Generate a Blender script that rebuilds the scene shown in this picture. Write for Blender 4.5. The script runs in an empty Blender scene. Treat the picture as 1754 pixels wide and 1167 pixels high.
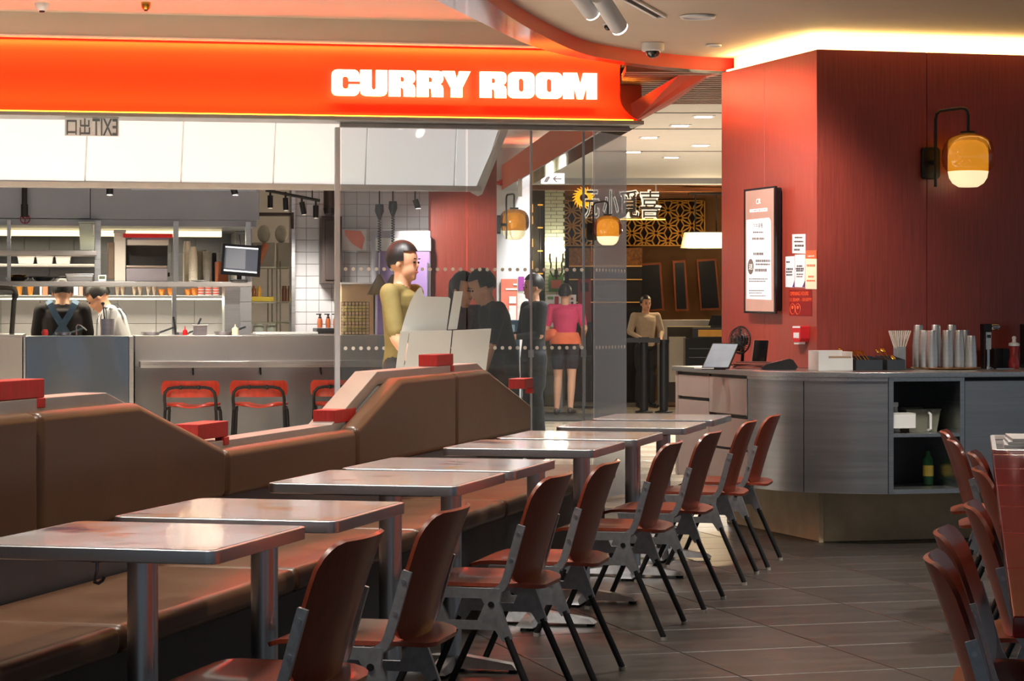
import bpy, bmesh, math, random
from mathutils import Vector, Matrix
random.seed(7)
PI = math.pi
SC = bpy.context.scene
COL = SC.collection

# ---------------------------------------------------------------- camera, world, lights, exposure
F, HY, HC = 4000.0, 536.8, 1.278          # focal length and horizon in photo pixels, eye height in metres
cam_d = bpy.data.cameras.new('camera')
cam_d.sensor_width = 36.0
cam_d.lens = F * 36.0 / 1754.0
cam_d.shift_y = -(583.5 - HY) / 1754.0
cam_d.clip_start, cam_d.clip_end = 0.1, 200
cam = bpy.data.objects.new('camera', cam_d)
COL.objects.link(cam)
cam.location = (0, 0, HC)
cam.rotation_euler = (PI / 2, 0, 0)
SC.camera = cam

world = bpy.data.worlds.new('mall_ambient')
SC.world = world
world.use_nodes = True
bg = world.node_tree.nodes['Background']
bg.inputs[0].default_value = (0.80, 0.90, 1.0, 1)
bg.inputs[1].default_value = 0.22

SC.view_settings.view_transform = 'Standard'
SC.view_settings.look = 'None'
SC.view_settings.exposure = 0.0
SC.view_settings.gamma = 1.0
SC.view_settings.use_curve_mapping = False


def aim(o, target):
    d = Vector(target) - o.location
    o.rotation_euler = d.to_track_quat('-Z', 'Y').to_euler()


def area(name, loc, size, power, col=(1, 1, 1), target=None, sy=None, spread=PI):
    l = bpy.data.lights.new(name, 'AREA')
    l.energy = power
    l.color = col
    l.size = size
    l.spread = spread
    if sy:
        l.shape = 'RECTANGLE'
        l.size_y = sy
    else:
        l.shape = 'DISK'
    o = bpy.data.objects.new(name, l)
    COL.objects.link(o)
    o.location = loc
    if target:
        aim(o, target)
    return o


def spot(name, loc, target, power, angle=60, col=(1, .9, .78), blend=.6, r=.04):
    l = bpy.data.lights.new(name, 'SPOT')
    l.energy = power
    l.color = col
    l.spot_size = math.radians(angle)
    l.spot_blend = blend
    l.shadow_soft_size = r
    o = bpy.data.objects.new(name, l)
    COL.objects.link(o)
    o.location = loc
    aim(o, target)
    return o


WARM = (1, .80, .58)
NEUT = (1, .90, .78)
# dining room ceiling downlights above the top of the picture
for x, y, p in [(-.9, 5.0, 30), (-.2, 7.2, 34), (.1, 9.4, 36), (-1.7, 5.6, 46), (-1.3, 8.0, 46), (-.8, 10.4, 46),
                (1.9, 5.6, 14), (2.2, 7.8, 16), (1.6, 11.0, 62), (2.5, 11.2, 62)]:
    z = 2.895 if x > -.25 else 3.18
    area('dining_downlight_offscreen', (x, y, z), .22, p * .62, NEUT, (x, y, 0), spread=2.0)
# mall ceiling downlights over the walkway, above the top of the picture
for x, y, p in [(-4.4, 11.4, 60), (-3.2, 11.8, 60), (-2.2, 12.4, 60), (-4.2, 13.2, 55), (-3.0, 13.4, 55), (-1.7, 13.5, 50), (-.7, 13.6, 40)]:
    area('mall_downlight_offscreen', (x, y, 3.18), .3, p, (.98, .95, .92), (x, y, 0), spread=1.7)


# ---------------------------------------------------------------- frames
class Fr:
    """A turned plan frame: lx runs to the right, ly away from the viewer."""

    def __init__(s, ox, oy, deg):
        s.o = Vector((ox, oy)); a = math.radians(deg); s.a = a
        s.r = Vector((math.cos(a), math.sin(a))); s.d = Vector((-math.sin(a), math.cos(a)))

    def w(s, lx, ly, z=0):
        p = s.o + s.r * lx + s.d * ly
        return Vector((p.x, p.y, z))

    def at(s, px, py, ly):
        dv = Vector(((px - 877) / F, 1))
        t = (ly + s.o.dot(s.d)) / dv.dot(s.d)
        return Vector(((dv * t - s.o).dot(s.r), ly, HC - (py - HY) / F * t))

    def sc(s, px, ly):
        """metres per pixel there"""
        dv = Vector(((px - 877) / F, 1))
        return (ly + s.o.dot(s.d)) / dv.dot(s.d) / F


def P(px, py, Y):
    return Vector(((px - 877) / F * Y, Y, HC - (py - HY) / F * Y))


# ---------------------------------------------------------------- objects
def put(o, parent=None, label=None, cat=None, group=None, kind=None):
    if o.name not in COL.objects:
        COL.objects.link(o)
    if parent is not None:
        o.parent = parent
    if label: o['label'] = label
    if cat: o['category'] = cat
    if group: o['group'] = group
    if kind: o['kind'] = kind
    return o


def thing(name, label, cat, loc=(0, 0, 0), rot=0, group=None):
    o = bpy.data.objects.new(name, None)
    o.empty_display_size = .1
    put(o, None, label, cat, group)
    o.location = loc
    o.rotation_euler = (0, 0, rot)
    return o


def copy_tree(o, parent=None):
    c = o.copy()
    COL.objects.link(c)
    if parent is not None:
        c.parent = parent
    for ch in list(o.children):
        copy_tree(ch, c)
    return c


I4 = Matrix.Identity(4)


def RX(a): return Matrix.Rotation(math.radians(a), 4, 'X')
def RY(a): return Matrix.Rotation(math.radians(a), 4, 'Y')
def RZ(a): return Matrix.Rotation(math.radians(a), 4, 'Z')
def T(x, y, z): return Matrix.Translation((x, y, z))


class MB:
    """collects shapes into one mesh"""

    def __init__(s):
        s.v = []; s.f = []; s.mi = []; s.cur = 0

    def add(s, verts, faces, m=None):
        b = len(s.v)
        if m is not None:
            verts = [m @ Vector(q) for q in verts]
        s.v += [tuple(q) for q in verts]
        s.f += [tuple(i + b for i in f) for f in faces]
        s.mi += [s.cur] * len(faces)
        return s

    def box(s, x0, x1, y0, y1, z0, z1, m=None):
        v = [(x0, y0, z0), (x1, y0, z0), (x1, y1, z0), (x0, y1, z0), (x0, y0, z1), (x1, y0, z1), (x1, y1, z1), (x0, y1, z1)]
        return s.add(v, [(0, 3, 2, 1), (4, 5, 6, 7), (0, 1, 5, 4), (1, 2, 6, 5), (2, 3, 7, 6), (3, 0, 4, 7)], m)

    def cb(s, c, sz, m=None):
        return s.box(c[0] - sz[0] / 2, c[0] + sz[0] / 2, c[1] - sz[1] / 2, c[1] + sz[1] / 2, c[2] - sz[2] / 2, c[2] + sz[2] / 2, m)

    def tube(s, pts, r, n=10, cap=True, closed=False):
        pts = [Vector(p) for p in pts]
        k = len(pts)
        rs = r if isinstance(r, (list, tuple)) else [r] * k
        ref = None; rings = []
        for i, p in enumerate(pts):
            if closed:
                d = pts[(i + 1) % k] - pts[i - 1]
            else:
                d = pts[min(i + 1, k - 1)] - pts[max(i - 1, 0)]
            d = d.normalized() if d.length > 1e-9 else Vector((0, 0, 1))
            if ref is None:
                ref = Vector((0, 0, 1)) if abs(d.z) < .9 else Vector((1, 0, 0))
            a = (ref - d * ref.dot(d))
            if a.length < 1e-6:
                a = d.orthogonal()
            a.normalize(); b = d.cross(a); ref = a
            rings.append([p + (a * math.cos(2 * PI * j / n) + b * math.sin(2 * PI * j / n)) * rs[i] for j in range(n)])
        v = [q for rg in rings for q in rg]; f = []
        m = k if closed else k - 1
        for i in range(m):
            i2 = (i + 1) % k
            for j in range(n):
                j2 = (j + 1) % n
                f.append((i * n + j, i * n + j2, i2 * n + j2, i2 * n + j))
        if cap and not closed:
            f.append(tuple(range(n - 1, -1, -1)))
            f.append(tuple((k - 1) * n + j for j in range(n)))
        return s.add(v, f)

    def cyl(s, p0, p1, r0, r1=None, n=16, cap=True):
        return s.tube([p0, p1], [r0, r0 if r1 is None else r1], n, cap)

    def lathe(s, prof, n=20, m=None, cap=True):
        """prof: list of (r, z) bottom to top"""
        v = []; f = []
        for r, z in prof:
            for j in range(n):
                a = 2 * PI * j / n
                v.append((r * math.cos(a), r * math.sin(a), z))
        for i in range(len(prof) - 1):
            for j in range(n):
                j2 = (j + 1) % n
                f.append((i * n + j, i * n + j2, (i + 1) * n + j2, (i + 1) * n + j))
        if cap:
            if prof[0][0] > 1e-5: f.append(tuple(range(n - 1, -1, -1)))
            if prof[-1][0] > 1e-5: f.append(tuple((len(prof) - 1) * n + j for j in range(n)))
        return s.add(v, f, m)

    def prism(s, poly, h0, h1, m=None):
        """poly in xy, extruded in z (convex or mildly concave)"""
        n = len(poly)
        v = [(x, y, h0) for x, y in poly] + [(x, y, h1) for x, y in poly]
        f = [tuple(range(n - 1, -1, -1)), tuple(range(n, 2 * n))]
        f += [(i, (i + 1) % n, (i + 1) % n + n, i + n) for i in range(n)]
        return s.add(v, f, m)

    def sphere(s, c, r, nu=14, nv=9, m=None):
        if not isinstance(r, (list, tuple)): r = (r, r, r)
        v = []; f = []
        for i in range(nv + 1):
            t = PI * i / nv
            for j in range(nu):
                a = 2 * PI * j / nu
                v.append((c[0] + r[0] * math.sin(t) * math.cos(a), c[1] + r[1] * math.sin(t) * math.sin(a), c[2] - r[2] * math.cos(t)))
        for i in range(nv):
            for j in range(nu):
                j2 = (j + 1) % nu
                f.append((i * nu + j, i * nu + j2, (i + 1) * nu + j2, (i + 1) * nu + j))
        return s.add(v, f, m)

    def sheet(s, rows, thick):
        """rows: list of lists of points (same length); thickened against the surface normal"""
        nr, nc = len(rows), len(rows[0])
        R = [[Vector(p) for p in r] for r in rows]
        nrm = []
        for i in range(nr):
            q = []
            for j in range(nc):
                a = R[min(i + 1, nr - 1)][j] - R[max(i - 1, 0)][j]
                b = R[i][min(j + 1, nc - 1)] - R[i][max(j - 1, 0)]
                c = a.cross(b)
                q.append(c.normalized() if c.length > 1e-9 else Vector((0, 0, 1)))
            nrm.append(q)
        v = [p for r in R for p in r] + [R[i][j] - nrm[i][j] * thick for i in range(nr) for j in range(nc)]
        o = nr * nc; f = []
        for i in range(nr - 1):
            for j in range(nc - 1):
                a, b, c, d = i * nc + j, i * nc + j + 1, (i + 1) * nc + j + 1, (i + 1) * nc + j
                f.append((a, d, c, b)); f.append((a + o, b + o, c + o, d + o))
        for i in range(nr - 1):
            a, d = i * nc, (i + 1) * nc
            f.append((a, a + o, d + o, d))
            a, d = i * nc + nc - 1, (i + 1) * nc + nc - 1
            f.append((a, d, d + o, a + o))
        for j in range(nc - 1):
            f.append((j, j + 1, j + 1 + o, j + o))
            a = (nr - 1) * nc + j
            f.append((a, a + o, a + 1 + o, a + 1))
        return s.add(v, f)

    def mesh(s, name, mats, bevel=0, seg=2, smooth=None, merge=False):
        me = bpy.data.meshes.new(name)
        me.from_pydata(s.v, [], s.f)
        if not isinstance(mats, (list, tuple)): mats = [mats]
        for m in mats: me.materials.append(m)
        if len(mats) > 1:
            me.polygons.foreach_set('material_index', s.mi)
        bm = bmesh.new(); bm.from_mesh(me)
        if merge: bmesh.ops.remove_doubles(bm, verts=bm.verts, dist=1e-5)
        bmesh.ops.recalc_face_normals(bm, faces=bm.faces)
        if bevel:
            ed = [e for e in bm.edges if len(e.link_faces) == 2 and e.calc_face_angle(0) > .7]
            bmesh.ops.bevel(bm, geom=ed, offset=bevel, segments=seg, affect='EDGES', profile=.5, clamp_overlap=True)
        if smooth is None: smooth = True
        for fc in bm.faces: fc.smooth = smooth
        if smooth:
            for e in bm.edges:
                if len(e.link_faces) == 2 and e.calc_face_angle(0) > (.62 if not bevel else 1.2): e.smooth = False
        vn = None
        if bevel:      # area-weighted vertex normals keep the flat faces flat
            vn = []
            for q in bm.verts:
                t = Vector()
                for fc in q.link_faces: t += fc.normal * fc.calc_area()
                vn.append(t.normalized() if t.length > 0 else Vector((0, 0, 1)))
            for e in bm.edges: e.smooth = True
        bm.to_mesh(me); bm.free()
        if vn and smooth: me.normals_split_custom_set_from_vertices(vn)
        return me

    def build(s, name, mats, parent=None, bevel=0, seg=2, smooth=None, merge=False, loc=None, rot=None, **kw):
        o = bpy.data.objects.new(name, s.mesh(name, mats, bevel, seg, smooth, merge))
        put(o, parent, **kw)
        if loc is not None: o.location = loc
        if rot is not None: o.rotation_euler = (0, 0, rot) if not isinstance(rot, (tuple, list)) else rot
        return o


def curve_mesh(splines, depth, m=None):
    """flat closed outlines (holes allowed) in xy -> extruded verts, faces"""
    cu = bpy.data.curves.new('tmp', 'CURVE')
    cu.dimensions = '2D'; cu.fill_mode = 'BOTH'; cu.extrude = depth / 2
    for sp in splines:
        k = cu.splines.new('POLY'); k.points.add(len(sp) - 1)
        for i, (x, y) in enumerate(sp): k.points[i].co = (x, y, 0, 1)
        k.use_cyclic_u = True
    return _eval(cu, m)


def text_mesh(body, size, depth=.001, align='CENTER', bold=0, m=None, spacing=1.0, width=None):
    cu = bpy.data.curves.new('tmp', 'FONT')
    cu.body = body; cu.size = size; cu.extrude = depth / 2; cu.align_x = align; cu.align_y = 'CENTER'
    cu.offset = bold; cu.space_character = spacing; cu.resolution_u = 3
    v, f = _eval(cu, None)
    if width and v:
        xs = [p[0] for p in v]; k = width / max(1e-6, max(xs) - min(xs))
        v = [(p[0] * k, p[1], p[2]) for p in v]
    if m is not None: v = [tuple(m @ Vector(p)) for p in v]
    return v, f


def _eval(cu, m):
    o = bpy.data.objects.new('tmp', cu)
    COL.objects.link(o)
    dg = bpy.context.evaluated_depsgraph_get()
    me = bpy.data.meshes.new_from_object(o.evaluated_get(dg))
    v = [tuple(q.co) for q in me.vertices]; f = [tuple(p.vertices) for p in me.polygons]
    bpy.data.objects.remove(o); bpy.data.curves.remove(cu); bpy.data.meshes.remove(me)
    if m is not None: v = [tuple(m @ Vector(p)) for p in v]
    return v, f


def rrect(x0, y0, x1, y1, r, n=5):
    out = []
    for cx, cy, a0 in ((x1 - r, y0 + r, -90), (x1 - r, y1 - r, 0), (x0 + r, y1 - r, 90), (x0 + r, y0 + r, 180)):
        for i in range(n + 1):
            a = math.radians(a0 + 90 * i / n)
            out.append((cx + r * math.cos(a), cy + r * math.sin(a)))
    return out


def offset_path(path, w):
    """2D path with width -> closed polygon"""
    L, R = [], []
    n = len(path)
    for i in range(n):
        a = Vector(path[max(i - 1, 0)]); b = Vector(path[min(i + 1, n - 1)])
        d = (b - a).normalized(); nn = Vector((-d.y, d.x)) * (w / 2)
        p = Vector(path[i])
        L.append(tuple(p + nn)); R.append(tuple(p - nn))
    return L + R[::-1]


YZ = Matrix(((0, 0, 1, 0), (1, 0, 0, 0), (0, 1, 0, 0), (0, 0, 0, 1)))     # (x,y,z)->(z,x,y): draws xy outlines in the yz plane
XZ = Matrix(((1, 0, 0, 0), (0, 0, -1, 0), (0, 1, 0, 0), (0, 0, 0, 1)))    # draws xy outlines upright, facing -y


# ---------------------------------------------------------------- materials
def s2l(c):
    return tuple(((q / 255) / 12.92 if q / 255 <= .04045 else ((q / 255 + .055) / 1.055) ** 2.4) for q in c)


MATS = {}


def mat(name, rgb, rough=.5, metal=0, var=.0, scale=8, stretch=(1, 1, 1), bump=0, coat=0, emit=0, emit_rgb=None, spec=None, rvar=0, trans=0, ior=1.45, alpha=1, rgb2=None, coat_rough=.08):
    if name in MATS: return MATS[name]
    m = bpy.data.materials.new(name); m.use_nodes = True
    nt = m.node_tree; N = nt.nodes; L = nt.links; b = N['Principled BSDF']
    c = s2l(rgb)
    b.inputs['Base Color'].default_value = (*c, 1)
    b.inputs['Roughness'].default_value = rough
    b.inputs['Metallic'].default_value = metal
    if coat: b.inputs['Coat Weight'].default_value = coat; b.inputs['Coat Roughness'].default_value = coat_rough
    if spec is not None: b.inputs['Specular IOR Level'].default_value = spec
    if trans: b.inputs['Transmission Weight'].default_value = trans; b.inputs['IOR'].default_value = ior
    if alpha < 1: b.inputs['Alpha'].default_value = alpha
    if emit:
        b.inputs['Emission Color'].default_value = (*s2l(emit_rgb or rgb), 1)
        b.inputs['Emission Strength'].default_value = emit
    if var or bump or rvar:
        tc = N.new('ShaderNodeTexCoord'); mp = N.new('ShaderNodeMapping')
        mp.inputs['Scale'].default_value = stretch
        nz = N.new('ShaderNodeTexNoise'); nz.inputs['Scale'].default_value = scale
        nz.inputs['Detail'].default_value = 5; nz.inputs['Roughness'].default_value = .6
        L.new(tc.outputs['Object'], mp.inputs[0]); L.new(mp.outputs[0], nz.inputs['Vector'])
        if var:
            mr = N.new('ShaderNodeMix'); mr.data_type = 'RGBA'
            d = s2l(rgb2) if rgb2 else tuple(q * (1 - var) for q in c)
            e = c if rgb2 else tuple(min(1, q * (1 + var)) for q in c)
            mr.inputs[6].default_value = (*d, 1); mr.inputs[7].default_value = (*e, 1)
            cr = N.new('ShaderNodeMapRange'); cr.inputs[1].default_value = .3; cr.inputs[2].default_value = .7
            L.new(nz.outputs[0], cr.inputs[0]); L.new(cr.outputs[0], mr.inputs[0]); L.new(mr.outputs[2], b.inputs['Base Color'])
        if rvar:
            r2 = N.new('ShaderNodeMapRange'); r2.inputs[3].default_value = max(0, rough - rvar); r2.inputs[4].default_value = rough + rvar
            L.new(nz.outputs[0], r2.inputs[0]); L.new(r2.outputs[0], b.inputs['Roughness'])
        if bump:
            bp = N.new('ShaderNodeBump'); bp.inputs['Strength'].default_value = bump; bp.inputs['Distance'].default_value = .004
            L.new(nz.outputs[0], bp.inputs['Height']); L.new(bp.outputs[0], b.inputs['Normal'])
    MATS[name] = m
    return m


def glassy(name, rgb, tint=.12, refl=.35, rough=.02):
    """thin clear pane: mostly see-through, with a Fresnel reflection and a slight tint"""
    if name in MATS: return MATS[name]
    m = bpy.data.materials.new(name); m.use_nodes = True
    nt = m.node_tree; N = nt.nodes; L = nt.links
    for q in list(N): N.remove(q)
    out = N.new('ShaderNodeOutputMaterial'); tr = N.new('ShaderNodeBsdfTransparent'); gl = N.new('ShaderNodeBsdfGlossy'); df = N.new('ShaderNodeBsdfDiffuse'); tl_ = N.new('ShaderNodeBsdfTranslucent'); m0 = N.new('ShaderNodeMixShader')
    fr = N.new('ShaderNodeFresnel'); fr.inputs[0].default_value = 1.5
    mu = N.new('ShaderNodeMath'); mu.operation = 'MULTIPLY_ADD'; mu.inputs[1].default_value = refl * 2; mu.inputs[2].default_value = refl * .12
    L.new(fr.outputs[0], mu.inputs[0])
    gl.inputs['Roughness'].default_value = rough
    c = s2l(rgb)
    tr.inputs[0].default_value = tuple(1 - (1 - q) * .25 for q in c) + (1,)
    df.inputs[0].default_value = (*c, 1)
    m1 = N.new('ShaderNodeMixShader'); m1.inputs[0].default_value = tint
    tl_.inputs[0].default_value = (*c, 1)
    L.new(df.outputs[0], m0.inputs[1]); L.new(tl_.outputs[0], m0.inputs[2])
    L.new(tr.outputs[0], m1.inputs[1]); L.new(m0.outputs[0], m1.inputs[2])
    m2 = N.new('ShaderNodeMixShader')
    L.new(mu.outputs[0], m2.inputs[0]); L.new(m1.outputs[0], m2.inputs[1]); L.new(gl.outputs[0], m2.inputs[2])
    L.new(m2.outputs[0], out.inputs[0])
    MATS[name] = m
    return m


steel = mat('brushed_steel', (200, 204, 208), .30, 1, var=.12, scale=3, stretch=(1, 1, 60), rvar=.08)
steel_h = mat('brushed_steel_sideways', (206, 208, 210), .30, 1, var=.12, scale=3, stretch=(1, 60, 60), rvar=.08)
steel_dark = mat('dark_steel', (112, 118, 126), .32, 1, var=.15, scale=3, stretch=(1, 1, 40), rvar=.08)
mirror = mat('mirror_steel', (190, 190, 192), .10, 1, var=.05, scale=3, rvar=.04)
alu = mat('cast_aluminium', (186, 190, 196), .38, .85, var=.15, scale=40, rvar=.1, bump=.05)
black = mat('black_powder_coat', (22, 22, 24), .42, 0, var=.2, scale=60)
blackg = mat('black_gloss_plastic', (14, 14, 16), .22, 0, var=.2, scale=30)
rubber = mat('black_rubber', (20, 20, 20), .7, 0, var=.2, scale=40)
white = mat('white_paint', (226, 224, 220), .55, 0, var=.03, scale=6)
whiteg = mat('white_gloss_plastic', (228, 230, 230), .3, 0, var=.03, scale=6)
ply = mat('chair_plywood', (118, 49, 29), .36, 0, var=.22, scale=5, stretch=(14, 14, 1.2), coat=.25, rvar=.06)
redwood = mat('red_stained_veneer', (148, 60, 48), .32, 0, var=.28, scale=4, stretch=(30, 30, .8), rvar=.08, coat=.7, coat_rough=.34)
redblock = mat('red_stained_block', (168, 34, 30), .45, 0, var=.2, scale=10, stretch=(12, 12, 1.5))
leather = mat('brown_leatherette', (82, 56, 38), .34, 0, var=.12, scale=5, rvar=.08, bump=.12)
seatleather = leather
darkbase = mat('dark_plinth_panel', (40, 42, 48), .45, .2, var=.2, scale=4)
paper = mat('white_paper', (232, 230, 226), .7, 0, var=.03, scale=10)
ink = mat('black_ink', (30, 28, 30), .7, 0, var=.1, scale=10)
gold = mat('brass', (214, 160, 70), .25, 1, var=.1, scale=10)

# ================================================================ THE SETTING
def crom(pts, k=6):
    out = []
    n = len(pts)
    for i in range(n - 1):
        p0, p1, p2, p3 = (Vector(pts[max(i - 1, 0)]), Vector(pts[i]), Vector(pts[i + 1]), Vector(pts[min(i + 2, n - 1)]))
        for j in range(k):
            t = j / k
            out.append(tuple(.5 * ((2 * p1) + (p2 - p0) * t + (2 * p0 - 5 * p1 + 4 * p2 - p3) * t * t + (3 * p1 - p0 - 3 * p2 + p3) * t ** 3)))
    out.append(tuple(pts[-1]))
    return out


K = Fr(0, 15.72, 10.5)            # shopfront frame: ly = 0 is the glass line
R = Fr(0, 0, -13.72)              # table row and bench frame
TF = Fr(0, 0, 16.2)               # floor tiles
CF = Fr(1.762, 13.5, 14.0)        # column / service counter front

grout = mat('tile_grout', (78, 72, 66), .8, 0, var=.2, scale=20)
tile_m = mat('dark_floor_tile', (47, 43, 41), .34, 0, var=.3, scale=2.2, stretch=(.6, 5, 1), rvar=.1, bump=.04)
# per-tile tone
nt = tile_m.node_tree
oi = nt.nodes.new('ShaderNodeObjectInfo'); hs = nt.nodes.new('ShaderNodeHueSaturation'); mr_ = nt.nodes.new('ShaderNodeMapRange')
mr_.inputs[3].default_value = .75; mr_.inputs[4].default_value = 1.25
b_ = nt.nodes['Principled BSDF']; src = b_.inputs['Base Color'].links[0].from_socket
nt.links.new(oi.outputs['Random'], mr_.inputs[0]); nt.links.new(mr_.outputs[0], hs.inputs['Value'])
nt.links.new(src, hs.inputs['Color']); nt.links.new(hs.outputs[0], b_.inputs['Base Color'])

fa, fb, fc = R.w(-3.17, -3), R.w(-3.17, 15.2), R.w(6, -3)
v, f = curve_mesh([[(fa.x, fa.y), (fb.x, fb.y), (fb.x, 15.35), (9, 15.35), (9, -4)]], .096, T(0, 0, -.052))
fl = MB().add(v, f).build('floor', grout, smooth=False, kind='structure')
fl['label'] = 'dark grey square floor tiles of the dining room'
tme = MB().box(-.297, .297, -.297, .297, -.012, 0).mesh('tile', tile_m, bevel=.002, seg=1)
rest = MB(); cand = []
for i in range(-20, 30):
    for j in range(-2, 40):
        lx, ly = 3.665 + (i + .5) * .6, 8.866 + (j - 16 + .5) * .6
        w = TF.w(lx, ly)
        if w.y > 15.0 or w.y < 1 or abs(w.x) > 6 or w.xy.dot(R.r) < -2.7: continue
        px, py = 877 + F * w.x / max(w.y, .1), HY + F * HC / max(w.y, .1)
        vis = -250 < px < 2000 and py < 1420
        cand.append((not vis, w.y, w))
cand.sort(key=lambda q: (q[0], q[1]))
for k, (nv, _, w) in enumerate(cand):
    if k < 290 and not nv:
        o = bpy.data.objects.new('tile', tme); put(o, fl); o.location = w; o.rotation_euler = (0, 0, TF.a)
    else:
        rest.box(-.297, .297, -.297, .297, -.012, 0, T(*w) @ Matrix.Rotation(TF.a, 4, 'Z'))
if rest.v: rest.build('tile_field', tile_m, fl, kind='stuff', smooth=False)

mall_m = mat('polished_mall_stone', (186, 172, 150), .16, 0, var=.14, scale=1.5, rvar=.05)
mf = MB()
mf.box(-14, 16, -4, 48, -.12, -.006)
mf.build('floor_mall', mall_m, smooth=False, kind='structure')
mt_ = MB().box(-.397, .397, -.397, .397, -.01, 0).mesh('tile', mall_m, bevel=.002, seg=1)
MF = bpy.data.objects['floor_mall']
n_ = 0
for j in range(0, 26):
    for i in range(-4, 8):
        w = Vector((.4 + i * .8, 15.8 + j * .8, 0))
        px = 877 + F * w.x / w.y
        if not (830 < px < 1280) or w.y > 31: continue
        o = bpy.data.objects.new('tile', mt_); put(o, MF); o.location = w
# ribbed entrance mat in the corridor
ribm = mat('entrance_mat_rib', (70, 68, 64), .8, 0, var=.2, scale=30)
matp = thing('entrance_mat', 'dark ribbed entrance mat lying on the pale corridor floor', 'mat', (.62, 28.5, 0))
m = MB()
for k in range(14): m.box(-.62, .62, -.9 + k * .13, -.9 + k * .13 + .07, .012, .02)
m.build('rib', ribm, matp, kind='stuff')
MB().box(-.65, .65, -.95, .95, .0, .012).build('backing', rubber, matp)

# ceilings
ceil_m = mat('ceiling_paint', (196, 184, 170), .7, 0, var=.05, scale=1.2)
ceil_w = mat('corridor_ceiling_paint', (222, 220, 216), .7, 0, var=.03, scale=1.2)
ZD = 2.906
inner = crom([(-.42, -3), (-.42, 4), (-.38, 8), (-.33, 9.4), (-.26, 10.4), (-.15, 11.3), (-.015, 12.13), (.162, 12.95), (.412, 13.86), (.669, 14.32), (1.0, 14.67), (1.337, 14.88), (1.75, 15.0)])
outer = crom([(-.74, -3), (-.74, 4), (-.69, 8), (-.63, 9.6), (-.53, 10.7), (-.379, 11.49), (-.164, 12.39), (.053, 13.27), (.296, 13.93), (.677, 14.5), (1.017, 14.88), (1.36, 15.08), (1.75, 15.2)])
v, f = curve_mesh([inner + [(8, 15.0), (8, -3)]], .06, T(0, 0, ZD + .03))
o = MB().add(v, f).build('ceiling', ceil_m, smooth=False, kind='structure')
o['label'] = 'low beige ceiling over the dining room with a curved edge'
redband = mat('red_band_paint', (196, 36, 30), .45, 0, var=.06, scale=3)
mb1, mb2 = MB(), MB()
ni = len(inner)
mb1.add([(x, y, ZD) for x, y in inner] + [(x, y, 2.822) for x, y in inner], [(i, i + 1, ni + i + 1, ni + i) for i in range(ni - 1)])
mb2.add([(x, y, 2.822) for x, y in inner] + [(x, y, 2.822) for x, y in outer] + [(x, y, 3.25) for x, y in outer],
        [(i, i + 1, ni + i + 1, ni + i) for i in range(ni - 1)] + [(ni + i, ni + i + 1, 2 * ni + i + 1, 2 * ni + i) for i in range(ni - 1)])
tr = MB().box(-9, 1.9, -3, 16.1, 3.19, 3.25).build('ceiling_mall', ceil_m, smooth=False, kind='structure')
tr['label'] = 'beige mall ceiling in front of the orange shop sign'
t1 = mb1.build('trim_1', redband, kind='structure'); t1['label'] = 'curved red band under the low ceiling edge'
t2 = mb2.build('trim_2', mirror, kind='structure'); t2['label'] = 'curved mirror steel lip below the red band'

o = MB().box(-14, 14, 16.1, 30.6, 3.05, 3.12).build('ceiling_corridor', ceil_w, smooth=False, kind='structure')
o['label'] = 'white corridor ceiling behind the shopfront'
j = MB()
for y in (18.9, 20.6, 22.4, 25.5): j.box(.6, 4, y, y + .03, 3.044, 3.051)
j.build('joint', mat('ceiling_joint', (120, 118, 114), .8, var=.05), o)

# column clad in red veneer, with a light cove at its head
def cfw(t, s, z):   # t along the left face (away), s along the front face (right)
    a18 = math.radians(18)
    p = CF.o + Vector((-math.sin(a18), math.cos(a18))) * t + CF.r * s
    return Vector((p.x, p.y, z))


core_m = mat('cove_white_paint', (236, 234, 228), .6, 0, var=.03, scale=3)
ins = .07
c0 = cfw(ins, ins, 0); cL = cfw(1.396, ins * 1.2, 0); cR = cfw(ins, 4.2, 0); cB = cfw(1.396, 4.2, 0)
core = MB().prism([(c0.x, c0.y), (cR.x, cR.y), (cB.x, cB.y), (cL.x, cL.y)], .957, ZD + .01).build('wall_right', core_m, smooth=False, kind='structure')
core['label'] = 'square column clad in red stained wood veneer'


def panel(name, p0, p1, z0, z1, th, m, parent, inward=1, bevel=.002):
    d = (p1 - p0); L_ = Vector((d.x, d.y)).length
    mb = MB().box(0, L_, 0, th, z0, z1)
    o = mb.build(name, m, parent, bevel=bevel, seg=1)
    o.location = (p0.x, p0.y, 0); o.rotation_euler = (0, 0, math.atan2(d.y, d.x))
    return o


for a, b in ((1.396, .735), (.733, 0.0)):
    panel('panel', cfw(a, 0, 0), cfw(b, 0, 0), .957, 2.805, .06, redwood, core)
for a, b in ((.003, .685), (.688, 1.37), (1.373, 2.06), (2.063, 2.75), (2.753, 4.1)):
    panel('panel', cfw(0, a, 0), cfw(0, b, 0), .957, 2.805, .06, redwood, core)
led_y = mat('cove_led_strip', (255, 214, 120), .5, emit=26, emit_rgb=(255, 205, 110))
p_a, p_b, p_c = cfw(1.37, .03, 2.812), cfw(.03, .03, 2.812), cfw(.03, 4.0, 2.812)
cove = thing('cove_light', 'warm yellow light strip hidden on top of the red column cladding', 'light strip', (0, 0, 0))
for a, b in ((p_a, p_b), (p_b, p_c)):
    d = b - a
    o = MB().box(0, d.length, -.008, .008, 0, .008).build('led_strip', led_y, cove)
    o.location = a; o.rotation_euler = (0, 0, math.atan2(d.y, d.x))
    mid = (a + b) / 2
    l = area('cove_beam', mid + Vector((0, 0, .012)), d.length, 2.7 * d.length, (1, .74, .30), sy=.02)
    l.rotation_euler = (PI, 0, math.atan2(d.y, d.x)); l.parent = cove

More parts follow.
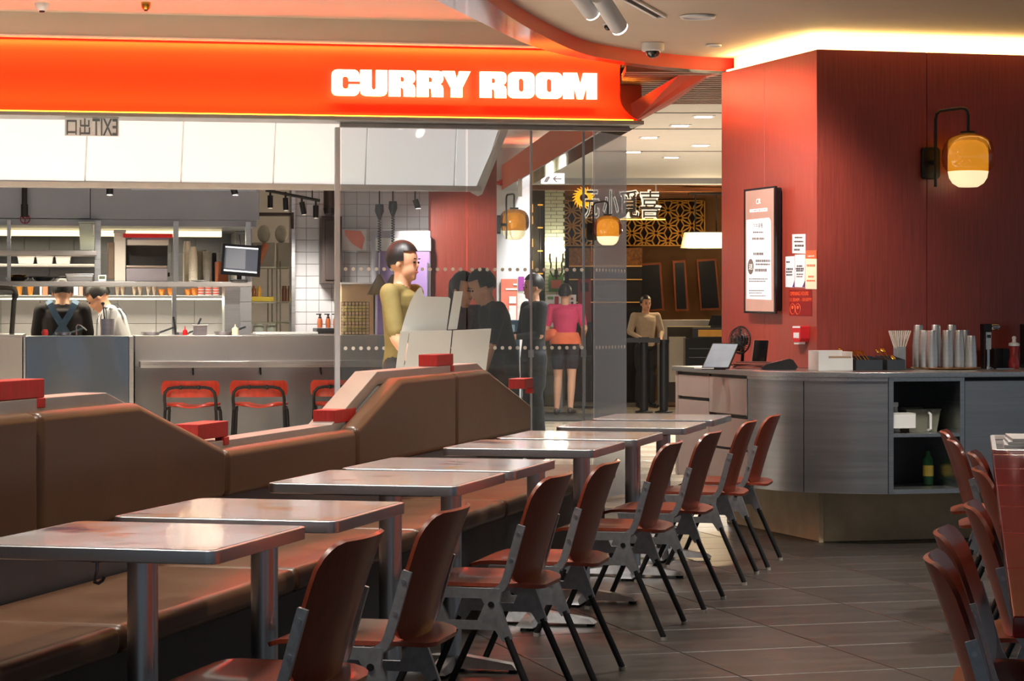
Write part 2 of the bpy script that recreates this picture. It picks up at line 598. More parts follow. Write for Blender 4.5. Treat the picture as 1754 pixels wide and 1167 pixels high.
# slatted wooden soffit, sloping salmon band, interior beam
soff = thing('slatted_soffit', 'brown wooden slat ceiling beside the end of the red sign', 'ceiling slats', (1.12, 15.35, 2.86))
slat_m = mat('soffit_slat_wood', (134, 78, 50), .5, 0, var=.25, scale=5, stretch=(1, 20, 20))
sm = MB().box(-.375, .75, -.04, .04, 0, .05).mesh('slat', slat_m, bevel=.004, seg=1)
for k in range(18):
    o = bpy.data.objects.new('slat', sm); put(o, soff); o.location = (0, k * .135, 0)
MB().box(-.375, .75, -.1, 2.5, .09, .11).build('backing', mat('soffit_dark', (52, 34, 26), .8, var=.1), soff)
salmon = mat('salmon_band_paint', (232, 96, 66), .5, 0, var=.06, scale=2)
mb = MB()
q = [P(1080, 178, 16.15), P(1165, 127, 15.55), P(1236, 90, 15.3), P(1236, 124, 15.3), P(1208, 131, 15.55), P(1150, 174, 15.9), P(1086, 208, 16.15)]
mb.add([tuple(x) for x in q] + [(x.x + .02, x.y + .12, x.z) for x in q], [tuple(range(7)), tuple(range(13, 6, -1))] + [(i, (i + 1) % 7, (i + 1) % 7 + 7, i + 7) for i in range(7)])
o = mb.build('trim_3', salmon, smooth=False, kind='structure'); o['label'] = 'sloping salmon band rising beside the slatted soffit'
bm_ = MB(); a = Vector((.80, 16.2)); b = Vector((-.12, 26.2)); d = b - a
bm_.box(0, d.length, -.1, .1, 2.60, 2.86)
o = bm_.build('beam', mat('orange_beam_paint', (240, 104, 58), .5, 0, var=.05, scale=2), None, kind='structure'); o['label'] = 'orange ceiling beam inside the shop'
o.name = 'trim_4'; o.location = (a.x, a.y, 0); o.rotation_euler = (0, 0, math.atan2(d.y, d.x))
MB().box(.02, d.length - .02, -.098, .098, 2.588, 2.601).build('mirror_soffit', mirror, o)

# ---------------------------------------------------------------- shop sign fascia
ORG = (1, .84, .10)
sign_red = mat('sign_red_acrylic', (232, 25, 24), .6, 0, var=.02, scale=2, spec=.015)
x0, x1 = K.at(-620, 200, 0).x, K.at(1084, 200, 0).x
prof = []
for i in range(13):
    t = i / 12
    z = 2.575 + .485 * t
    y = -.16 + .15 * (1 - (1 - min(1, t / .36)) ** 2.2) - .10 * max(0, t - .78)
    prof.append((y, z))
fas = thing('sign_fascia', 'glowing red curved shop sign fascia above the glass front', 'shop sign', K.w(0, 0), K.a)
mb = MB()
v = []
for (y, z) in prof: v += [(x0, y, z), (x1 - .10 + (-y) * .62, y, z)]
for (y, z) in prof: v += [(x0, .1, z), (x1 - .10 + (-y) * .62, .1, z)]
n = len(prof); f = []
for i in range(n - 1):
    f.append((2 * i, 2 * i + 1, 2 * i + 3, 2 * i + 2))
    f.append((2 * n + 2 * i, 2 * n + 2 * i + 2, 2 * n + 2 * i + 3, 2 * n + 2 * i + 1))
    f.append((2 * i + 1, 2 * n + 2 * i + 1, 2 * n + 2 * i + 3, 2 * i + 3))
mb.add(v, f)
mb.build('face_panel', sign_red, fas)
MB().box(x0, x1 + .03, -.20, .12, 2.545, 2.572).build('bottom_ledge', mat('sign_ledge', (150, 148, 146), .4, .6, var=.1), fas, bevel=.004)
led_o = mat('sign_led_strip', (255, 170, 60), .5, emit=8, emit_rgb=(255, 160, 40))
MB().box(x0, x1 - .04, -.185, -.172, 2.573, 2.579).build('led_strip', led_o, fas)
MB().box(x0, x1 - .12, -.165, -.145, 3.075, 3.083).build('led_strip', led_o, fas)
L_ = x1 - x0
for zz, yy, rot, pw in ((2.579, -.158, (math.radians(180 - 32), 0, 0), 10), (3.058, -.05, (math.radians(18), 0, 0), 14)):
    l = area('sign_wash', ((x0 + x1 - .08) / 2, yy, zz), L_ - .05, pw * L_, ORG, sy=.008, spread=1.9)
    l.rotation_euler = rot; l.parent = fas
# small bright lamp heads along the top
lampm = mat('sign_lamp_lens', (255, 236, 210), .4, emit=9, emit_rgb=(255, 226, 180))
for px in (-420, -260, -120, 5, 50, 225, 345, 420, 480, 545):
    c = K.at(px, 70, -.2)
    MB().box(c.x - .05, c.x + .05, -.22, -.17, 3.066, 3.074).build('lamp_head', lampm, fas)
# bulkhead over the sign
bh = MB().box(x0 - 1, x1 + .3, -.34, -.24, 3.04, 3.195)
bh.box(x0 - 1, x1 + .3, -.24, .5, 3.085, 3.13)
o = bh.build('trim_5', ceil_m, smooth=False, kind='structure'); o.location = K.w(0, 0); o.rotation_euler = (0, 0, K.a); o['label'] = 'beige bulkhead along the top of the red sign'
MB().box(x0 - 1, x1 + .3, -.345, -.335, 3.036, 3.046).build('edge_bead', mat('bead_white', (250, 235, 225), .4, var=.02), o)


# letters CURRY ROOM: very heavy slab shapes, halo lit
def letter(ch):
    if ch == 'C':
        o = rrect(0, 0, 1, 1, .20)
        # cut the mouth: outline as one polygon
        out = [(1, .44), (.62, .44), (.62, .40), (.60, .30), (.54, .26), (.46, .26), (.40, .31), (.39, .38), (.39, .62), (.40, .69), (.46, .74), (.54, .74), (.60, .70), (.62, .60), (.62, .56), (1, .56)]
        body = [(1, .80), (.98, .89), (.92, .96), (.83, 1), (.20, 1), (.10, .98), (.03, .91), (0, .80), (0, .20), (.03, .09), (.10, .02), (.20, 0), (.83, 0), (.92, .04), (.98, .11), (1, .20)]
        return [out + body]
    if ch == 'U':
        return [[(0, 1), (.42, 1), (.42, .32), (.45, .26), (.5, .24), (.55, .26), (.58, .32), (.58, 1), (1, 1), (1, .22), (.97, .10), (.90, .03), (.78, 0), (.22, 0), (.10, .03), (.03, .10), (0, .22)]]
    if ch == 'R':
        return [[(0, 0), (.44, 0), (.44, .34), (.50, .34), (.54, .31), (.56, .25), (.57, 0), (1, 0), (1, .30), (.97, .42), (.88, .49), (.96, .56), (1, .66), (1, .82), (.97, .92), (.90, .98), (.80, 1), (0, 1)],
                [(.44, .56), (.53, .56), (.58, .60), (.59, .66), (.58, .72), (.53, .76), (.44, .76)]]
    if ch == 'Y':
        return [[(-.04, 1), (.44, 1), (.53, .66), (.62, 1), (1.06, 1), (.74, .36), (.74, 0), (.30, 0), (.30, .36)]]
    if ch == 'O':
        return [rrect(0, 0, 1, 1, .22, 6), rrect(.40, .24, .60, .76, .095, 4)]
    if ch == 'M':
        return [[(0, 0), (.30, 0), (.30, .58), (.42, 0), (.58, 0), (.70, .58), (.70, 0), (1, 0), (1, 1), (.60, 1), (.50, .52), (.40, 1), (0, 1)]]


letter_m = mat('halo_letter_acrylic', (255, 248, 235), .4, emit=1.15, emit_rgb=(255, 246, 232))
yl = -.06
lets = [('C', 568, 615), ('U', 617, 663), ('R', 666, 711), ('R', 714, 759), ('Y', 759, 803), ('R', 822, 867), ('O', 870, 915), ('O', 918, 963), ('M', 965, 1022)]
words = {'CURRY': lets[:5], 'ROOM': lets[5:]}
k = 0
for ch, pa, pb in lets:
    a = K.at(pa, 0, yl).x; b = K.at(pb, 0, yl).x
    pyb = 163.5 + (pa - 568) / 450 * 6.5; pyt = 119 + (pa - 568) / 450 * 6.5
    zb = K.at(pa, pyb, yl).z; zt = K.at(pa, pyt, yl).z
    M_ = T(a, yl, zb) @ XZ @ Matrix.Diagonal((b - a, zt - zb, 1, 1))
    v, f = curve_mesh(letter(ch), .03, M_)
    MB().add(v, f).build('sign_letter', letter_m, fas, smooth=False)['label'] = 'white glowing letter ' + ch
# sign letters also light the red face behind them
for pa, pb in ((568, 803), (822, 1022)):
    a = K.at(pa, 141, -.03); b = K.at(pb, 145, -.03)
    l = area('letter_halo', ((a.x + b.x) / 2, -.035, a.z - .01), b.x - a.x + .02, 7, (1, .84, .3), sy=.17)
    l.rotation_euler = (math.radians(90), 0, 0); l.parent = fas

# ---------------------------------------------------------------- glass front
pane_m = glassy('clear_shop_glass', (200, 216, 222), tint=.055, refl=.22)
edge_m = glassy('corner_glass_painted_sheen', (222, 232, 246), tint=.30, refl=.10)  # pale blue tint puts the pane's bright reflection into its colour
dot_m = glassy('frosted_dot', (250, 249, 244), tint=.92, refl=0)
ZT = 2.512


glz = thing('shopfront_glazing', 'glass shopfront with slim metal posts under the red sign', 'glass front', K.w(0, 0), K.a)


def glass_pane(pa, pb, lyb_, label, m=pane_m):
    a = K.at(pa, 0, 0); b = K.at(pb, 0, lyb_); d = b - a; L_ = math.hypot(d.x, d.y)
    o = MB().box(.002, L_ - .002, -.006, .006, .02, ZT).build('pane', m, glz, label=label)
    o.location = (a.x, 0, 0); o.rotation_euler = (0, 0, math.atan2(d.y, d.x))
    for pz in (1.572, 1.045):
        dm = MB(); nn = int(L_ / .0515)
        for i in range(nn):
            c = .03 + i * .0515
            dm.lathe([(.0125, 0), (.0125, .0012)], 12, T(c, -.0065, pz) @ RX(90))
        dm.build('dot_row', dot_m, o, kind='stuff')
    return o


glass_pane(584, 798, 0, 'clear pane with dot rows beside the steel post')
glass_pane(801, 908, 0, 'clear pane with dot rows between two thin joints')
glass_pane(912, 1014, 0, 'clear pane with dot rows next to the glass corner')
glass_pane(1017, 1072, .42, 'corner pane with a painted blue grey sheen, turning back from the shopfront', edge_m)
post_m = mat('post_steel', (176, 180, 188), .4, .15, var=.08, scale=5, rvar=.05)
a = K.at(574, 0, -.02); b = K.at(582.5, 0, -.02)
MB().box(a.x, b.x, -.03, .03, .01, ZT).build('end_post', post_m, glz, bevel=.003)
MB().box(a.x - .012, b.x + .012, -.045, .045, 0, .01).build('foot_plate', post_m, glz)
for px in (910, 1000):
    c = K.at(px, 0, .02)
    MB().box(c.x - .007, c.x + .007, .018, .04, 0, ZT).build('mullion', post_m, glz, bevel=.002)
    MB().box(c.x - .016, c.x + .016, .01, .042, .98, 1.03).build('clamp', post_m, glz)
MB().box(K.at(582, 0, 0).x, K.at(1078, 0, 0).x, -.02, .03, ZT + .001, 2.543).build('head_rail', mat('head_rail_steel', (160, 158, 156), .35, .8, var=.1), glz, bevel=.003)
MB().box(K.at(582, 0, 0).x, K.at(1014, 0, 0).x, -.03, .03, 0, .02).build('floor_channel', post_m, glz)

# back-to-front exit sign hanging behind the ledge
t = thing('exit_sign', 'grey hanging exit plate with lettering seen from behind', 'exit sign', K.w(0, -.1), K.a)
a = K.at(111, 199.5, -.1); b = K.at(204, 234, -.1); a.z = min(a.z, 2.5435)
MB().box(a.x, b.x, -.006, .006, b.z, a.z).build('plate', mat('exit_plate', (226, 228, 232), .4, 0, var=.05), t, bevel=.002)
sc_ = K.sc(150, -.1)
em = mat('exit_letter_grey', (104, 110, 120), .5, 0, var=.05)
for body, pa, pb in (('EXIT', 203, 158), ('出口', 155, 113)):
    wa, wb = K.at(pa, 0, -.1).x, K.at(pb, 0, -.1).x
    v, f = text_mesh(body, 30 * sc_ * 1.25, .002, bold=.002, width=abs(wa - wb) * .96)
    ys = [p[1] for p in v]; hh = max(ys) - min(ys); k_ = 29 * sc_ / hh; my = (max(ys) + min(ys)) / 2
    M_ = T((wa + wb) / 2, -.008, (a.z + b.z) / 2) @ XZ @ Matrix.Diagonal((-1, k_, 1, 1)) @ T(0, -my, 0)
    MB().add(v, f, M_).build('lettering', em, t, smooth=False)

# ================================================================ TABLES
ORD = ['nearest', 'second', 'third', 'fourth', 'fifth', 'sixth', 'seventh', 'eighth']


def nodes_print(name, seed, cols):
    """glossy printed table top: blurred photo-like blots (flat print)"""
    m = bpy.data.materials.new(name); m.use_nodes = True
    nt = m.node_tree; N = nt.nodes; L = nt.links; b = N['Principled BSDF']
    b.inputs['Roughness'].default_value = .17; b.inputs['Coat Weight'].default_value = .6; b.inputs['Coat Roughness'].default_value = .1
    tc = N.new('ShaderNodeTexCoord'); mp = N.new('ShaderNodeMapping'); mp.inputs['Location'].default_value = (seed * 3.1, seed * 1.7, seed)
    L.new(tc.outputs['Object'], mp.inputs[0])
    prev = None
    for i, (c, sc, lo, hi) in enumerate(cols):
        nz = N.new('ShaderNodeTexNoise'); nz.inputs['Scale'].default_value = sc; nz.inputs['Detail'].default_value = 3 + i
        m2 = N.new('ShaderNodeMapping'); m2.inputs['Location'].default_value = (i * 7.3, i * 2.9, 0); L.new(mp.outputs[0], m2.inputs[0]); L.new(m2.outputs[0], nz.inputs['Vector'])
        r = N.new('ShaderNodeMapRange'); r.inputs[1].default_value = lo; r.inputs[2].default_value = hi; L.new(nz.outputs[0], r.inputs[0])
        mx = N.new('ShaderNodeMix'); mx.data_type = 'RGBA'
        if prev is None: mx.inputs[6].default_value = (*s2l((186, 180, 180)), 1)
        else: L.new(prev, mx.inputs[6])
        mx.inputs[7].default_value = (*s2l(c), 1); L.new(r.outputs[0], mx.inputs[0]); prev = mx.outputs[2]
    L.new(prev, b.inputs['Base Color'])
    return m


TW, TD = .627, .648
tpos = [(-2.222, 5.310), (-2.191, 6.095), (-2.204, 7.346), (-2.196, 8.075), (-2.180, 9.346), (-2.155, 10.126), (-2.121, 11.162), (-2.119, 12.002)]
blue_steel = mat('table_steel', (206, 212, 218), .30, 1, var=.05, scale=4, rvar=.03)
post_blue = blue_steel
prt = [nodes_print('table_print_%d' % i, i + 1, c) for i, c in enumerate([
    [((196, 140, 112), 2.2, .5, .62), ((96, 96, 112), 4.0, .56, .66), ((206, 206, 212), 3.1, .5, .6), ((140, 40, 34), 14, .70, .74)],
    [((176, 168, 160), 2.5, .5, .6), ((84, 78, 80), 6.0, .60, .68), ((190, 150, 120), 3.5, .55, .66), ((214, 214, 216), 9, .66, .72)],
    [((190, 186, 180), 2.5, .5, .6), ((150, 70, 56), 5.0, .64, .70), ((92, 88, 86), 7.0, .62, .7), ((204, 170, 120), 4, .6, .7)],
    [((170, 178, 190), 2.3, .5, .6), ((206, 160, 60), 5.5, .66, .72), ((110, 96, 90), 6.0, .6, .68), ((186, 90, 60), 6, .66, .72)]])]


def table_meshes():
    d = {}
    d['tabletop'] = MB().prism(rrect(-TW / 2, -TD / 2, TW / 2, TD / 2, .028, 5), .706, .738).mesh('tabletop', blue_steel, bevel=.003)
    m = MB()
    m.cyl((0, 0, .03), (0, 0, .70), .0375, n=28)
    d['pedestal'] = m.mesh('pedestal', post_blue)
    m = MB().box(-.2, .2, -.2, .2, .694, .706)
    d['top_plate'] = m.mesh('top_plate', steel_dark, bevel=.002)
    m = MB()
    # two cast bars: long one across the row, short one along it
    for L_, w, rot in ((.50, .075, 0), (.44, .075, 90)):
        m.add([(-L_ / 2, -w / 2, .012), (L_ / 2, -w / 2, .012), (L_ / 2, w / 2, .012), (-L_ / 2, w / 2, .012),
               (-L_ / 2 + .02, -w / 3, .03), (L_ / 2 - .02, -w / 3, .03), (L_ / 2 - .02, w / 3, .03), (-L_ / 2 + .02, w / 3, .03),
               (-.06, -w / 3, .055), (.06, -w / 3, .055), (.06, w / 3, .055), (-.06, w / 3, .055)],
              [(3, 2, 1, 0), (0, 1, 5, 9, 8, 4), (2, 3, 7, 11, 10, 6), (1, 2, 6, 5), (3, 0, 4, 7), (4, 8, 11, 7), (8, 9, 10, 11), (9, 5, 6, 10)], RZ(rot))
    d['base'] = m.mesh('base', alu)
    for i, (x, y) in enumerate(((-.23, 0), (.23, 0), (0, -.2), (0, .2))): d['glide%d' % i] = MB().cyl((x, y, 0), (x, y, .014), .018, n=12).mesh('glide', rubber)
    return d


TM = table_meshes()
for i, (lx, ly) in enumerate(tpos):
    nfar = 7 - i
    lab = 'square steel pedestal table with printed top, %s in the bench row from the service counter' % (ORD[nfar] if nfar else 'first')
    if i == 0: lab = 'square steel pedestal table with a bag hook under its printed top'
    t = thing('pedestal_table', lab, 'table', R.w(lx, ly), R.a, 'steel tables along the bench')
    for nme, me in TM.items():
        o = bpy.data.objects.new(nme.rstrip('0123'), me); put(o, t)
    v, f = curve_mesh([rrect(-TW / 2 + .012, -TD / 2 + .012, TW / 2 - .012, TD / 2 - .012, .02, 4)], .001, T(0, 0, .7386))
    MB().add(v, f).build('printed_top', prt[i % 4], t, smooth=False)
    if i == 0:
        hk = MB().tube([(-.0, -.27, .705), (-.0, -.27, .68), (-.003, -.275, .665), (.0, -.285, .655), (.012, -.29, .653), (.022, -.29, .660), (.026, -.29, .668)], .004, 8)
        hk.cyl((0, -.27, .700), (0, -.27, .706), .014, n=12)
        hk.build('bag_hook', steel_dark, t)

# ================================================================ CHAIRS
glide_m = mat('chair_glide', (170, 166, 158), .4, .3, var=.1)


def chair_parts():
    P_ = []
    # backrest shell
    rows = []
    ts = [0, .02, .05, .1, .17, .27, .4, .55, .7, .82, .9, .95, .98, 1]
    for t in ts:
        h = .335
        d0, d1 = t * h, (1 - t) * h
        w = .222 - .010 * (1 - t)
        rb, rt = .085, .075
        if d0 < rb: w -= rb - math.sqrt(max(0, rb * rb - (rb - d0) ** 2))
        if d1 < rt: w -= rt - math.sqrt(max(0, rt * rt - (rt - d1) ** 2))
        row = []
        for j in range(13):
            s = -1 + 2 * j / 12
            x = s * w
            y = .176 + .085 * t + .022 * t * t - .045 * (x / .222) ** 2
            row.append((x, y, .425 + h * t))
        rows.append(row)
    P_.append(('backrest', MB().sheet(rows, .011).mesh('backrest', ply)))
    rows = []
    for t in [0, .02, .06, .12, .2, .32, .45, .6, .74, .86, .93, .97, 1]:
        y = -.215 + .45 * t
        d0, d1 = t * .45, (1 - t) * .45
        w = .212
        r = .07
        if d0 < r: w -= r - math.sqrt(max(0, r * r - (r - d0) ** 2))
        r2 = .11
        if d1 < r2: w -= r2 - math.sqrt(max(0, r2 * r2 - (r2 - d1) ** 2))
        row = []
        for j in range(13):
            s = -1 + 2 * j / 12
            x = s * w
            z = .432 - .018 * (1 - (x / .212) ** 2) * math.sin(PI * min(1, max(0, t))) - .022 * max(0, (-y - .13) / .085) ** 2 - .012 * (max(0, y - .16) / .075) ** 2
            row.append((x, y, z))
        rows.append(row)
    P_.append(('seat', MB().sheet(rows[::-1], .012).mesh('seat', ply)))
    for s in (-1, 1):
        xs = s * .228
        path = [(.02, .404), (.075, .404), (.103, .408), (.124, .421), (.138, .444), (.149, .480), (.163, .53), (.177, .58), (.188, .617)]
        m = MB()
        v, f = curve_mesh([offset_path(path, .025)], .014, T(xs, 0, 0) @ YZ)
        m.add(v, f)
        arm = m.mesh('back_bracket', alu, bevel=.002, seg=1)
        P_.append(('back_bracket', arm, [('bolt', MB().cyl((xs - s * .004, yy, zz), (xs + s * .010, yy, zz), .006, n=10).mesh('bolt', steel)) for yy, zz in ((.157, .508), (.180, .590))]))
        outer_ = [(-.125, .418), (.125, .418), (.118, .372), (.158, .262), (.130, .250), (.104, .288), (-.104, .288), (-.130, .250), (-.158, .262), (-.118, .372)]
        hole = [(-.060, .386), (.060, .386), (.070, .368), (.046, .316), (-.046, .316), (-.070, .368)]
        v, f = curve_mesh([outer_, hole], .016, T(xs, 0, 0) @ YZ)
        cast = MB().add(v, f).mesh('side_casting', alu, bevel=.002, seg=1)
        P_.append(('side_casting', cast, [('casting_plug', MB().cyl((xs - .006 * s, yy, .368), (xs + .012 * s, yy, .368), .010, n=12).mesh('casting_plug', black)) for yy in (-.092, .092)]))
        for e in (-1, 1):
            lg = MB().cyl((xs, e * .141, .268), (xs + s * .014, e * .255, .012), .0115, n=12)
            gl = MB().cyl((xs + s * .0145, e * .2555, .0), (xs + s * .014, e * .255, .014), .013, n=12)
            P_.append(('leg', lg.mesh('leg', black), [('glide', gl.mesh('glide', glide_m))]))
    for y0, y1 in ((-.02, .02), (.08, .11)): P_.append(('seat_crossbar', MB().box(-.225, .225, y0, y1, .396, .410).mesh('seat_crossbar', steel_dark)))
    cl = MB().box(-.03, .03, -.20, -.05, .394, .404)
    return P_


CP = chair_parts()


def place_chair(loc, rot, label, group):
    t = thing('plywood_chair', label, 'chair', loc, rot, group)
    for p in CP:
        o = bpy.data.objects.new(p[0], p[1]); put(o, t)
        if len(p) > 2:
            for nme, me in p[2]:
                q = bpy.data.objects.new(nme, me); put(q, o)
    return t


cpx = [(662, 913), (810, 868), (982, 812), (1064, 791), (1170, 758), (1236, 740), (1296, 722), (1336, 712)]
for i, (px, py) in enumerate(cpx):
    Y = (HC - .752) * F / (py - HY); w = Vector(((px - 877) / F * Y, Y))
    b_, a_ = w.dot(R.r), w.dot(R.d)
    a_ -= .17; b_ -= .262
    nfar = 7 - i
    place_chair(R.w(b_, a_), -PI / 2 + R.a + math.radians([0, 1, -1, 1, 0, -1, 1, 0][i]),
                'brown plywood chair facing the bench, %s in the row from the service counter' % (ORD[nfar] if nfar else 'first'),
                'plywood chairs facing the bench')

# right-hand group
R2 = Fr(.89, 4.15, -11.2)     # ly along the long red table, lx across it
rpx = [(1588, 958), (1604, 914), (1655, 868), (1668, 806), (1660, 778), (1625, 755), (1612, 741)]
for i, (px, py) in enumerate(rpx):
    Y = (HC - .756) * F / (py - HY); w = Vector(((px - 877) / F * Y, Y))
    c = Vector((w.x, w.y, 0)) + Vector((R2.r.x, R2.r.y, 0)) * .275
    if i < 5: lab = 'brown plywood chair tucked under the long red table, %s from its near end' % ['first', 'second', 'third', 'fourth', 'fifth'][i]
    else: lab = ['brown plywood chair at the steel table beyond the red one, nearer the red table', 'brown plywood chair at the steel table beyond the red one, nearer the counter'][i - 5]
    place_chair(c, PI / 2 + R2.a + math.radians([1, -2, 0, 2, -1, 1, 0][i]), lab, 'plywood chairs at the right-hand tables')

# long red table made of wide boards
tabred = mat('red_gloss_tabletop', (150, 40, 34), .14, 0, var=.25, scale=3, stretch=(1.2, 14, 14), coat=.7, rvar=.05)
t = thing('long_table', 'long glossy red wooden table of wide boards', 'table', R2.w(0, 0), R2.a)
LT = 5.15
bw = LT / 6.4
y = 0; k = 0
while y < LT - .05:
    L_ = min(bw, LT - y) - .010
    MB().box(0, .78, y, y + L_, .70, .74).build('board', tabred, t, bevel=.004)
    y += bw; k += 1
MB().box(.06, .72, .05, LT - .05, .662, .699).build('apron', mat('red_apron', (120, 30, 26), .4, var=.2, scale=4), t, bevel=.003)
for yy in (.5, 2.5, 4.6):
    m = MB()
    for x in (.30, .48): m.cyl((x, yy, .03), (x, yy, .662), .02, n=14)
    m.build('pedestal', steel_dark, t)
    MB().box(.1, .68, yy - .04, yy + .04, 0, .03).build('base', alu, t, bevel=.006)
t = thing('steel_table', 'steel table with printed top standing end to end with the red table', 'table', R2.w(.39, LT + .62), R2.a)
for nme in TM:
    o = bpy.data.objects.new(nme.rstrip('0123'), TM[nme]); put(o, t); o.scale = (1.24, 1.8 if nme in ('tabletop', 'top_plate') else 1, 1)
v, f = curve_mesh([rrect(-.37, -.56, .37, .56, .02, 4)], .001, T(0, 0, .7386))
MB().add(v, f).build('printed_top', prt[1], t, smooth=False)
# folded newspapers / menus stacked on it
for k in range(3):
    o = MB().box(-.34, .30, -.2, .2, 0, .012).build('menu_card', mat('menu_card_grey', (168, 170, 172), .4, .3, var=.25, scale=9, stretch=(1, 8, 1)), None, bevel=.002)
    o.location = R2.w(.39 + .01 * k, LT + .36 + .012 * k, .7395 + k * .0125); o.rotation_euler = (0, 0, R2.a + .03 * k)
    put(o, None, 'grey printed menu card in the stack on the steel end table', 'menu', 'menu cards on the steel end table')

# ================================================================ BENCH
BZ = -2.96
bench = thing('banquette_bench', 'long brown leatherette banquette with stepped high and low backrests', 'bench', R.w(0, 0), R.a)


def cushion(name, prof, y0, y1, x0, x1, m, parent, bev=.035):
    """prof: top outline [(ly,z)...] from y0 to y1; extruded between x0 (front) and x1 (back), bottom at prof end"""
    mb = MB(); n = len(prof)
    v = [(x0, a, z) for a, z in prof] + [(x1, a, z) for a, z in prof]
    f = [tuple(range(n)), tuple(range(2 * n - 1, n - 1, -1))] + [(i, (i + 1) % n, (i + 1) % n + n, i + n) for i in range(n)]
    mb.add(v, f)
    return mb.build(name, m, parent, bevel=bev, seg=4)


zb, zh, zl = .62, .987, .79
segs = [
    [(2.6, zb), (2.6, zh), (4.795, zh), (4.795, zb)],
    [(4.80, zb), (4.80, zh), (6.305, zh), (6.305, zb)],
    [(6.315, zb), (6.315, zh), (7.06, zh), (7.845, zl + .005), (7.845, zb)],
    [(7.853, zb), (7.853, zl), (9.38, zl), (9.38, zb)],
    [(9.39, zb), (9.39, zl + .005), (10.05, zh), (10.99, zh), (10.99, zb)],
    [(11.0, zb), (11.0, zh), (11.63, zh), (12.587, .775), (12.587, zb)],
]
for q in segs: cushion('back_cushion', q, 0, 0, BZ, BZ - .085, leather, bench, .03)
for a, b in ((2.6, 4.33), (4.34, 5.73), (5.74, 7.14), (7.15, 8.55), (8.56, 9.96), (9.97, 11.36), (11.37, 12.45)):
    MB().box(BZ - .02, -2.455, a, b, .375, .455).build('seat_cushion', seatleather, bench, bevel=.028, seg=4)
MB().box(BZ - .06, -2.52, 2.6, 12.45, .10, .374).build('seat_base', darkbase, bench, bevel=.004)
MB().box(BZ - .06, -2.56, 2.6, 12.45, 0, .10).build('toe_kick', rubber, bench)
MB().box(BZ - .09, BZ - .03, 2.6, 12.5, .374, .64).build('rear_panel', mat('bench_steel_panel', (96, 104, 116), .35, .9, var=.15, scale=2, rvar=.1), bench)
railm = mat('bench_rail_steel', (196, 190, 184), .33, .75, var=.08, scale=3, rvar=.06)
for pr in ([(2.6, 1.022), (7.0, 1.022)], [(7.0, 1.022), (7.86, .812)], [(7.86, .812), (9.33, .812)], [(9.33, .812), (9.98, 1.018)], [(9.98, 1.018), (11.75, 1.018)], [(11.75, 1.018), (12.62, .79)]):
    (a, za), (b, zc) = pr
    mb = MB()
    xa, xb = BZ - .095, BZ - .20
    v = [(xa, a, za), (xa, b, zc), (xb, b, zc), (xb, a, za), (xa, a, za - .06), (xa, b, zc - .06), (xb, b, zc - .06), (xb, a, za - .06)]
    mb.add(v, [(0, 1, 2, 3), (7, 6, 5, 4), (0, 4, 5, 1), (1, 5, 6, 2), (2, 6, 7, 3), (3, 7, 4, 0)])
    mb.build('top_rail', railm, bench, bevel=.003)
    mb = MB()
    xa, xb = BZ - .10, BZ - .19
    v = [(xa, a, za - .06), (xa, b, zc - .06), (xb, b, zc - .06), (xb, a, za - .06), (xa, a, 0), (xa, b, 0), (xb, b, 0), (xb, a, 0)]
    mb.add(v, [(0, 1, 2, 3), (7, 6, 5, 4), (0, 4, 5, 1), (1, 5, 6, 2), (2, 6, 7, 3), (3, 7, 4, 0)])
    mb.build('rear_wall', mat('bench_rear_panel', (186, 184, 182), .4, .2, var=.06, scale=3), bench)
# red L-shaped wooden clips on the rail
def clip(ly, z, mirror_=1, L_=.30):
    m = MB()
    m.box(BZ - .19, BZ - .094, ly - L_ / 2, ly + L_ / 2, z + .001, z + .058)
    m.box(BZ - .128, BZ - .090, ly + L_ / 2 - .05, ly + L_ / 2, z - .030, z + .0005)
    o = m.build('wooden_clip', redblock, bench, bevel=.003)
    return o


def lyb(px, b=BZ - .13):
    dv = Vector(((px - 877) / F, 1)); t = b / dv.dot(R.r); return (dv * t).dot(R.d)


clip(lyb(20), 1.022); clip(lyb(350), .824); clip(lyb(578), .812); clip(lyb(751), 1.018); clip(lyb(896), .85, L_=.2)

# white menu display standing on the far rail
disp_m = mat('display_white_acrylic', (214, 218, 216), .35, 0, var=.02, scale=4)
disp_g = disp_m
disp_l = disp_m
DX = BZ - .52
D = Fr(*R.w(DX, lyb(757, DX)).xy, 2)
t = thing('menu_display', 'white acrylic menu display with a wave-shaped panel behind the bench', 'display stand', R.w(DX, lyb(757, DX), 0), D.a)


def dp(px, py):
    q = D.at(px, py, 0); return (q.x, q.z)


def plate(pts, y, th, nme, m, par):
    v, f = curve_mesh([[dp(*p) for p in pts]], th, T(0, y, 0) @ XZ)
    return MB().add(v, f).build(nme, m, par, bevel=.0015, seg=1)


MB().box(dp(690, 600)[0], dp(830, 600)[0], -.05, .05, 0, dp(700, 625)[1]).build('pedestal', disp_g, t, bevel=.004)
plate([(678, 632), (691, 632), (701, 567), (686, 567)], -.035, .05, 'side_bin', disp_m, t)
plate([(692, 634), (767.5, 634), (774, 566), (702, 567)], -.03, .06, 'left_bin', disp_g, t)
plate([(769.5, 634), (832, 634), (841, 563), (776, 566)], -.03, .06, 'right_bin', disp_m, t)
arc = [(686, 572), (690, 556), (696, 536), (703, 517), (710, 503), (716, 495), (720, 492), (723, 494), (724, 500), (727, 508), (768, 509), (772, 512), (771, 520), (765, 566)]
plate(arc, .03, .014, 'wave_panel', disp_l, t)
plate([(767, 565), (778, 499), (793, 499), (783, 564)], .03, .03, 'card_slab', disp_m, t)

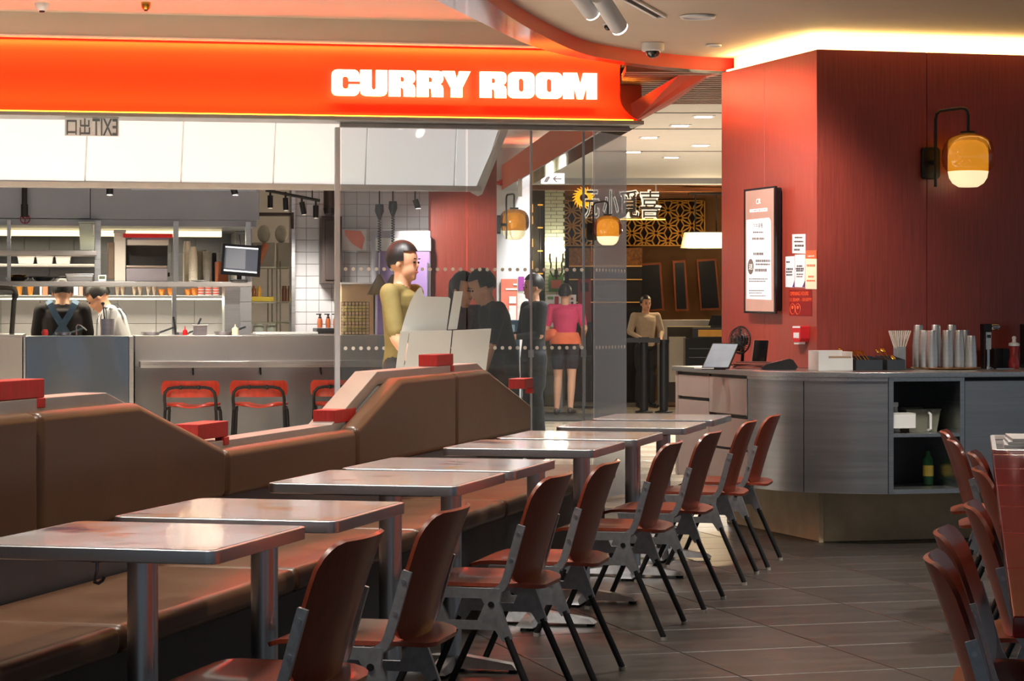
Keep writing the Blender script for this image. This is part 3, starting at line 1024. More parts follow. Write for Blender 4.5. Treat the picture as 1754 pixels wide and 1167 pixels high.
# ================================================================ SERVICE COUNTER
cm_steel = mat('counter_door_steel', (168, 172, 178), .34, .92, var=.1, scale=1.2, stretch=(1, 1, 30), rvar=.06)
cm_taupe = mat('counter_drawer_taupe', (152, 138, 132), .45, .15, var=.05, scale=3)
concrete = mat('board_marked_concrete', (196, 180, 150), .8, 0, var=.18, scale=5, bump=.5)
a18 = math.radians(18)
dL = Vector((-math.sin(a18), math.cos(a18))); dF = Vector((math.cos(math.radians(15)), math.sin(math.radians(15))))
V0 = Vector((1.56, 12.60)); RAD = .70
tl = RAD * math.tan((PI - math.acos(dL.dot(dF))) / 2)
PL = V0 + dL * tl; PF = V0 + dF * tl
nL = Vector((math.cos(a18), math.sin(a18)))
CC = PL + nL * RAD
A0 = math.atan2((PL - CC).y, (PL - CC).x); A1 = math.atan2((PF - CC).y, (PF - CC).x)
if A1 < A0: A1 += 2 * PI
if A0 < 0 and A1 > PI: A0, A1 = A0, A1


def front(s, off=0.0):
    """point on counter front: s<0 along the left face, 0..arc length round the corner, beyond along the front"""
    arcL = RAD * (A1 - A0)
    if s < 0: p = PL - dL * s; n = -nL
    elif s < arcL:
        a = A0 + s / RAD; n = Vector((math.cos(a), math.sin(a))); p = CC + n * RAD
    else:
        p = PF + dF * (s - arcL); n = Vector((math.sin(math.radians(15)), -math.cos(math.radians(15))))
    return p + n * off


ARC = RAD * (A1 - A0)


def s_at(px, z=.6):
    best = None
    for i in range(-300, 500):
        s = i * .01; p = front(s); q = 877 + F * p.x / p.y
        if best is None or abs(q - px) < best[0]: best = (abs(q - px), s)
    return best[1]


def strip(s0, s1, z0, z1, off0, off1, n=None):
    n = n or max(1, int(abs(s1 - s0) / .05))
    S = [s0 + (s1 - s0) * i / n for i in range(n + 1)]
    v = []
    for s in S:
        a = front(s, off1); b = front(s, off0)
        v += [(a.x, a.y, z0), (a.x, a.y, z1), (b.x, b.y, z1), (b.x, b.y, z0)]
    f = [(3, 2, 1, 0), (4 * n, 4 * n + 1, 4 * n + 2, 4 * n + 3)]
    for i in range(n):
        for k in range(4):
            f.append((4 * i + k, 4 * i + (k + 1) % 4, 4 * i + 4 + (k + 1) % 4, 4 * i + 4 + k))
    return MB().add(v, f)


sA, sB, sC, sD, sE = s_at(1157), s_at(1281), s_at(1376), s_at(1523), s_at(1651)
sZ = sE + 1.9
# concrete plinth
q0 = Vector((1.723, 13.02))
pl = MB(); e1 = q0 + dL * 1.33; e2 = q0 + dF * 3.6
pl.prism([(q0.x, q0.y), (e2.x, e2.y), (e2.x + dL.x * 1.33, e2.y + dL.y * 1.33), (e1.x, e1.y)], 0, .29)
o = pl.build('concrete_plinth', concrete, None, bevel=.006); put(o, None, 'raw concrete plinth under the curved steel counter', 'plinth')
MB().box(-.012, .012, -.012, .012, 0, .288, T(q0.x, q0.y, 0)).build('corner_bead', concrete, o)
# worktop
wt = thing('counter_worktop', 'brushed steel worktop with rounded corner over the service counter', 'worktop')
strip(sA - .01, sZ, .925, .955, .02, -.50).build('slab', steel_h, wt, bevel=.003, smooth=True)
strip(sB + .02, s_at(1520), .906, .924, .012, -.02).build('front_lip', steel_h, wt)
# drawer unit
du = thing('drawer_cabinet', 'taupe drawer cabinet at the left end of the service counter', 'cabinet')
strip(sA, sB, .29, .924, -.03, -.48, 4).build('carcass', cm_taupe, du)
sM = s_at(1215)
strip(sA, sA + .035, .29, .924, 0, -.03, 1).build('end_panel', cm_taupe, du)
for (a, b, z0, z1) in ((sA + .04, sM - .005, .775, .905), (sA + .04, sM - .005, .295, .755), (sM, sB, .695, .905), (sM, sB, .50, .672), (sM, sB, .295, .485)):
    d = strip(a, b, z0, z1, 0, -.028, 3).build('drawer_front', cm_taupe, du, bevel=.002, seg=1)
    strip(a, b - .02, z1 + .002, z1 + .012, -.012, -.03, 2).build('finger_pull', black, d)
strip(sB - .012, sB, .69, .905, .002, -.03, 1).build('edge_strip', steel, du)
# curved doors
for a, b, lab in ((sB + .004, sC - .003, 'tightly curved brushed steel cabinet beside the taupe drawers'), (sC + .003, sD - .008, 'gently curved steel cabinet beside the open shelf unit')):
    c = thing('curved_cabinet', lab, 'cabinet')
    strip(a, b, .29, .905, 0, -.02).build('door', cm_steel, c, smooth=True)
    strip(a, b, .29, .924, -.024, -.46).build('carcass', black, c)
# open shelf
os_ = thing('open_shelf_unit', 'open steel shelf unit with a glass pitcher tray inside the counter', 'shelf unit')
strip(sD - .004, sD + .022, .29, .924, .002, -.46, 1).build('side_panel', steel, os_)
strip(sE - .026, sE, .29, .924, .002, -.46, 1).build('side_panel', steel, os_)
strip(sD + .022, sE - .026, .29, .315, .004, -.45, 2).build('bottom_board', steel_h, os_)
strip(sD + .022, sE - .026, .60, .618, -.004, -.45, 2).build('shelf_board', steel_h, os_)
strip(sD + .022, sE - .026, .905, .924, .002, -.45, 2).build('top_rail', steel_h, os_)
strip(sD + .022, sE - .026, .29, .924, -.44, -.46, 2).build('back_board', darkbase, os_)
c = thing('curved_cabinet', 'flat steel cabinet to the right of the open shelf unit', 'cabinet')
strip(sE + .004, sZ, .29, .905, 0, -.02).build('door', cm_steel, c, smooth=True)
strip(sE + .004, sZ, .29, .924, -.024, -.46).build('carcass', black, c)

# ================================================================ KITCHEN AND SHOP INTERIOR
class KT:
    """a thing standing in a frame, measured by its outline on the plane ly"""

    def __init__(s, name, label, cat, px, py, ly, group=None, fr=None, z=None):
        s.fr = fr or K; s.ly = ly; s.b = s.fr.at(px, py, ly)
        if z is not None: s.b.z = z
        s.t = thing(name, label, cat, s.fr.w(s.b.x, s.b.y, s.b.z), s.fr.a, group)

    def L(s, px, py, dy=0):
        q = s.fr.at(px, py, s.ly + dy); return Vector((q.x - s.b.x, dy, q.z - s.b.z))

    def box(s, name, m, px0, py0, px1, py1, dy0=0, dy1=.1, parent=None, bevel=.003, mb=None, fin=True, **kw):
        a = s.L(px0, py0, dy0); c = s.L(px1, py1, dy0)
        mb = mb or MB()
        mb.box(min(a.x, c.x), max(a.x, c.x), dy0, dy1, min(a.z, c.z), max(a.z, c.z))
        return mb.build(name, m, parent or s.t, bevel=bevel, seg=1, **kw) if fin else mb

    def poly(s, name, m, pts, dy0=0, dy1=.02, parent=None, bevel=0, **kw):
        v, f = curve_mesh([[(s.L(*p, dy0).x, s.L(*p, dy0).z) for p in pts]], dy1 - dy0, T(0, (dy0 + dy1) / 2, 0) @ XZ)
        return MB().add(v, f).build(name, m, parent or s.t, bevel=bevel, seg=1, smooth=False, **kw)

    def tube(s, name, m, pts, r, parent=None, n=8, dy=0):
        return MB().tube([s.L(p[0], p[1], p[2] if len(p) > 2 else dy) for p in pts], r, n).build(name, m, parent or s.t)

    def z0(s, dy=0):
        return -s.b.z


grey_tile = mat('grey_wall_tile', (112, 112, 116), .3, 0, var=.08, scale=3, rvar=.05)
white_tile = cream_tile = mat('white_wall_tile', (206, 208, 214), .22, 0, var=.04, scale=3, rvar=.05)
grout_w = mat('wall_grout', (150, 148, 146), .8, 0, var=.05, scale=20)


def tiled(name, label, px0, px1, ly, z0, z1, tw, th, m, gm=grout_w, thick=.12):
    a = K.at(px0, 0, ly).x; b = K.at(px1, 0, ly).x
    w = MB().box(0, b - a, .006, thick, z0, z1).build(name, gm, None, smooth=False, kind='structure')
    w['label'] = label
    w.location = K.w(a, ly); w.rotation_euler = (0, 0, K.a)
    nx = max(1, round((b - a) / tw)); nz = max(1, round((z1 - z0) / th)); tw = (b - a) / nx; th = (z1 - z0) / nz
    me = MB().box(.002, tw - .002, 0, .006, .002, th - .002).mesh('tile', m, bevel=.0015, seg=1)
    for i in range(nx):
        for j in range(nz):
            o = bpy.data.objects.new('tile', me); put(o, w); o.location = (i * tw, 0, z0 + j * th)
    return w


# walls
zs = K.at(200, 514, 3.9).z
tiled('wall_back', 'grey and cream tiled wall behind the kitchen line', -480, 418, 3.9, zs, 2.35, .20, .20, grey_tile)
w2 = tiled('wall_splashback', 'cream lit splashback tiles below the back shelf', -480, 398, 3.86, 1.0, zs, .30, .21, cream_tile, thick=.04)
tiled('wall_pier', 'grey tiled pier beside the storage doorway', 404, 431, 3.3, .9, 2.3, .16, .16, grey_tile, thick=.7)
tiled('wall_tiled', 'white tiled wall beside the storage doorway', 503, 740, 3.3, .9, 2.35, .098, .098, white_tile)
t = MB().box(K.at(498, 0, 3.28).x, K.at(504, 0, 3.28).x, 3.2, 3.42, 0, 2.3).build('door_1', steel, None, kind='structure', label='steel frame edge of the storage doorway')
t.location = K.w(0, 0); t.rotation_euler = (0, 0, K.a)
for nme, (pa, pb, ly0, ly1, z0, z1), m, lab in (
        ('wall_storage', (425, 520, 5.2, 5.3, 0, 2.6), white, 'pale storeroom wall seen through the doorway'),
        ('wall_upper', (415, 745, 3.35, 3.5, 2.35, 3.05), white, 'white wall above the tiles'),
        ('wall_upper_left', (-480, 424, 3.95, 4.05, 2.35, 3.05), white, 'white wall above the hood')):
    a = K.at(pa, 0, ly0).x; b = K.at(pb, 0, ly0).x
    o = MB().box(a, b, ly0, ly1, z0, z1).build(nme, m, None, smooth=False, kind='structure', label=lab)
    o.location = K.w(0, 0); o.rotation_euler = (0, 0, K.a)
# dark door head over storage door
k = KT('door_head', 'dark brown header over the storage doorway', 'door frame', 465, 372, 3.28)
k.box('header', mat('dark_brown_frame', (60, 46, 42), .5, var=.1), 436, 364, 503, 370, 0, .1)
k.box('jamb', MATS['dark_brown_frame'], 498, 364, 503.5, 392, -.09, -.085)
area('shelf_strip_beam', K.w(K.at(200, 0, 3.62).x, 3.62, K.at(200, 515, 3.62).z), 1.75, 9, (1, .86, .62), sy=.03).rotation_euler = (math.radians(-24), 0, K.a)

# red veneer wall panel inside the shop
wr = tiled('wall_red', 'tall red veneer wall inside the shop', 738, 851, 2.6, 0, 3.05, .45, 3.05, redwood, redblock)

# hanging white light panels
lp_m = mat('light_panel_diffuser', (244, 242, 240), .5, emit=.62, emit_rgb=(246, 243, 240))
k = KT('light_box', 'row of white backlit menu panels hanging under the red sign', 'light box', 400, 318, .42)
seams = [-510, -343, -177.5, -12, 151, 315.5, 473.5, 631, 783.5, 866]
for i in range(len(seams) - 1):
    a, b = seams[i] + 1.6, seams[i + 1] - 1.6
    sl = 43 if i == len(seams) - 2 else 5.5
    tl, tr_ = k.L(a, 190, -.12), k.L(b, 190, -.12)
    bl, br = k.L(a - 5.5, 308 + .0125 * a, .05), k.L(b - sl, 308 + .0125 * b, .05)
    q = [tl, tr_, br, bl]
    mb = MB().add([tuple(p) for p in q] + [(p.x, p.y + .02, p.z) for p in q], [(0, 1, 2, 3), (7, 6, 5, 4), (0, 4, 5, 1), (1, 5, 6, 2), (2, 6, 7, 3), (3, 7, 4, 0)])
    mb.build('panel', lp_m, k.t)
fm = mat('light_box_frame', (206, 203, 200), .45, .1, var=.1)
mb = MB()
a, b = k.L(-515, 308, .05), k.L(824, 319, .05)
mb.box(a.x, b.x, .03, .16, b.z - .035, b.z - .004 + .004)
mb.build('bottom_frame', fm, k.t, bevel=.003)
mb = MB(); a = k.L(-515, 190, -.1); b = k.L(860, 190, -.1); c = k.L(0, 310, .05)
mb.add([(a.x, -.095, a.z), (b.x, -.095, b.z), (k.L(820, 310, .07).x, .075, c.z - .03), (a.x, .075, c.z - .03)], [(0, 1, 2, 3)])
mb.build('back_board', fm, k.t)
# slanted white end cheek
q = [k.L(858, 222, -.12), k.L(871, 222, -.12), k.L(826, 333, .06), k.L(813, 326, .06)]
MB().add([tuple(p) for p in q] + [(p.x + .02, p.y + .3, p.z) for p in q], [(0, 1, 2, 3), (7, 6, 5, 4), (0, 4, 5, 1), (1, 5, 6, 2), (2, 6, 7, 3), (3, 7, 4, 0)]).build('end_cheek', white, k.t)
for px in (200, 600):
    c = k.L(px, 200, 0); MB().cyl((c.x, .0, c.z - .05), (c.x, .0, 3.05 - k.b.z), .008).build('hanger_rod', steel, k.t)

# ---------------------------------------------------------------- counter line
pinkish = mat('counter_satin_steel', (186, 184, 184), .36, .85, var=.08, scale=1.5, rvar=.06)
k = KT('kitchen_counter', 'satin steel kitchen counter with a long bar ledge', 'counter', 420, 575, 1.45, z=0)
tz = K.at(420, 575, 1.45).z
k.b.z = 0
a = k.L(231, 0).x; b = k.L(862, 0).x; a0 = k.L(-60, 0).x
MB().box(a, b, 0, .75, .0, tz).build('front_panel', pinkish, k.t, bevel=.003)
lz = K.at(420, 619, 1.08).z
aL = K.at(240, 0, 1.08).x - k.b.x
MB().box(aL, b, -.37, -.001, lz - .045, lz).build('bar_ledge', steel_h, k.t, bevel=.004)
MB().box(a, b, -.03, -.001, 0, lz - .046).build('bar_apron', mat('bar_apron_steel', (150, 152, 156), .24, .85, var=.06, scale=1.2, rvar=.05), k.t)
for px in (330, 445, 548): # bag hooks under the ledge
    c = k.L(px, 0); MB().tube([(c.x, -.06, lz - .046), (c.x, -.06, lz - .09), (c.x, -.085, lz - .10), (c.x, -.09, lz - .08)], .006, 6).build('bag_hook', black, k.t)
k2 = KT('steel_door_cabinet', 'polished steel cabinet door with wavy reflections beside the bar ledge', 'cabinet', 135, 575, 1.05, z=0)
k2.b.z = 0
wavy = mat('wavy_polished_steel', (176, 186, 196), .16, 1, var=.06, scale=1.2, stretch=(1, 1, .4), bump=.5)
xa, xb = k2.L(40, 0).x, k2.L(229, 0).x
MB().box(xa, xb, .012, 1.14, 0, tz - .005).build('carcass', steel_dark, k2.t)
xd0, xd1 = k2.L(45, 0).x, k2.L(220, 0).x
rows = [[(xd0 + (xd1 - xd0) * i / 24, -.014 - .010 * math.sin(PI * j / 20) ** 2 * (.6 + .4 * math.sin(7 * i / 24 + 1)) - .0025 * math.sin(11 * i / 24 + 5 * j / 20), .12 + (tz - .12) * j / 20) for i in range(25)] for j in range(21)]
MB().sheet(rows[::-1], .012).build('door', wavy, k2.t)
MB().box(k2.L(221, 0).x, xb, -.010, .012, .12, tz).build('side_stile', steel, k2.t, bevel=.002)
MB().box(xa, k2.L(44, 0).x, -.010, .012, .12, tz).build('side_stile', steel, k2.t, bevel=.002)
k3 = KT('counter_end', 'satin steel counter end beside the polished door', 'counter', 0, 575, 1.05, z=0)
k3.b.z = 0
MB().box(k3.L(-520, 0).x, k3.L(38.5, 0).x, 0, 1.14, 0, tz).build('front_panel', pinkish, k3.t, bevel=.003)
MB().box(k3.L(-520, 0).x, k3.L(38.5, 0).x, -.002, 1.1, tz, tz + .012).build('worktop', steel_h, k3.t)
# kitchen work surface behind
k4 = KT('prep_counter', 'steel prep counter running behind the satin front', 'counter', 230, 572, 2.25, z=0)
k4.b.z = 0
MB().box(k4.L(-500, 0).x, k4.L(585, 0).x, 0, .45, .1, tz - .01).build('worktop', steel_h, k4.t)

# ---------------------------------------------------------------- bar stools
def bar_stool(px, label):
    q = K.at(px, 690, .55)
    t = thing('bar_stool', label, 'stool', K.w(q.x, .55), K.a + math.radians(-8), 'red bar stools at the ledge')
    red = mat('stool_red_plywood', (188, 58, 36), .35, 0, var=.2, scale=5, stretch=(8, 8, 1), coat=.2)
    rows = []
    for j in range(7):
        tt = j / 6; z = .712 + .112 * tt; w = .195 - .02 * (abs(tt - .5) * 2) ** 4
        rows.append([(s * w, -.205 + .05 * s * s, z) for s in [-1 + i / 6 for i in range(13)]])
    MB().sheet(rows[::-1], .012).build('backrest', red, t)
    rows = []
    for j in range(9):
        tt = j / 8; y = -.17 + .36 * tt; w = .185 * (1 - .5 * (abs(tt - .5) * 2) ** 5)
        rows.append([(s * w, y, .655 - .018 * (1 - s * s)) for s in [-1 + i / 6 for i in range(13)]])
    MB().sheet(rows, .012).build('seat', red, t)
    fr = MB().tube([(-.17, -.15, .63), (-.172, -.19, .70), (-.165, -.215, .745), (-.14, -.222, .772), (-.1, -.222, .78), (.1, -.222, .78), (.14, -.222, .772), (.165, -.215, .745), (.172, -.19, .70), (.17, -.15, .63)], .011, 8)
    fr.build('back_frame', black, t)
    for s in (-1, 1):
        MB().tube([(s * .17, -.15, .63), (s * .20, -.22, 0)], .011, 8).build('leg', black, t)
        MB().tube([(s * .17, .15, .62), (s * .175, .16, .60), (s * .20, .22, 0)], .011, 8).build('leg', black, t)
        MB().tube([(s * .17, -.16, .63), (s * .17, .15, .63)], .010, 8).build('seat_rail', black, t)
    MB().tube([(-.187, .185, .28), (.187, .185, .28)], .009, 8).build('footrest', black, t)
    for s in (-.06, .06):
        MB().sphere((s, -.222, .78), .016).build('bracket_knob', black, t)


bar_stool(330, 'red plywood bar stool with black frame, closest to the polished steel door')
bar_stool(446, 'red plywood bar stool with black frame, middle one of three')
bar_stool(582, 'red plywood bar stool with black frame, standing behind the glass post')

# ---------------------------------------------------------------- hood and rack
k = KT('extractor_hood', 'long steel extractor hood over the kitchen', 'extractor hood', 200, 375, 2.1)
hood_m = mat('hood_steel', (150, 153, 158), .36, .85, var=.1, scale=1.2, rvar=.08)
hood_m2 = hood_m
zt = K.at(200, 296, 2.1).z - k.b.z
a, b, c = k.L(-480, 0).x, k.L(155, 0).x, k.L(444, 0).x
MB().box(a, b - .003, 0, 1.75, 0, zt).build('left_section', hood_m2, k.t, bevel=.003)
MB().box(b, c, 0, 1.75, -.003, zt).build('right_section', hood_m, k.t, bevel=.003)
MB().box(a, c - .02, .03, 1.7, -.05, -.004).build('lower_lip', hood_m, k.t)
a2 = k.L(290, 322, -.01); b2 = k.L(440, 327, -.01)
MB().box(k.L(225, 0).x, k.L(438, 0).x, -.03, -.002, a2.z - .02, a2.z).build('cover_strip', mat('cover_strip', (176, 186, 198), .4, .5, var=.05), k.t)
lx0, lx1 = a, k.L(392, 0).x
hl = area('hood_lamp_beam', ((lx0 + lx1) / 2, .925, -.104), lx1 - lx0, 62, (1, .88, .66), sy=.05); hl.parent = k.t
MB().box(a, k.L(392, 0).x, .9, .95, -.10, -.055).build('lamp_tube', mat('hood_lamp', (255, 240, 190), .5, emit=2.0, emit_rgb=(255, 236, 176)), k.t)

rk = KT('pass_rack', 'steel pass-through rack with shelves standing on the kitchen counter', 'shelf rack', 215, 487, 2.0)
zbot = tz - rk.b.z
for pa, pb in ((12, 18.5), (162, 173), (297, 306), (421, 430)):
    x_a, x_b = rk.L(pa, 0).x, rk.L(pb, 0).x
    MB().box(x_a, x_b, .0, .05, rk.L(0, 481.8).z, rk.L(0, 377).z).build('upright', steel, rk.t, bevel=.003)
shelf_m = mat('rack_shelf_steel', (188, 186, 184), .35, .8, var=.1, scale=2, rvar=.06)
z1 = rk.L(0, 482).z; z2 = rk.L(0, 490).z
MB().box(rk.L(-300, 0).x, rk.L(431, 0).x, -.06, .40, z2, z1).build('shelf', shelf_m, rk.t, bevel=.003)
z3 = rk.L(0, 429).z; z4 = rk.L(0, 437).z
MB().box(rk.L(-300, 0).x, rk.L(166, 0).x, -.05, .40, z4, z3).build('shelf', shelf_m, rk.t, bevel=.003)
mb = MB().box(rk.L(386, 0).x, rk.L(413, 0).x, .10, .4, zbot, z2)
MB().box(rk.L(-298, 0).x, rk.L(-288, 0).x, .0, .4, zbot + .0125, z2).build('end_post', steel, rk.t)
MB().box(rk.L(298, 0).x, rk.L(306, 0).x, .36, .4, zbot, z2).build('rear_post', steel, rk.t)
rk_side = mb.build('side_cheek', steel, rk.t)
SH = K.at(215, 482, 2.0).z; SH2 = K.at(80, 429, 2.0).z
# back shelf behind the cooks
bs = KT('back_shelf', 'steel wall shelf behind the cooks', 'shelf', 200, 506, 3.45)
MB().box(bs.L(-440, 0).x, bs.L(390, 0).x, 0, .40, bs.L(0, 511).z, 0).build('board', steel_h, bs.t, bevel=.003)
MB().box(bs.L(-440, 0).x, bs.L(390, 0).x, .002, .03, bs.L(0, 513.5).z, bs.L(0, 511.2).z).build('lamp_strip', mat('shelf_lamp', (255, 246, 220), .5, emit=2.2, emit_rgb=(255, 240, 205)), bs.t)
BS = bs.b.z
bs2 = KT('back_shelf', 'upper steel wall shelf carrying three white bins', 'shelf', 80, 452, 3.45)
MB().box(bs2.L(-440, 0).x, bs2.L(166, 0).x, 0, .40, bs2.L(0, 457).z, 0).build('board', shelf_m, bs2.t, bevel=.003)
MB().box(bs2.L(-440, 0).x, bs2.L(166, 0).x, .0, .40, bs2.L(0, 432).z, bs2.L(0, 430).z).build('upper_board', steel_h, bs2.t, bevel=.002)


def lath(name, label, cat, px, ly, z, prof, m, group=None, scale=1, n=18, parts=()):
    """one turned object standing at pixel column px on plane ly"""
    q = K.at(px, 0, ly)
    t = MB().lathe([(r * scale, h * scale) for r, h in prof], n).build(name, m, None)
    t.location = K.w(q.x, ly, z); t.rotation_euler = (0, 0, K.a)
    put(t, None, label, cat, group)
    return t


def sbox(name, label, cat, px0, px1, ly, z, h, depth, m, group=None, taper=.0, lid=None):
    a = K.at(px0, 0, ly).x; b = K.at(px1, 0, ly).x; w = (b - a) / 2
    tp = taper * w
    v = [(-w + tp, 0 + tp, 0), (w - tp, tp, 0), (w - tp, depth - tp, 0), (-w + tp, depth - tp, 0), (-w, 0, h), (w, 0, h), (w, depth, h), (-w, depth, h)]
    o = MB().add(v, [(3, 2, 1, 0), (4, 5, 6, 7), (0, 1, 5, 4), (1, 2, 6, 5), (2, 3, 7, 6), (3, 0, 4, 7)]).build(name, m, None, bevel=.006)
    o.location = K.w((a + b) / 2, ly, z); o.rotation_euler = (0, 0, K.a)
    put(o, None, label, cat, group)
    if lid: MB().box(-w - .004, w + .004, -.004, depth + .004, h, h + .012).build('rim', lid, o, bevel=.003)
    return o


binw = mat('bin_white_plastic', (206, 202, 200), .4, 0, var=.03, scale=4)
for i, (a, b) in enumerate(((30, 59), (62, 91), (95, 121))):
    sbox('storage_bin', 'white square plastic bin on the upper back shelf', 'bin', a, b, 3.5, K.at(80, 452, 3.45).z, .052, .2, binw, 'white bins on the back shelf', .12, binw)
# pitcher
pit = mat('clear_polycarbonate', (206, 216, 204), .18, 0, var=.03, scale=4, trans=.35)
o = sbox('plastic_pitcher', 'tall cloudy plastic pitcher upside on the upper rack shelf', 'pitcher', 135, 164, 1.965, SH2, .20, .10, pit, None, .16, pit)
MB().tube([(.045, -.004, .19), (.045, -.03, .185), (.045, -.034, .12), (.045, -.008, .11)], .008, 8).build('handle', whiteg, o)
# pans and bowls on the main shelf, left
panm = mat('dark_pan_iron', (32, 30, 30), .45, .4, var=.2, scale=10)
for i, px in enumerate((30, 74)):
    o = lath('frying_pan', 'dark iron frying pan lying on the pass shelf' if i else 'dark iron pan holding brass bowls on the pass shelf', 'pan', px, 2.12, SH, [(.05, 0), (.075, .012), (.085, .03), (.082, .03), (.07, .012), (.0, .008)], panm)
    MB().box(.08, .19, -.012, .012, .022, .034).build('handle', panm, o, bevel=.004)
for i, px in enumerate((27, 36)):
    lath('brass_bowl', 'small brass bowl nested in the dark pan', 'bowl', px, 2.1, SH + .012 + i * .0, [(.02, 0), (.032, .02), (.038, .035), (.034, .035), (.02, .006), (0, .004)], gold, 'brass bowls on the pass shelf')
o = sbox('steel_tray', 'shallow steel food tray on the pass shelf', 'tray', 113, 160, 2.06, SH, .045, .22, steel_h, None, .06, steel_h)
k = KT('kitchen_timer', 'small white kitchen timer with a green display on the pass shelf', 'timer', 175, 482, 1.975, z=SH)
k.box('case', whiteg, 168, 482, 182, 471, 0, .03)
k.box('display', mat('lcd_green', (96, 104, 84), .3, var=.05), 170, 478, 180, 473, -.003, .001)
# cup sealing machine
k = KT('cup_sealer', 'cream cup sealing machine with a red top bar on the pass shelf', 'machine', 240, 482, 2.0, z=SH)
crm = mat('machine_cream', (206, 198, 184), .4, .1, var=.04, scale=4)
k.box('column', crm, 196, 481.8, 215, 398, 0, .22)
k.box('column_cap', mat('machine_cap', (170, 166, 164), .35, .6, var=.05), 195, 398, 216, 394, -.005, .225)
k.box('base', mat('machine_base_grey', (160, 154, 160), .35, .6, var=.06), 216, 481.8, 287, 459, .01, .26)
k.box('base_top', mat('machine_top', (150, 136, 124), .35, .5, var=.1), 216, 459, 286, 455, .0, .26)
k.box('head', crm, 218, 420, 289, 411, .0, .12)
k.box('head_plate', mat('machine_lilac', (150, 150, 172), .4, .4, var=.05), 226, 411, 290, 407.5, .01, .12)
k.box('red_bar', mat('machine_red', (222, 30, 30), .35, var=.04), 211, 407, 296, 400.5, -.01, .11)
k.box('rear_housing', mat('machine_dark', (50, 46, 44), .5, var=.1), 216, 455, 287, 420, .20, .24)
k.box('side_knob', black, 287, 474, 291, 467, .05, .1)
k.box('side_drum', mat('machine_drum', (120, 100, 84), .4, .5, var=.1), 185, 478, 196, 415, .04, .2)
# paper cups stacks
cupw = mat('paper_cup_white', (230, 222, 200), .55, 0, var=.03, scale=6)
cprof = [(.0, .001), (.024, 0), (.030, .05), (.033, .078), (.034, .080), (.033, .082), (.0, .080)]


def cup_stack(px, ly, n, step, m, label, cat, group, name, inv=True, s=1.0, z=None):
    for i in range(n):
        o = MB().lathe([(r * s, (.082 - h) * s) for r, h in cprof[::-1]] if inv else [(r * s, h * s) for r, h in cprof], 14)
        me = o.mesh(name, m)
        ob = bpy.data.objects.new(name, me); put(ob, None, label, cat, group)
        q = K.at(px, 0, ly); ob.location = K.w(q.x, ly, (SH if z is None else z) + i * step)


MBs = {}
cup_stack(321, 2.22, 21, .0112, cupw, 'cream paper cup in the taller stack on the pass shelf', 'cup', 'taller stack of cream paper cups', 'paper_cup', s=1.0)
cup_stack(331, 2.12, 17, .0112, cupw, 'cream paper cup in the shorter stack on the pass shelf', 'cup', 'shorter stack of cream paper cups', 'paper_cup', s=1.0)
clr = mat('clear_plastic_cup', (196, 190, 176), .15, 0, var=.05, trans=.5)
cup_stack(345, 2.24, 14, .0118, clr, 'clear plastic cup in the rear stack beside the paper cups', 'cup', 'rear stack of clear cups', 'plastic_cup', inv=False, s=1.05)
cup_stack(355, 2.14, 13, .0118, clr, 'clear plastic cup in the front stack beside the paper cups', 'cup', 'front stack of clear cups', 'plastic_cup', inv=False, s=1.05)
o = lath('cup_saucer', 'white round plate under the paper cup stacks', 'plate', 340, 1.99, SH, [(.03, 0), (.05, .003), (.068, .008), (.066, .009), (.0, .004)], whiteg)
sbox('wooden_block', 'brown wooden knife block beside the screen', 'block', 369, 391, 2.12, SH, .15, .1, mat('block_wood', (168, 92, 52), .5, var=.2, scale=6, stretch=(8, 8, 1)))
sbox('dark_canister_rack', 'black canister behind the clear cups', 'canister', 363, 371, 2.24, SH, .22, .1, blackg)
# order screen
k = KT('order_screen', 'black order screen with a grey window tilted beside the rack', 'screen', 413, 482, 1.9, z=SH)
k.box('stand_foot', black, 396, 481.8, 424, 478.5, .02, .12)
k.box('stand_neck', black, 406, 479, 414, 465, .05, .08)
k.poly('bezel', blackg, [(378, 470), (445, 475), (448, 422), (382, 417)], 0, .035)
k.poly('screen_glass', mat('screen_glow', (62, 66, 76), .3, emit=.25, emit_rgb=(70, 76, 92)), [(383, 464), (440, 468.5), (442.5, 425), (386, 421)], -.003, .0)
k.poly('screen_bar', mat('screen_white', (220, 224, 230), .3, emit=.7, emit_rgb=(220, 224, 232)), [(386, 424), (442.5, 428), (442.5, 425.5), (386, 421.5)], -.004, -.002)
k.poly('screen_bar', MATS['screen_white'], [(383, 464), (440, 468.5), (440.2, 466), (383.2, 461.5)], -.004, -.002)
k.poly('screen_window', mat('screen_grey', (98, 102, 110), .3, emit=.3, emit_rgb=(98, 102, 110)), [(386, 459), (420, 461.5), (421, 427.5), (388, 425)], -.004, -.002)

# items on the back shelf
amber = mat('amber_glass', (206, 140, 60), .12, 0, var=.1, scale=8, trans=.4)
for px in (33, 52): lath('amber_glass', 'tapered amber drinking glass on the back shelf', 'glass', px, 3.56, BS, [(.018, 0), (.026, .07), (.028, .075), (.025, .075), (.016, .005), (0, .005)], amber, 'amber glasses on the back shelf')
for i, (a, b, m) in enumerate(((68, 72, whiteg), (73, 82, mat('copper_box', (206, 130, 100), .4, .3, var=.1)), (112, 125, mat('red_packet', (206, 40, 34), .45, var=.08)), (126, 134, paper), (135, 142, mat('pink_packet', (196, 150, 140), .5, var=.05)))):
    sbox('food_packet', ['narrow white packet on the back shelf', 'copper coloured box on the back shelf', 'red packet on the back shelf between the cooks', 'white packet beside the red one on the back shelf', 'pale pink packet on the back shelf'][i], 'packet', a, b, 3.56, BS, .075, .08, m)
cone = mat('steel_cone_cup', (176, 160, 146), .3, .9, var=.2, scale=6, stretch=(1, 1, 20))
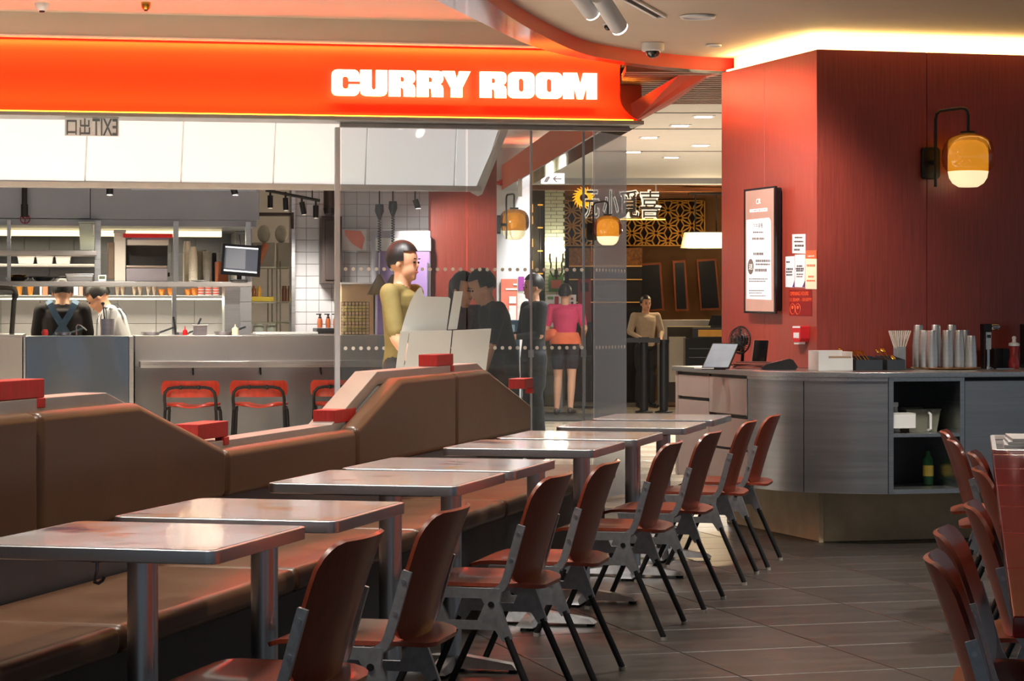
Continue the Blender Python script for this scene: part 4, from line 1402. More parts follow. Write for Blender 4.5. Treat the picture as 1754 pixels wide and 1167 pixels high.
for px in (201, 210, 230, 240, 254, 264): lath('cone_cup', 'steel cone cup standing mouth up on the back shelf', 'cup', px, 3.56, BS, [(.012, 0), (.020, .04), (.028, .076), (.026, .076), (.0, .02)], cone, 'steel cone cups on the back shelf')
for i, px in enumerate((277, 292, 322, 333)): lath('amber_bowl', 'small amber bowl in the row on the back shelf', 'bowl', px, 3.56, BS, [(.018, 0), (.028, .02), (.032, .05 + .01 * (i % 2)), (.029, .05 + .01 * (i % 2)), (.0, .006)], mat('amber_copper', (196, 120, 56), .3, .5, var=.2, scale=12), 'amber bowls on the back shelf')
redbowl = mat('red_rimmed_bowl', (226, 96, 80), .35, 0, var=.1, scale=10)
for st, (px, n) in enumerate(((344, 7), (357, 7), (370, 7))):
    for i in range(n):
        lath('red_bowl', ['red rimmed bowl in the stack next to the amber bowls', 'red rimmed bowl in the middle stack of three', 'red rimmed bowl in the stack next to the steel cheek'][st], 'bowl', px, 3.56, BS + i * .0105, [(.018, 0), (.027, .004), (.029, .0085), (.027, .0085), (.0, .003)], redbowl if i % 2 else whiteg, 'stack %d of red rimmed bowls' % (st + 1))

# counter-top clutter
CT = tz
pot = mat('steel_pot', (170, 164, 170), .3, .9, var=.1, scale=4, stretch=(1, 1, 10))
o = lath('utensil_pot', 'tall steel pot holding ladles behind the polished door', 'pot', 184, 1.95, CT + .001, [(.050, 0), (.050, .115), (.053, .118), (.047, .118), (.047, .006), (0, .006)], pot)
for i, (dx, dz, r) in enumerate(((-.03, .22, -8), (-.012, .19, 3), (.02, .18, 10))):
    q = K.at(184, 0, 1.95)
    l = MB().tube([(0, 0, 0), (dx * .8, .01 * i, dz)], .005, 6)
    l.sphere((dx * .8, .01 * i, dz), (.014, .006, .012), 8, 6)
    l = l.build('ladle', black if i == 0 else steel, None); l.location = K.w(q.x + dx * .3, 1.95, CT + .012)
    put(l, None, ['dark ladle standing in the tall pot', 'steel ladle standing in the tall pot', 'steel spoon leaning in the tall pot'][i], 'ladle')
for i, (px, r, h) in enumerate(((258, .072, .022), (312, .055, .02), (382, .068, .024), (108, .06, .02))):
    o = lath('saute_pan', ['wide steel saute pan in the middle of the kitchen counter', 'small steel saute pan beside the square tub', 'steel saute pan with a raised handle near the squeeze bottle', 'steel saute pan in front of the dark shirted cook'][i], 'pan', px, 1.95, CT + .001, [(r * .86, 0), (r, h), (r * .97, h), (r * .82, .004), (0, .004)], pot)
    MB().tube([(r * .9, 0, h * .8), (r + .06, .0, h + .02), (r + .10, 0, h + .035)], .007, 6).build('handle', steel_dark, o)
o = sbox('steel_tub', 'square steel tub with a wide rim on the counter', 'tub', 332, 355, 1.7, CT + .001, .065, .12, pot, None, .05, shelf_m)
for i, (px, dx) in enumerate(((301, -.015), (331, .02))):
    q = K.at(px, 0, 1.9)
    o = MB().box(-.008, .008, -.006, .006, 0, .135).build('knife_handle', black if i == 0 else steel_dark, None, bevel=.003)
    o.location = K.w(q.x, 1.9, CT + .002); o.rotation_euler = (0, math.radians(-7 if i == 0 else 25), K.a); put(o, None, ['upright black tong handle on the counter', 'leaning grey tong handle on the counter'][i], 'tongs')
o = lath('sauce_bottle', 'small red sauce bottle with a pointed cap on the counter', 'bottle', 317, 1.88, CT + .001, [(.016, 0), (.018, .02), (.016, .035), (.005, .042), (.003, .065), (0, .066)], mat('red_sauce', (206, 30, 30), .35, var=.05))
o = lath('squeeze_bottle', 'cream squeeze bottle at the end of the kitchen counter', 'bottle', 403, 1.9, CT + .001, [(.024, 0), (.026, .03), (.024, .048), (.012, .054), (.006, .06), (.003, .078), (0, .079)], mat('cream_bottle', (236, 226, 196), .4, var=.03))
o = MB().tube([(0, 0, 0), (0, 0, .06), (.01, 0, .075), (.03, 0, .07), (.075, 0, .035)], .006, 8)
o = o.build('counter_tap', mirror, None); q = K.at(131, 0, 1.9); o.location = K.w(q.x, 1.9, CT + .001); put(o, None, 'slim chrome tap bending over the kitchen counter', 'tap')
o = lath('red_lid_jar', 'small jar with a red lid in front of the dark shirted cook', 'jar', 77, 1.8, CT + .001, [(.022, 0), (.024, .02), (.024, .028), (.019, .029), (.019, .042), (0, .043)], mat('red_lid', (176, 40, 44), .4, var=.1))
# drain pipe and valves
k = KT('drain_pipe', 'dark bent pipe rising from the counter at the kitchen end', 'pipe', 22, 566, 1.8, z=CT)
k.tube('pipe', mat('dark_pipe', (58, 56, 50), .45, .3, var=.2, scale=10), [(20, 573), (22, 545), (24, 515), (27, 505), (26, 498), (20, 494), (-20, 492)], .018, n=12)
k.tube('coupling', black, [(25.5, 510), (26.2, 503)], .023, n=12)
k = KT('valve_pipe', 'black hanging pipe with a red valve wheel in front of the hood', 'pipe', 42, 372, 2.0)
k.tube('pipe', mat('valve_black', (34, 36, 34), .5, .3, var=.1), [(42, 300), (42, 352), (42, 370)], .02, n=12)
k.tube('valve_body', MATS['valve_black'], [(42, 350), (42, 360), (42, 372)], .026, n=12)
c = k.L(43, 375); mb = MB().tube([(c.x + .034 * math.cos(a), -.01, c.z + .034 * math.sin(a)) for a in [2 * PI * i / 18 for i in range(18)]], .004, 6, closed=True)
for a in range(3): mb.tube([(c.x, -.01, c.z), (c.x + .034 * math.cos(a * 2.094 + .5), -.01, c.z + .034 * math.sin(a * 2.094 + .5))], .004, 6)
mb.build('valve_wheel', mat('valve_red', (120, 20, 34), .45, var=.1), k.t)
k = KT('valve_cluster', 'small red valves on the wall beside the order screen', 'valve', 410, 392, 3.2)
c = k.L(408, 388)
for dz in (0, -.035):
    MB().tube([(c.x + .02 * math.cos(a), 0, c.z + dz + .014 * math.sin(a)) for a in [2 * PI * i / 14 for i in range(14)]], .004, 6, closed=True).build('valve_wheel', MATS['valve_red'], k.t)
k.tube('pipe', steel_dark, [(404, 398), (418, 398)], .008)
k.tube('cable', black, [(410, 402), (412, 420), (404, 432)], .004)
for px in (188, 397):
    k = KT('ceiling_spot', 'short black cylinder spotlight under the light panels' if px < 200 else 'tilted black cylinder spotlight at the end of the hood', 'spotlight', px, 318, 1.2)
    dx = 0 if px < 200 else 6
    k.tube('body', black, [(px, 300), (px + dx * .2, 318), (px + dx, 333)], .024, n=16)
    c = k.L(px + dx * 1.02, 334.5); MB().lathe([(.020, 0), (.0, .0005)], 16, T(c.x, 0, c.z)).build('lens', mat('spot_lens', (255, 246, 230), .4, emit=14, emit_rgb=(255, 240, 220)), k.t)
    wl = K.w(k.b.x + c.x, 1.2, k.b.z + c.z - .01)
    spot('kitchen_spot_beam', wl, wl + Vector((dx * .03, .35, -1)), 85, 110, NEUT, .7, .02)
# spotlight washing the red wall behind the glass
k = KT('ceiling_spot', 'small black spotlight washing the red wall behind the glass', 'spotlight', 714, 346, 1.75)
k.tube('body', black, [(711, 342), (716, 356)], .022, n=16)
c0_ = k.L(711, 343); MB().cyl(c0_, (c0_.x, 0, 3.05 - k.b.z), .006, n=8).build('drop_rod', black, k.t)
c = k.L(716.3, 357.5); MB().lathe([(.019, 0), (.0, .0005)], 16, T(c.x, 0, c.z)).build('lens', MATS['spot_lens'], k.t)
wl = K.w(k.b.x + c.x, 1.75, k.b.z + c.z - .01)
spot('wall_spot_beam', wl, K.w(K.at(800, 0, 2.6).x, 2.6, 1.5), 110, 85, NEUT, .7, .02)
# track with four spots
k = KT('track_light', 'black ceiling track with four cylinder spots above the storage doorway', 'track light', 500, 330, 2.3)
k.tube('track', black, [(455, 326), (548, 344)], .012)
for px, py in ((470, 329), (535, 341)):
    c0_ = k.L(px, py); MB().cyl(c0_, (c0_.x, 0, 3.05 - k.b.z), .005, n=8).build('drop_rod', black, k.t)
for i, (px, py) in enumerate(((463, 327), (489, 331), (517, 338), (541, 344))):
    s_ = k.tube('spot_head', black, [(px, py + 8), (px + (0, 1, 4, 0)[i], py + 29)], .021, n=14)
    c = k.L(px + (0, 1, 4, 0)[i], py + 30)
    MB().lathe([(.017, 0), (0, .001)], 12, T(c.x, 0, c.z)).build('lens', mat('spot_lens_dim', (255, 240, 220), .4, emit=2.5), s_)
    wl = K.w(k.b.x + c.x, 2.3, k.b.z + c.z - .01)
    spot('track_spot_beam', wl, wl + Vector((0, .55, -1)), 34, 105, NEUT, .7, .02)
    k.tube('spot_stem', black, [(px, py - 2), (px, py + 9)], .008)
# duct and dark cupboard
k = KT('exhaust_duct', 'dark round exhaust duct above the brown wall cupboard', 'duct', 566, 370, 3.0)
k.tube('duct', mat('duct_brown', (82, 72, 68), .35, .7, var=.1), [(566, 300), (566, 358)], .055, n=20)
k.tube('collar', black, [(566, 357), (566, 366), (566, 369)], [.058, .05, .035], n=20)
k = KT('wall_cupboard', 'dark brown wall cupboard on the white tiles', 'cupboard', 566, 486, 3.05)
db = mat('cupboard_dark_wood', (66, 54, 50), .5, 0, var=.15, scale=6, stretch=(10, 10, 1))
k.box('carcass', db, 552, 486, 586, 371, .02, .24)
k.box('door', mat('cupboard_door', (52, 42, 40), .45, var=.15, scale=6), 557, 480, 586, 377, .0, .02, bevel=.005)
# storage rack through the doorway
k = KT('wire_storage_rack', 'chrome wire storage rack inside the storeroom', 'rack', 462, 571, 3.95)
chrome = mat('chrome_wire', (186, 182, 160), .25, 1, var=.1)
for px in (474, 480):
    MB().cyl(k.L(px, 571), k.L(px, 448), .006, n=8).build('post', chrome, k.t)
for px in (459, 466):
    MB().cyl(k.L(px, 571, .35), k.L(px, 458, .35), .006, n=8).build('post', chrome, k.t)
for py in (457, 517, 552):
    mb = MB(); a = k.L(428, py); b = k.L(500, py)
    for dy in (0, .36): mb.box(a.x, b.x, dy, dy + .006, a.z - .012, a.z)
    for i in range(18):
        x = a.x + (b.x - a.x) * i / 18; mb.box(x, x + .004, 0, .36, a.z - .004, a.z)
    mb.build('wire_shelf', chrome, k.t)
SR1, SR2, SR3 = K.at(460, 456.5, 3.95).z, K.at(460, 516.5, 3.95).z, K.at(460, 551.5, 3.95).z
clearp = mat('clear_storage_plastic', (200, 198, 188), .25, 0, var=.1, scale=5, trans=.3)
o = sbox('storage_tub', 'clear tub of orange paper cups on the wire rack', 'tub', 433, 471, 4.0, SR1, .20, .2, clearp, None, .06)
MB().box(-.06, .0, -.006, .0, .165, .175).build('handle', black, o)
oc = mat('orange_paper_cup', (222, 140, 104), .5, 0, var=.1, scale=20, stretch=(1, 1, 8))
MB().tube([(-.05, -.004, .02), (.02, -.004, .19)], .028, 12).build('cup_roll', oc, o)
o = sbox('storage_tub', 'clear tub of plastic cups on the wire rack', 'tub', 476, 500, 4.0, SR1, .20, .2, clearp, None, .06)
bag = mat('clear_bag', (216, 214, 200), .3, 0, var=.15, scale=12, trans=.2, bump=.4)
for i, px in enumerate((452, 482)):
    q = K.at(px, 0, 4.1); mb = MB().sphere((0, 0, .07), (.055, .05, .075), 14, 10)
    o = mb.build('plastic_bag', bag, None); o.location = K.w(q.x, 4.1, SR1 + .205); put(o, None, 'knotted clear bag of lids on the orange cup tub' if i == 0 else 'knotted clear bag of lids on the plastic cup tub', 'bag')
o = sbox('yellow_tray', 'yellow tray of bottles on the wire rack', 'tray', 430, 470, 4.0, SR2, .04, .2, mat('yellow_tray', (226, 200, 70), .45, var=.05), None, .04)
for i, (px, m) in enumerate(((435, mat('amber_bottle', (150, 90, 40), .3, var=.1)), (444, mat('yellow_bottle', (232, 170, 50), .35, var=.05)))):
    o = lath('condiment_bottle', ['brown condiment bottle in the yellow tray', 'yellow condiment bottle in the yellow tray'][i], 'bottle', px, 4.08, SR2 + .041, [(.018, 0), (.019, .06), (.010, .075), (.009, .09), (0, .091)], m)
for i, px in enumerate((487, 497)):
    lath('spice_jar', 'dark spice jar with a pale base on the wire rack', 'jar', px, 4.1, SR2 + .001, [(.022, 0), (.022, .10), (.018, .11), (.018, .13), (0, .131)], mat('spice_brown', (120, 74, 48), .4, var=.15), 'spice jars on the wire rack')
for i, px in enumerate((443, 465)):
    lath('glass_jar', 'round pale glass jar on the lowest rack shelf', 'jar', px, 4.05, K.at(460, 571, 3.95).z, [(.030, 0), (.044, .015), (.044, .06), (.034, .072), (.034, .085), (0, .086)], mat('jar_glass', (190, 196, 180), .2, var=.05, trans=.2), 'glass jars in the storeroom')
sbox('storeroom_bench', 'low steel bench carrying the glass jars', 'bench', 428, 500, 3.96, 0, K.at(460, 571, 3.95).z - .002, .4, steel_h)
# soap pumps
ks = KT('soap_ledge', 'small dark ledge holding pump bottles on the white tiles', 'ledge', 562, 562, 2.95)
ks.box('ledge', black, 543, 571, 590, 562.5, 0, .34)
zs_ = K.at(562, 562, 2.95).z
for i, px in enumerate((548, 562, 575)):
    o = lath('pump_bottle', ['copper pump bottle closest to the doorway on the dark ledge', 'copper pump bottle in the middle of the dark ledge', 'copper pump bottle beside the steel post'][i], 'bottle', px, 3.05, zs_ + .001, [(.020, 0), (.021, .05), (.017, .072), (.008, .078), (.008, .088), (0, .089)], mat('copper_bottle', (176, 100, 66), .3, .4, var=.1))
    mb = MB().cyl((0, 0, .085), (0, 0, .105), .008, n=10); mb.box(-.03, .012, -.006, .006, .103, .112); mb.cyl((0, 0, .07), (0, 0, .086), .013, n=12)
    mb.build('pump_head', black, o)
# white service strip on the counter
sbox('cutting_board', 'long white cutting board on the kitchen counter', 'board', 438, 545, 1.7, CT + .001, .022, .3, whiteg)

# ---------------------------------------------------------------- behind the glass
for i, (px, pyt, pyb) in enumerate(((650, 350, 470), (673, 345, 470))):
    k = KT('heat_lamp', ['black coiled heat lamp with a cone shade next to the steel post', 'black coiled heat lamp with a cone shade in front of the lilac fridge'][i], 'pendant lamp', px, 505, 1.5 + .3 * i)
    k.tube('canopy', black, [(px, pyt), (px, pyt + 12), (px, pyt + 27)], [.03, .034, .009], n=16)
    pts = []
    for j in range(90):
        a = j * .9; c = k.L(px, pyt + 27 + j * .62); pts.append((c.x + .011 * math.cos(a), .011 * math.sin(a), c.z))
    MB().tube(pts, .004, 5).build('coil_cord', black, k.t)
    MB().cyl(k.L(px, pyt + 80), k.L(px, 472), .005, n=8).build('stem', steel, k.t)
    c0_ = k.L(px, pyt + 2); MB().cyl((c0_.x, 0, 3.05 - k.b.z), c0_, .006, n=8).build('cord', black, k.t)
    c = k.L(px - 3 + 6 * i, 505); MB().lathe([(.095, c.z), (.091, c.z + .004), (.02, c.z + .135), (.012, c.z + .15), (0, c.z + .15)], 24, T(c.x * 0, 0, 0), cap=False).build('shade', mat('heat_lamp_bronze', (140, 120, 96), .25, .9, var=.1), k.t)
    MB().sphere((0, 0, c.z + .03), .03).build('bulb', mat('heat_bulb', (255, 190, 110), .4, emit=6, emit_rgb=(255, 180, 90)), k.t)
k = KT('drinks_fridge', 'lilac glass drinks fridge with a white header', 'fridge', 690, 575, 2.3, z=0)
lil = mat('fridge_lilac', (150, 122, 176), .2, .0, var=.12, scale=2)
k.b.z = 0; k.t.location.z = 0
def fz(py): return K.at(690, py, 2.3).z
xa, xb = k.L(644, 0).x, k.L(738, 0).x
MB().box(xa, xb, .02, .28, .0, fz(395)).build('body', mat('fridge_grey', (170, 166, 176), .4, .2, var=.05), k.t, bevel=.005)
MB().box(xa + .01, xb - .01, .0, .02, .35, fz(431)).build('door', lil, k.t, bevel=.003)
MB().box(xa, xb, -.005, .02, fz(430), fz(408)).build('header', mat('fridge_header', (226, 226, 226), .4, var=.03), k.t, bevel=.003)
MB().box(xb - .03, xb - .018, -.02, .0, 1.0, fz(450)).build('handle', steel, k.t)
k = KT('wall_poster', 'white poster with an orange shape on the tiled wall behind the glass', 'poster', 607, 428, 3.2)
k.box('sheet', paper, 584, 429, 628, 393, 0, .006)
k.poly('orange_shape', mat('poster_orange', (222, 110, 84), .6, var=.04), [(590, 394), (618, 396), (625, 408), (620, 428), (604, 418), (592, 404)], -.003, 0)
k = KT('back_counter', 'steel back counter with a lit copper front behind the glass', 'counter', 640, 505, 2.35, z=0)
k.b.z = 0; k.t.location.z = 0
MB().box(k.L(585, 0).x, k.L(640, 0).x, 0, .3, 0, K.at(620, 487, 2.35).z).build('body', mat('back_counter_tan', (206, 170, 130), .4, .3, var=.08), k.t, bevel=.004)
MB().box(k.L(582, 0).x, k.L(642, 0).x, -.03, .32, K.at(620, 487, 2.35).z, K.at(620, 484, 2.35).z).build('worktop', mat('worktop_white', (236, 234, 230), .3, var=.02), k.t)
k = KT('wire_basket_stack', 'stacked black wire baskets of noodles on the counter behind the glass', 'basket', 608, 571, 1.75, z=CT + .001)
mb = MB()
a = k.L(589, 570); b = k.L(632, 514)
for i in range(11):
    z = a.z + (b.z - a.z) * i / 10 - a.z; mb.box(a.x, b.x, 0, .004, z, z + .003); mb.box(a.x, b.x, .2, .204, z, z + .003)
for i in range(8):
    x = a.x + (b.x - a.x) * i / 7
    mb.box(x, x + .003, 0, .004, 0, b.z - a.z); mb.box(x, x + .003, .2, .204, 0, b.z - a.z)
mb.build('wire_frame', mat('basket_wire', (60, 58, 54), .4, .6, var=.1), k.t)
for i in range(3):
    z = .02 + i * .075; MB().box(a.x + .01, b.x - .01, .02, .18, z, z + .045).build('noodle_pack', mat('noodle_pack', (206, 180, 110), .5, var=.25, scale=20), k.t, bevel=.006)


# ---------------------------------------------------------------- wall lamps
def wall_lamp(name, label, base, rot, s, fac=1):
    """base point on the wall; local -y points out of the wall, z up; origin at the back-plate centre"""
    t = thing(name, label, 'wall lamp', base, rot)
    MB().prism(rrect(-.045 * s, -.075 * s, .045 * s, .075 * s, .02 * s), 0, .03 * s, XZ).build('back_plate', black, t, bevel=.003)
    st = MB().cyl((0, -.03 * s, 0), (0, -.075 * s, 0), .012 * s, n=12)
    st.build('bracket', black, t)
    x1 = .135 * s * fac
    path = [(0, -.075 * s, -.115 * s), (0, -.075 * s, .20 * s), (.004 * s * fac, -.077 * s, .225 * s), (.016 * s * fac, -.082 * s, .240 * s), (.03 * s * fac, -.088 * s, .243 * s), (x1 - .03 * s * fac, -.13 * s, .252 * s), (x1 - .012 * s * fac, -.138 * s, .248 * s), (x1 - .003 * s * fac, -.14 * s, .235 * s), (x1, -.14 * s, .215 * s), (x1, -.14 * s, .145 * s)]
    MB().tube(path, .0075 * s, 10).build('arm', black, t)
    c = T(x1, -.14 * s, 0)
    MB().lathe([(.036 * s, .133 * s), (.036 * s, .143 * s)], 20, c).build('cap', black, t)
    amb = glassy('amber_lamp_glass', (190, 92, 28), tint=.30, refl=.45, rough=.03)
    gl = [(.070, -.052), (.100, -.042), (.118, -.018), (.122, .02), (.120, .055), (.110, .088), (.090, .112), (.055, .127), (.030, .131)]
    MB().lathe([(r * s, z * s) for r, z in gl], 32, c, cap=False).build('outer_glass', amb, t)
    inn = [(.0, -.118), (.045, -.117), (.072, -.100), (.088, -.075), (.094, -.045), (.094, .03), (.088, .062), (.070, .088), (.04, .101), (0, .104)]
    up = mat('lamp_opal_amber', (240, 186, 60), .4, emit=.85, emit_rgb=(240, 176, 50))
    lo = mat('lamp_opal_white', (250, 236, 190), .4, emit=1.0, emit_rgb=(246, 228, 178))
    m1, m2 = MB(), MB()
    m1.lathe([(r * s, z * s) for r, z in inn if z >= -.05], 28, c, cap=False)
    m2.lathe([(r * s, z * s) for r, z in inn if z <= -.04], 28, c, cap=False)
    m1.build('opal_shade', up, t); m2.build('opal_bowl', lo, t)
    return t


# big lamp on the red column
def on_front(px, py):
    """point on the column's front face"""
    dv = Vector(((px - 877) / F, 1)); n = CF.d; t = CF.o.dot(n) / dv.dot(n)
    return Vector((dv.x * t, t, HC - (py - HY) / F * t))


def on_left(px, py, out=0):
    n = Vector((math.cos(a18), math.sin(a18))); dv = Vector(((px - 877) / F, 1)); t = (CF.o.dot(n) - out) / dv.dot(n)
    return Vector((dv.x * t, t, HC - (py - HY) / F * t))


b0 = on_front(1591, 280)
sL = 1.24
wall_lamp('wall_lamp', 'black bracket wall lamp with an amber glass globe on the red column', b0 + Vector((CF.d.x, CF.d.y, 0)) * -.001, CF.a, sL)
# lamp on the end of the red wall inside the shop, and an added one standing for a lamp reflection in the corner glass
q = K.at(851, 385, 2.66); wp = K.w(q.x + .001, 2.66, q.z)
wall_lamp('wall_lamp', 'amber globe wall lamp on the edge of the red wall behind the glass', wp, K.a + math.radians(90 - 10), .98, 1)
q = K.at(1013, 397, -.012)
wall_lamp('wall_lamp', 'amber globe lamp added in place of a lamp reflection at the glass corner', K.w(q.x, -.012, q.z), K.a, .80, .82)

# ================================================================ THINGS ON THE SERVICE COUNTER
WZ = .9555
G = Fr(0, 13.62, 0)
# till tablet on a slanted stand
k = KT('till_tablet', 'slanted grey till tablet on a stand at the end of the service counter', 'tablet', 1235, 632, 0, fr=G, z=WZ)
def quad(name, m, pts, th, par, nrm=None):
    """four corner points (px, py, dy) given a thickness"""
    v = [k.L(*p) for p in pts]; n = (v[1] - v[0]).cross(v[3] - v[0]).normalized() * th
    return MB().add([tuple(p) for p in v] + [tuple(p + n) for p in v], [(0, 1, 2, 3), (7, 6, 5, 4), (0, 4, 5, 1), (1, 5, 6, 2), (2, 6, 7, 3), (3, 7, 4, 0)]).build(name, m, par, bevel=.0015, seg=1)
scr = mat('tablet_glass', (150, 164, 178), .12, .2, var=.15, scale=6)
v = [Vector((-.12, -.07, .004)), Vector((.035, -.10, .004)), Vector((.115, .09, .145)), Vector((-.04, .11, .148))]
n_ = (v[1] - v[0]).cross(v[3] - v[0]).normalized()
MB().add([tuple(p) for p in v] + [tuple(p - n_ * .012) for p in v], [(0, 1, 2, 3), (7, 6, 5, 4), (0, 4, 5, 1), (1, 5, 6, 2), (2, 6, 7, 3), (3, 7, 4, 0)]).build('case', black, k.t)
c_ = sum(v, Vector()) / 4
v2 = [c_ + (p - c_) * .93 + n_ * .001 for p in v]
MB().add([tuple(p) for p in v2], [(0, 1, 2, 3)]).build('screen', scr, k.t)
MB().box(-.03, .05, .02, .12, 0, .06).build('stand', black, k.t, bevel=.004)
MB().box(-.16, -.05, -.10, -.05, 0, .006).build('receipt', paper, k.t)
# desk fan
k = KT('desk_fan', 'small black desk fan standing between tablet and red wall', 'fan', 1266, 632, .12, fr=G, z=WZ)
c = Vector((0, 0, .165)); ax = Vector((-.75, -.62, .05)).normalized()
mb = MB()
M_ = T(*c) @ ax.to_track_quat('Z', 'Y').to_matrix().to_4x4()
for r in (.015, .035, .055, .072):
    mb.tube([M_ @ Vector((r * math.cos(a), r * math.sin(a), .03 - .25 * r)) for a in [2 * PI * i / 28 for i in range(28)]], .0022, 5, closed=True)
for i in range(36):
    a = 2 * PI * i / 36
    mb.tube([M_ @ Vector((r * math.cos(a), r * math.sin(a), z)) for r, z in ((.012, .028), (.045, .020), (.074, .006), (.080, -.012), (.070, -.032))], .0016, 4)
mb.tube([M_ @ Vector((.080 * math.cos(a), .080 * math.sin(a), -.012)) for a in [2 * PI * i / 28 for i in range(28)]], .005, 6, closed=True)
mb.build('grille', black, k.t)
mb = MB()
for i in range(4):
    M2 = M_ @ RZ(90 * i)
    mb.add([M2 @ Vector(p) for p in ((.01, -.01, .004), (.06, -.03, .010), (.068, .012, -.004), (.012, .012, -.004))], [(0, 1, 2, 3)])
mb.build('blades', blackg, k.t)
MB().lathe([(.03, -.05), (.036, -.035), (.03, -.01), (.0, -.008)], 18, M_).build('motor', black, k.t)
MB().tube([(.02, .03, .01), (.025, .03, .10), (.02, .02, .15)], .010, 8).build('stem', black, k.t)
MB().lathe([(.055, 0), (.055, .010), (.02, .016), (0, .016)], 22, T(.02, .03, 0)).build('base', black, k.t)
# card reader stand (upright black screen seen edge-on)
k = KT('customer_screen', 'upright black customer screen beside the desk fan', 'screen', 1299, 630, .12, fr=G, z=WZ)
M_ = RZ(-58)
MB().box(-.06, .06, -.008, .008, .02, .165, M_ @ RX(-8)).build('panel', blackg, k.t, bevel=.003)
MB().box(-.061, -.056, -.009, .009, .02, .166, M_ @ RX(-8)).build('edge_trim', steel, k.t)
MB().box(-.04, .04, -.03, .05, 0, .02, M_).build('foot', black, k.t, bevel=.003)
# pile of menus
brownm = [mat('menu_leather_%d' % i, c, .45, 0, var=.12, scale=6) for i, c in enumerate(((112, 56, 44), (136, 70, 54), (88, 44, 36)))]
for i in range(6):
    q = G.at(1293, 634, -.06)
    o = MB().box(-.11, .12, -.06, .09, 0, .0065).build('menu_board', brownm[i % 3], None, bevel=.001, seg=1)
    o.location = G.w(q.x + .006 * ((i * 7) % 4 - 1.5), q.y, WZ + .0002 + i * .0069); o.rotation_euler = (0, 0, math.radians(-20 + 5 * ((i * 5) % 3 - 1)))
    put(o, None, 'reddish brown menu board in the pile on the service counter', 'menu', 'pile of menu boards on the counter')
# card terminal
k = KT('card_terminal', 'black handheld card terminal lying on the service counter', 'card terminal', 1335, 634, -.25, fr=G, z=WZ)
mb = MB(); v, f = curve_mesh([[(-.10, 0), (.09, 0), (.10, .018), (.075, .055), (.055, .062), (-.085, .026), (-.105, .014)]], .085, XZ)
MB().add(v, f).build('body', black, k.t, bevel=.004)
MB().add([(-.075, -.03, .0318), (.04, -.03, .0598), (.04, .03, .0598), (-.075, .03, .0318)], [(0, 1, 2, 3)]).build('display', mat('terminal_screen', (150, 140, 140), .2, var=.08), k.t)
# white tissue box
k = KT('napkin_box', 'white open napkin box at the foot of the red column', 'box', 1435, 634, -.36, fr=CF, z=WZ)
def cbx(nm, m, px0, py0, px1, py1, d0, d1, par=None, bevel=.003): return k.box(nm, m, px0, py0, px1, py1, d0, d1, par, bevel)
a = k.L(1402, 634).x; b = k.L(1461, 634).x; h = k.L(1420, 601).z
MB().box(a, b, 0, .006, 0, h * .62).build('front_panel', whiteg, k.t, bevel=.002)
MB().box(a, a + .06, -.001, .0, 0, h).build('front_return', whiteg, k.t)
MB().box(a, a + .006, .006, .16, 0, h).build('side_panel', whiteg, k.t, bevel=.002)
MB().box(b - .006, b, .006, .16, 0, h * .95).build('side_panel', whiteg, k.t, bevel=.002)
MB().box(a, b, .154, .16, 0, h).build('rear_panel', whiteg, k.t, bevel=.002)
MB().box(a + .008, b - .008, .008, .152, .002, h * .7).build('napkins', mat('brown_napkin', (168, 146, 126), .8, var=.15, scale=20, stretch=(1, 1, 12)), k.t)
# cutlery bins
binm = mat('cutlery_bin_grey', (58, 66, 74), .4, 0, var=.06, scale=5)
spoonm = gold


def cutlery_bin(px0, px1, label):
    kk = KT('cutlery_bin', label, 'bin', (px0 + px1) / 2, 633, -.34, fr=CF, z=WZ)
    a, b = kk.L(px0, 633).x, kk.L(px1, 633).x; h = .058
    MB().box(a, b, 0, .005, 0, h).build('front_wall', binm, kk.t, bevel=.002)
    MB().box(a, b, .175, .18, 0, h * 1.35).build('rear_wall', binm, kk.t, bevel=.002)
    for x in (a, b - .005):
        mb = MB().add([(x, .005, 0), (x, .175, 0), (x, .175, h * 1.35), (x, .005, h), (x + .005, .005, 0), (x + .005, .175, 0), (x + .005, .175, h * 1.35), (x + .005, .005, h)], [(0, 1, 2, 3), (7, 6, 5, 4), (0, 4, 5, 1), (1, 5, 6, 2), (2, 6, 7, 3), (3, 7, 4, 0)])
        mb.build('side_wall', binm, kk.t)
    MB().box(a, b, .005, .175, 0, .005).build('floor_plate', binm, kk.t)
    return kk, a, b


kk, a1, b1 = cutlery_bin(1466, 1512, 'dark grey cutlery bin of gold forks beside the napkin box')
k2_, a2, b2 = cutlery_bin(1520, 1551, 'dark grey cutlery bin of gold spoons beside the straw cup')


def utensil(kk, x0, y0, x1, y1, z1, kind, label, m):
    p0 = Vector((x0, y0, .007)); p1 = Vector((x1, y1, z1))
    mb = MB(); mb.tube([p0, p0.lerp(p1, .5), p1], [.0028, .0022, .0028], 6)
    d = (p1 - p0).normalized(); q = d.to_track_quat('Z', 'Y').to_matrix().to_4x4()
    if kind == 'spoon': mb.sphere((0, 0, .018), (.0155, .006, .022), 12, 8, T(*p1) @ q)
    else:
        mb.box(-.009, .009, -.0015, .0015, -.002, .014, T(*p1) @ q)
        for i in range(4): mb.box(-.009 + i * .0052, -.0066 + i * .0052, -.0012, .0012, .014, .034, T(*p1) @ q)
    o = mb.build('gold_' + kind, m, None)
    o.matrix_world = Matrix.Translation(kk.fr.w(kk.b.x, kk.b.y, kk.b.z)) @ Matrix.Rotation(kk.fr.a, 4, 'Z')
    put(o, None, label, kind, 'gold %ss in the cutlery bin' % kind)


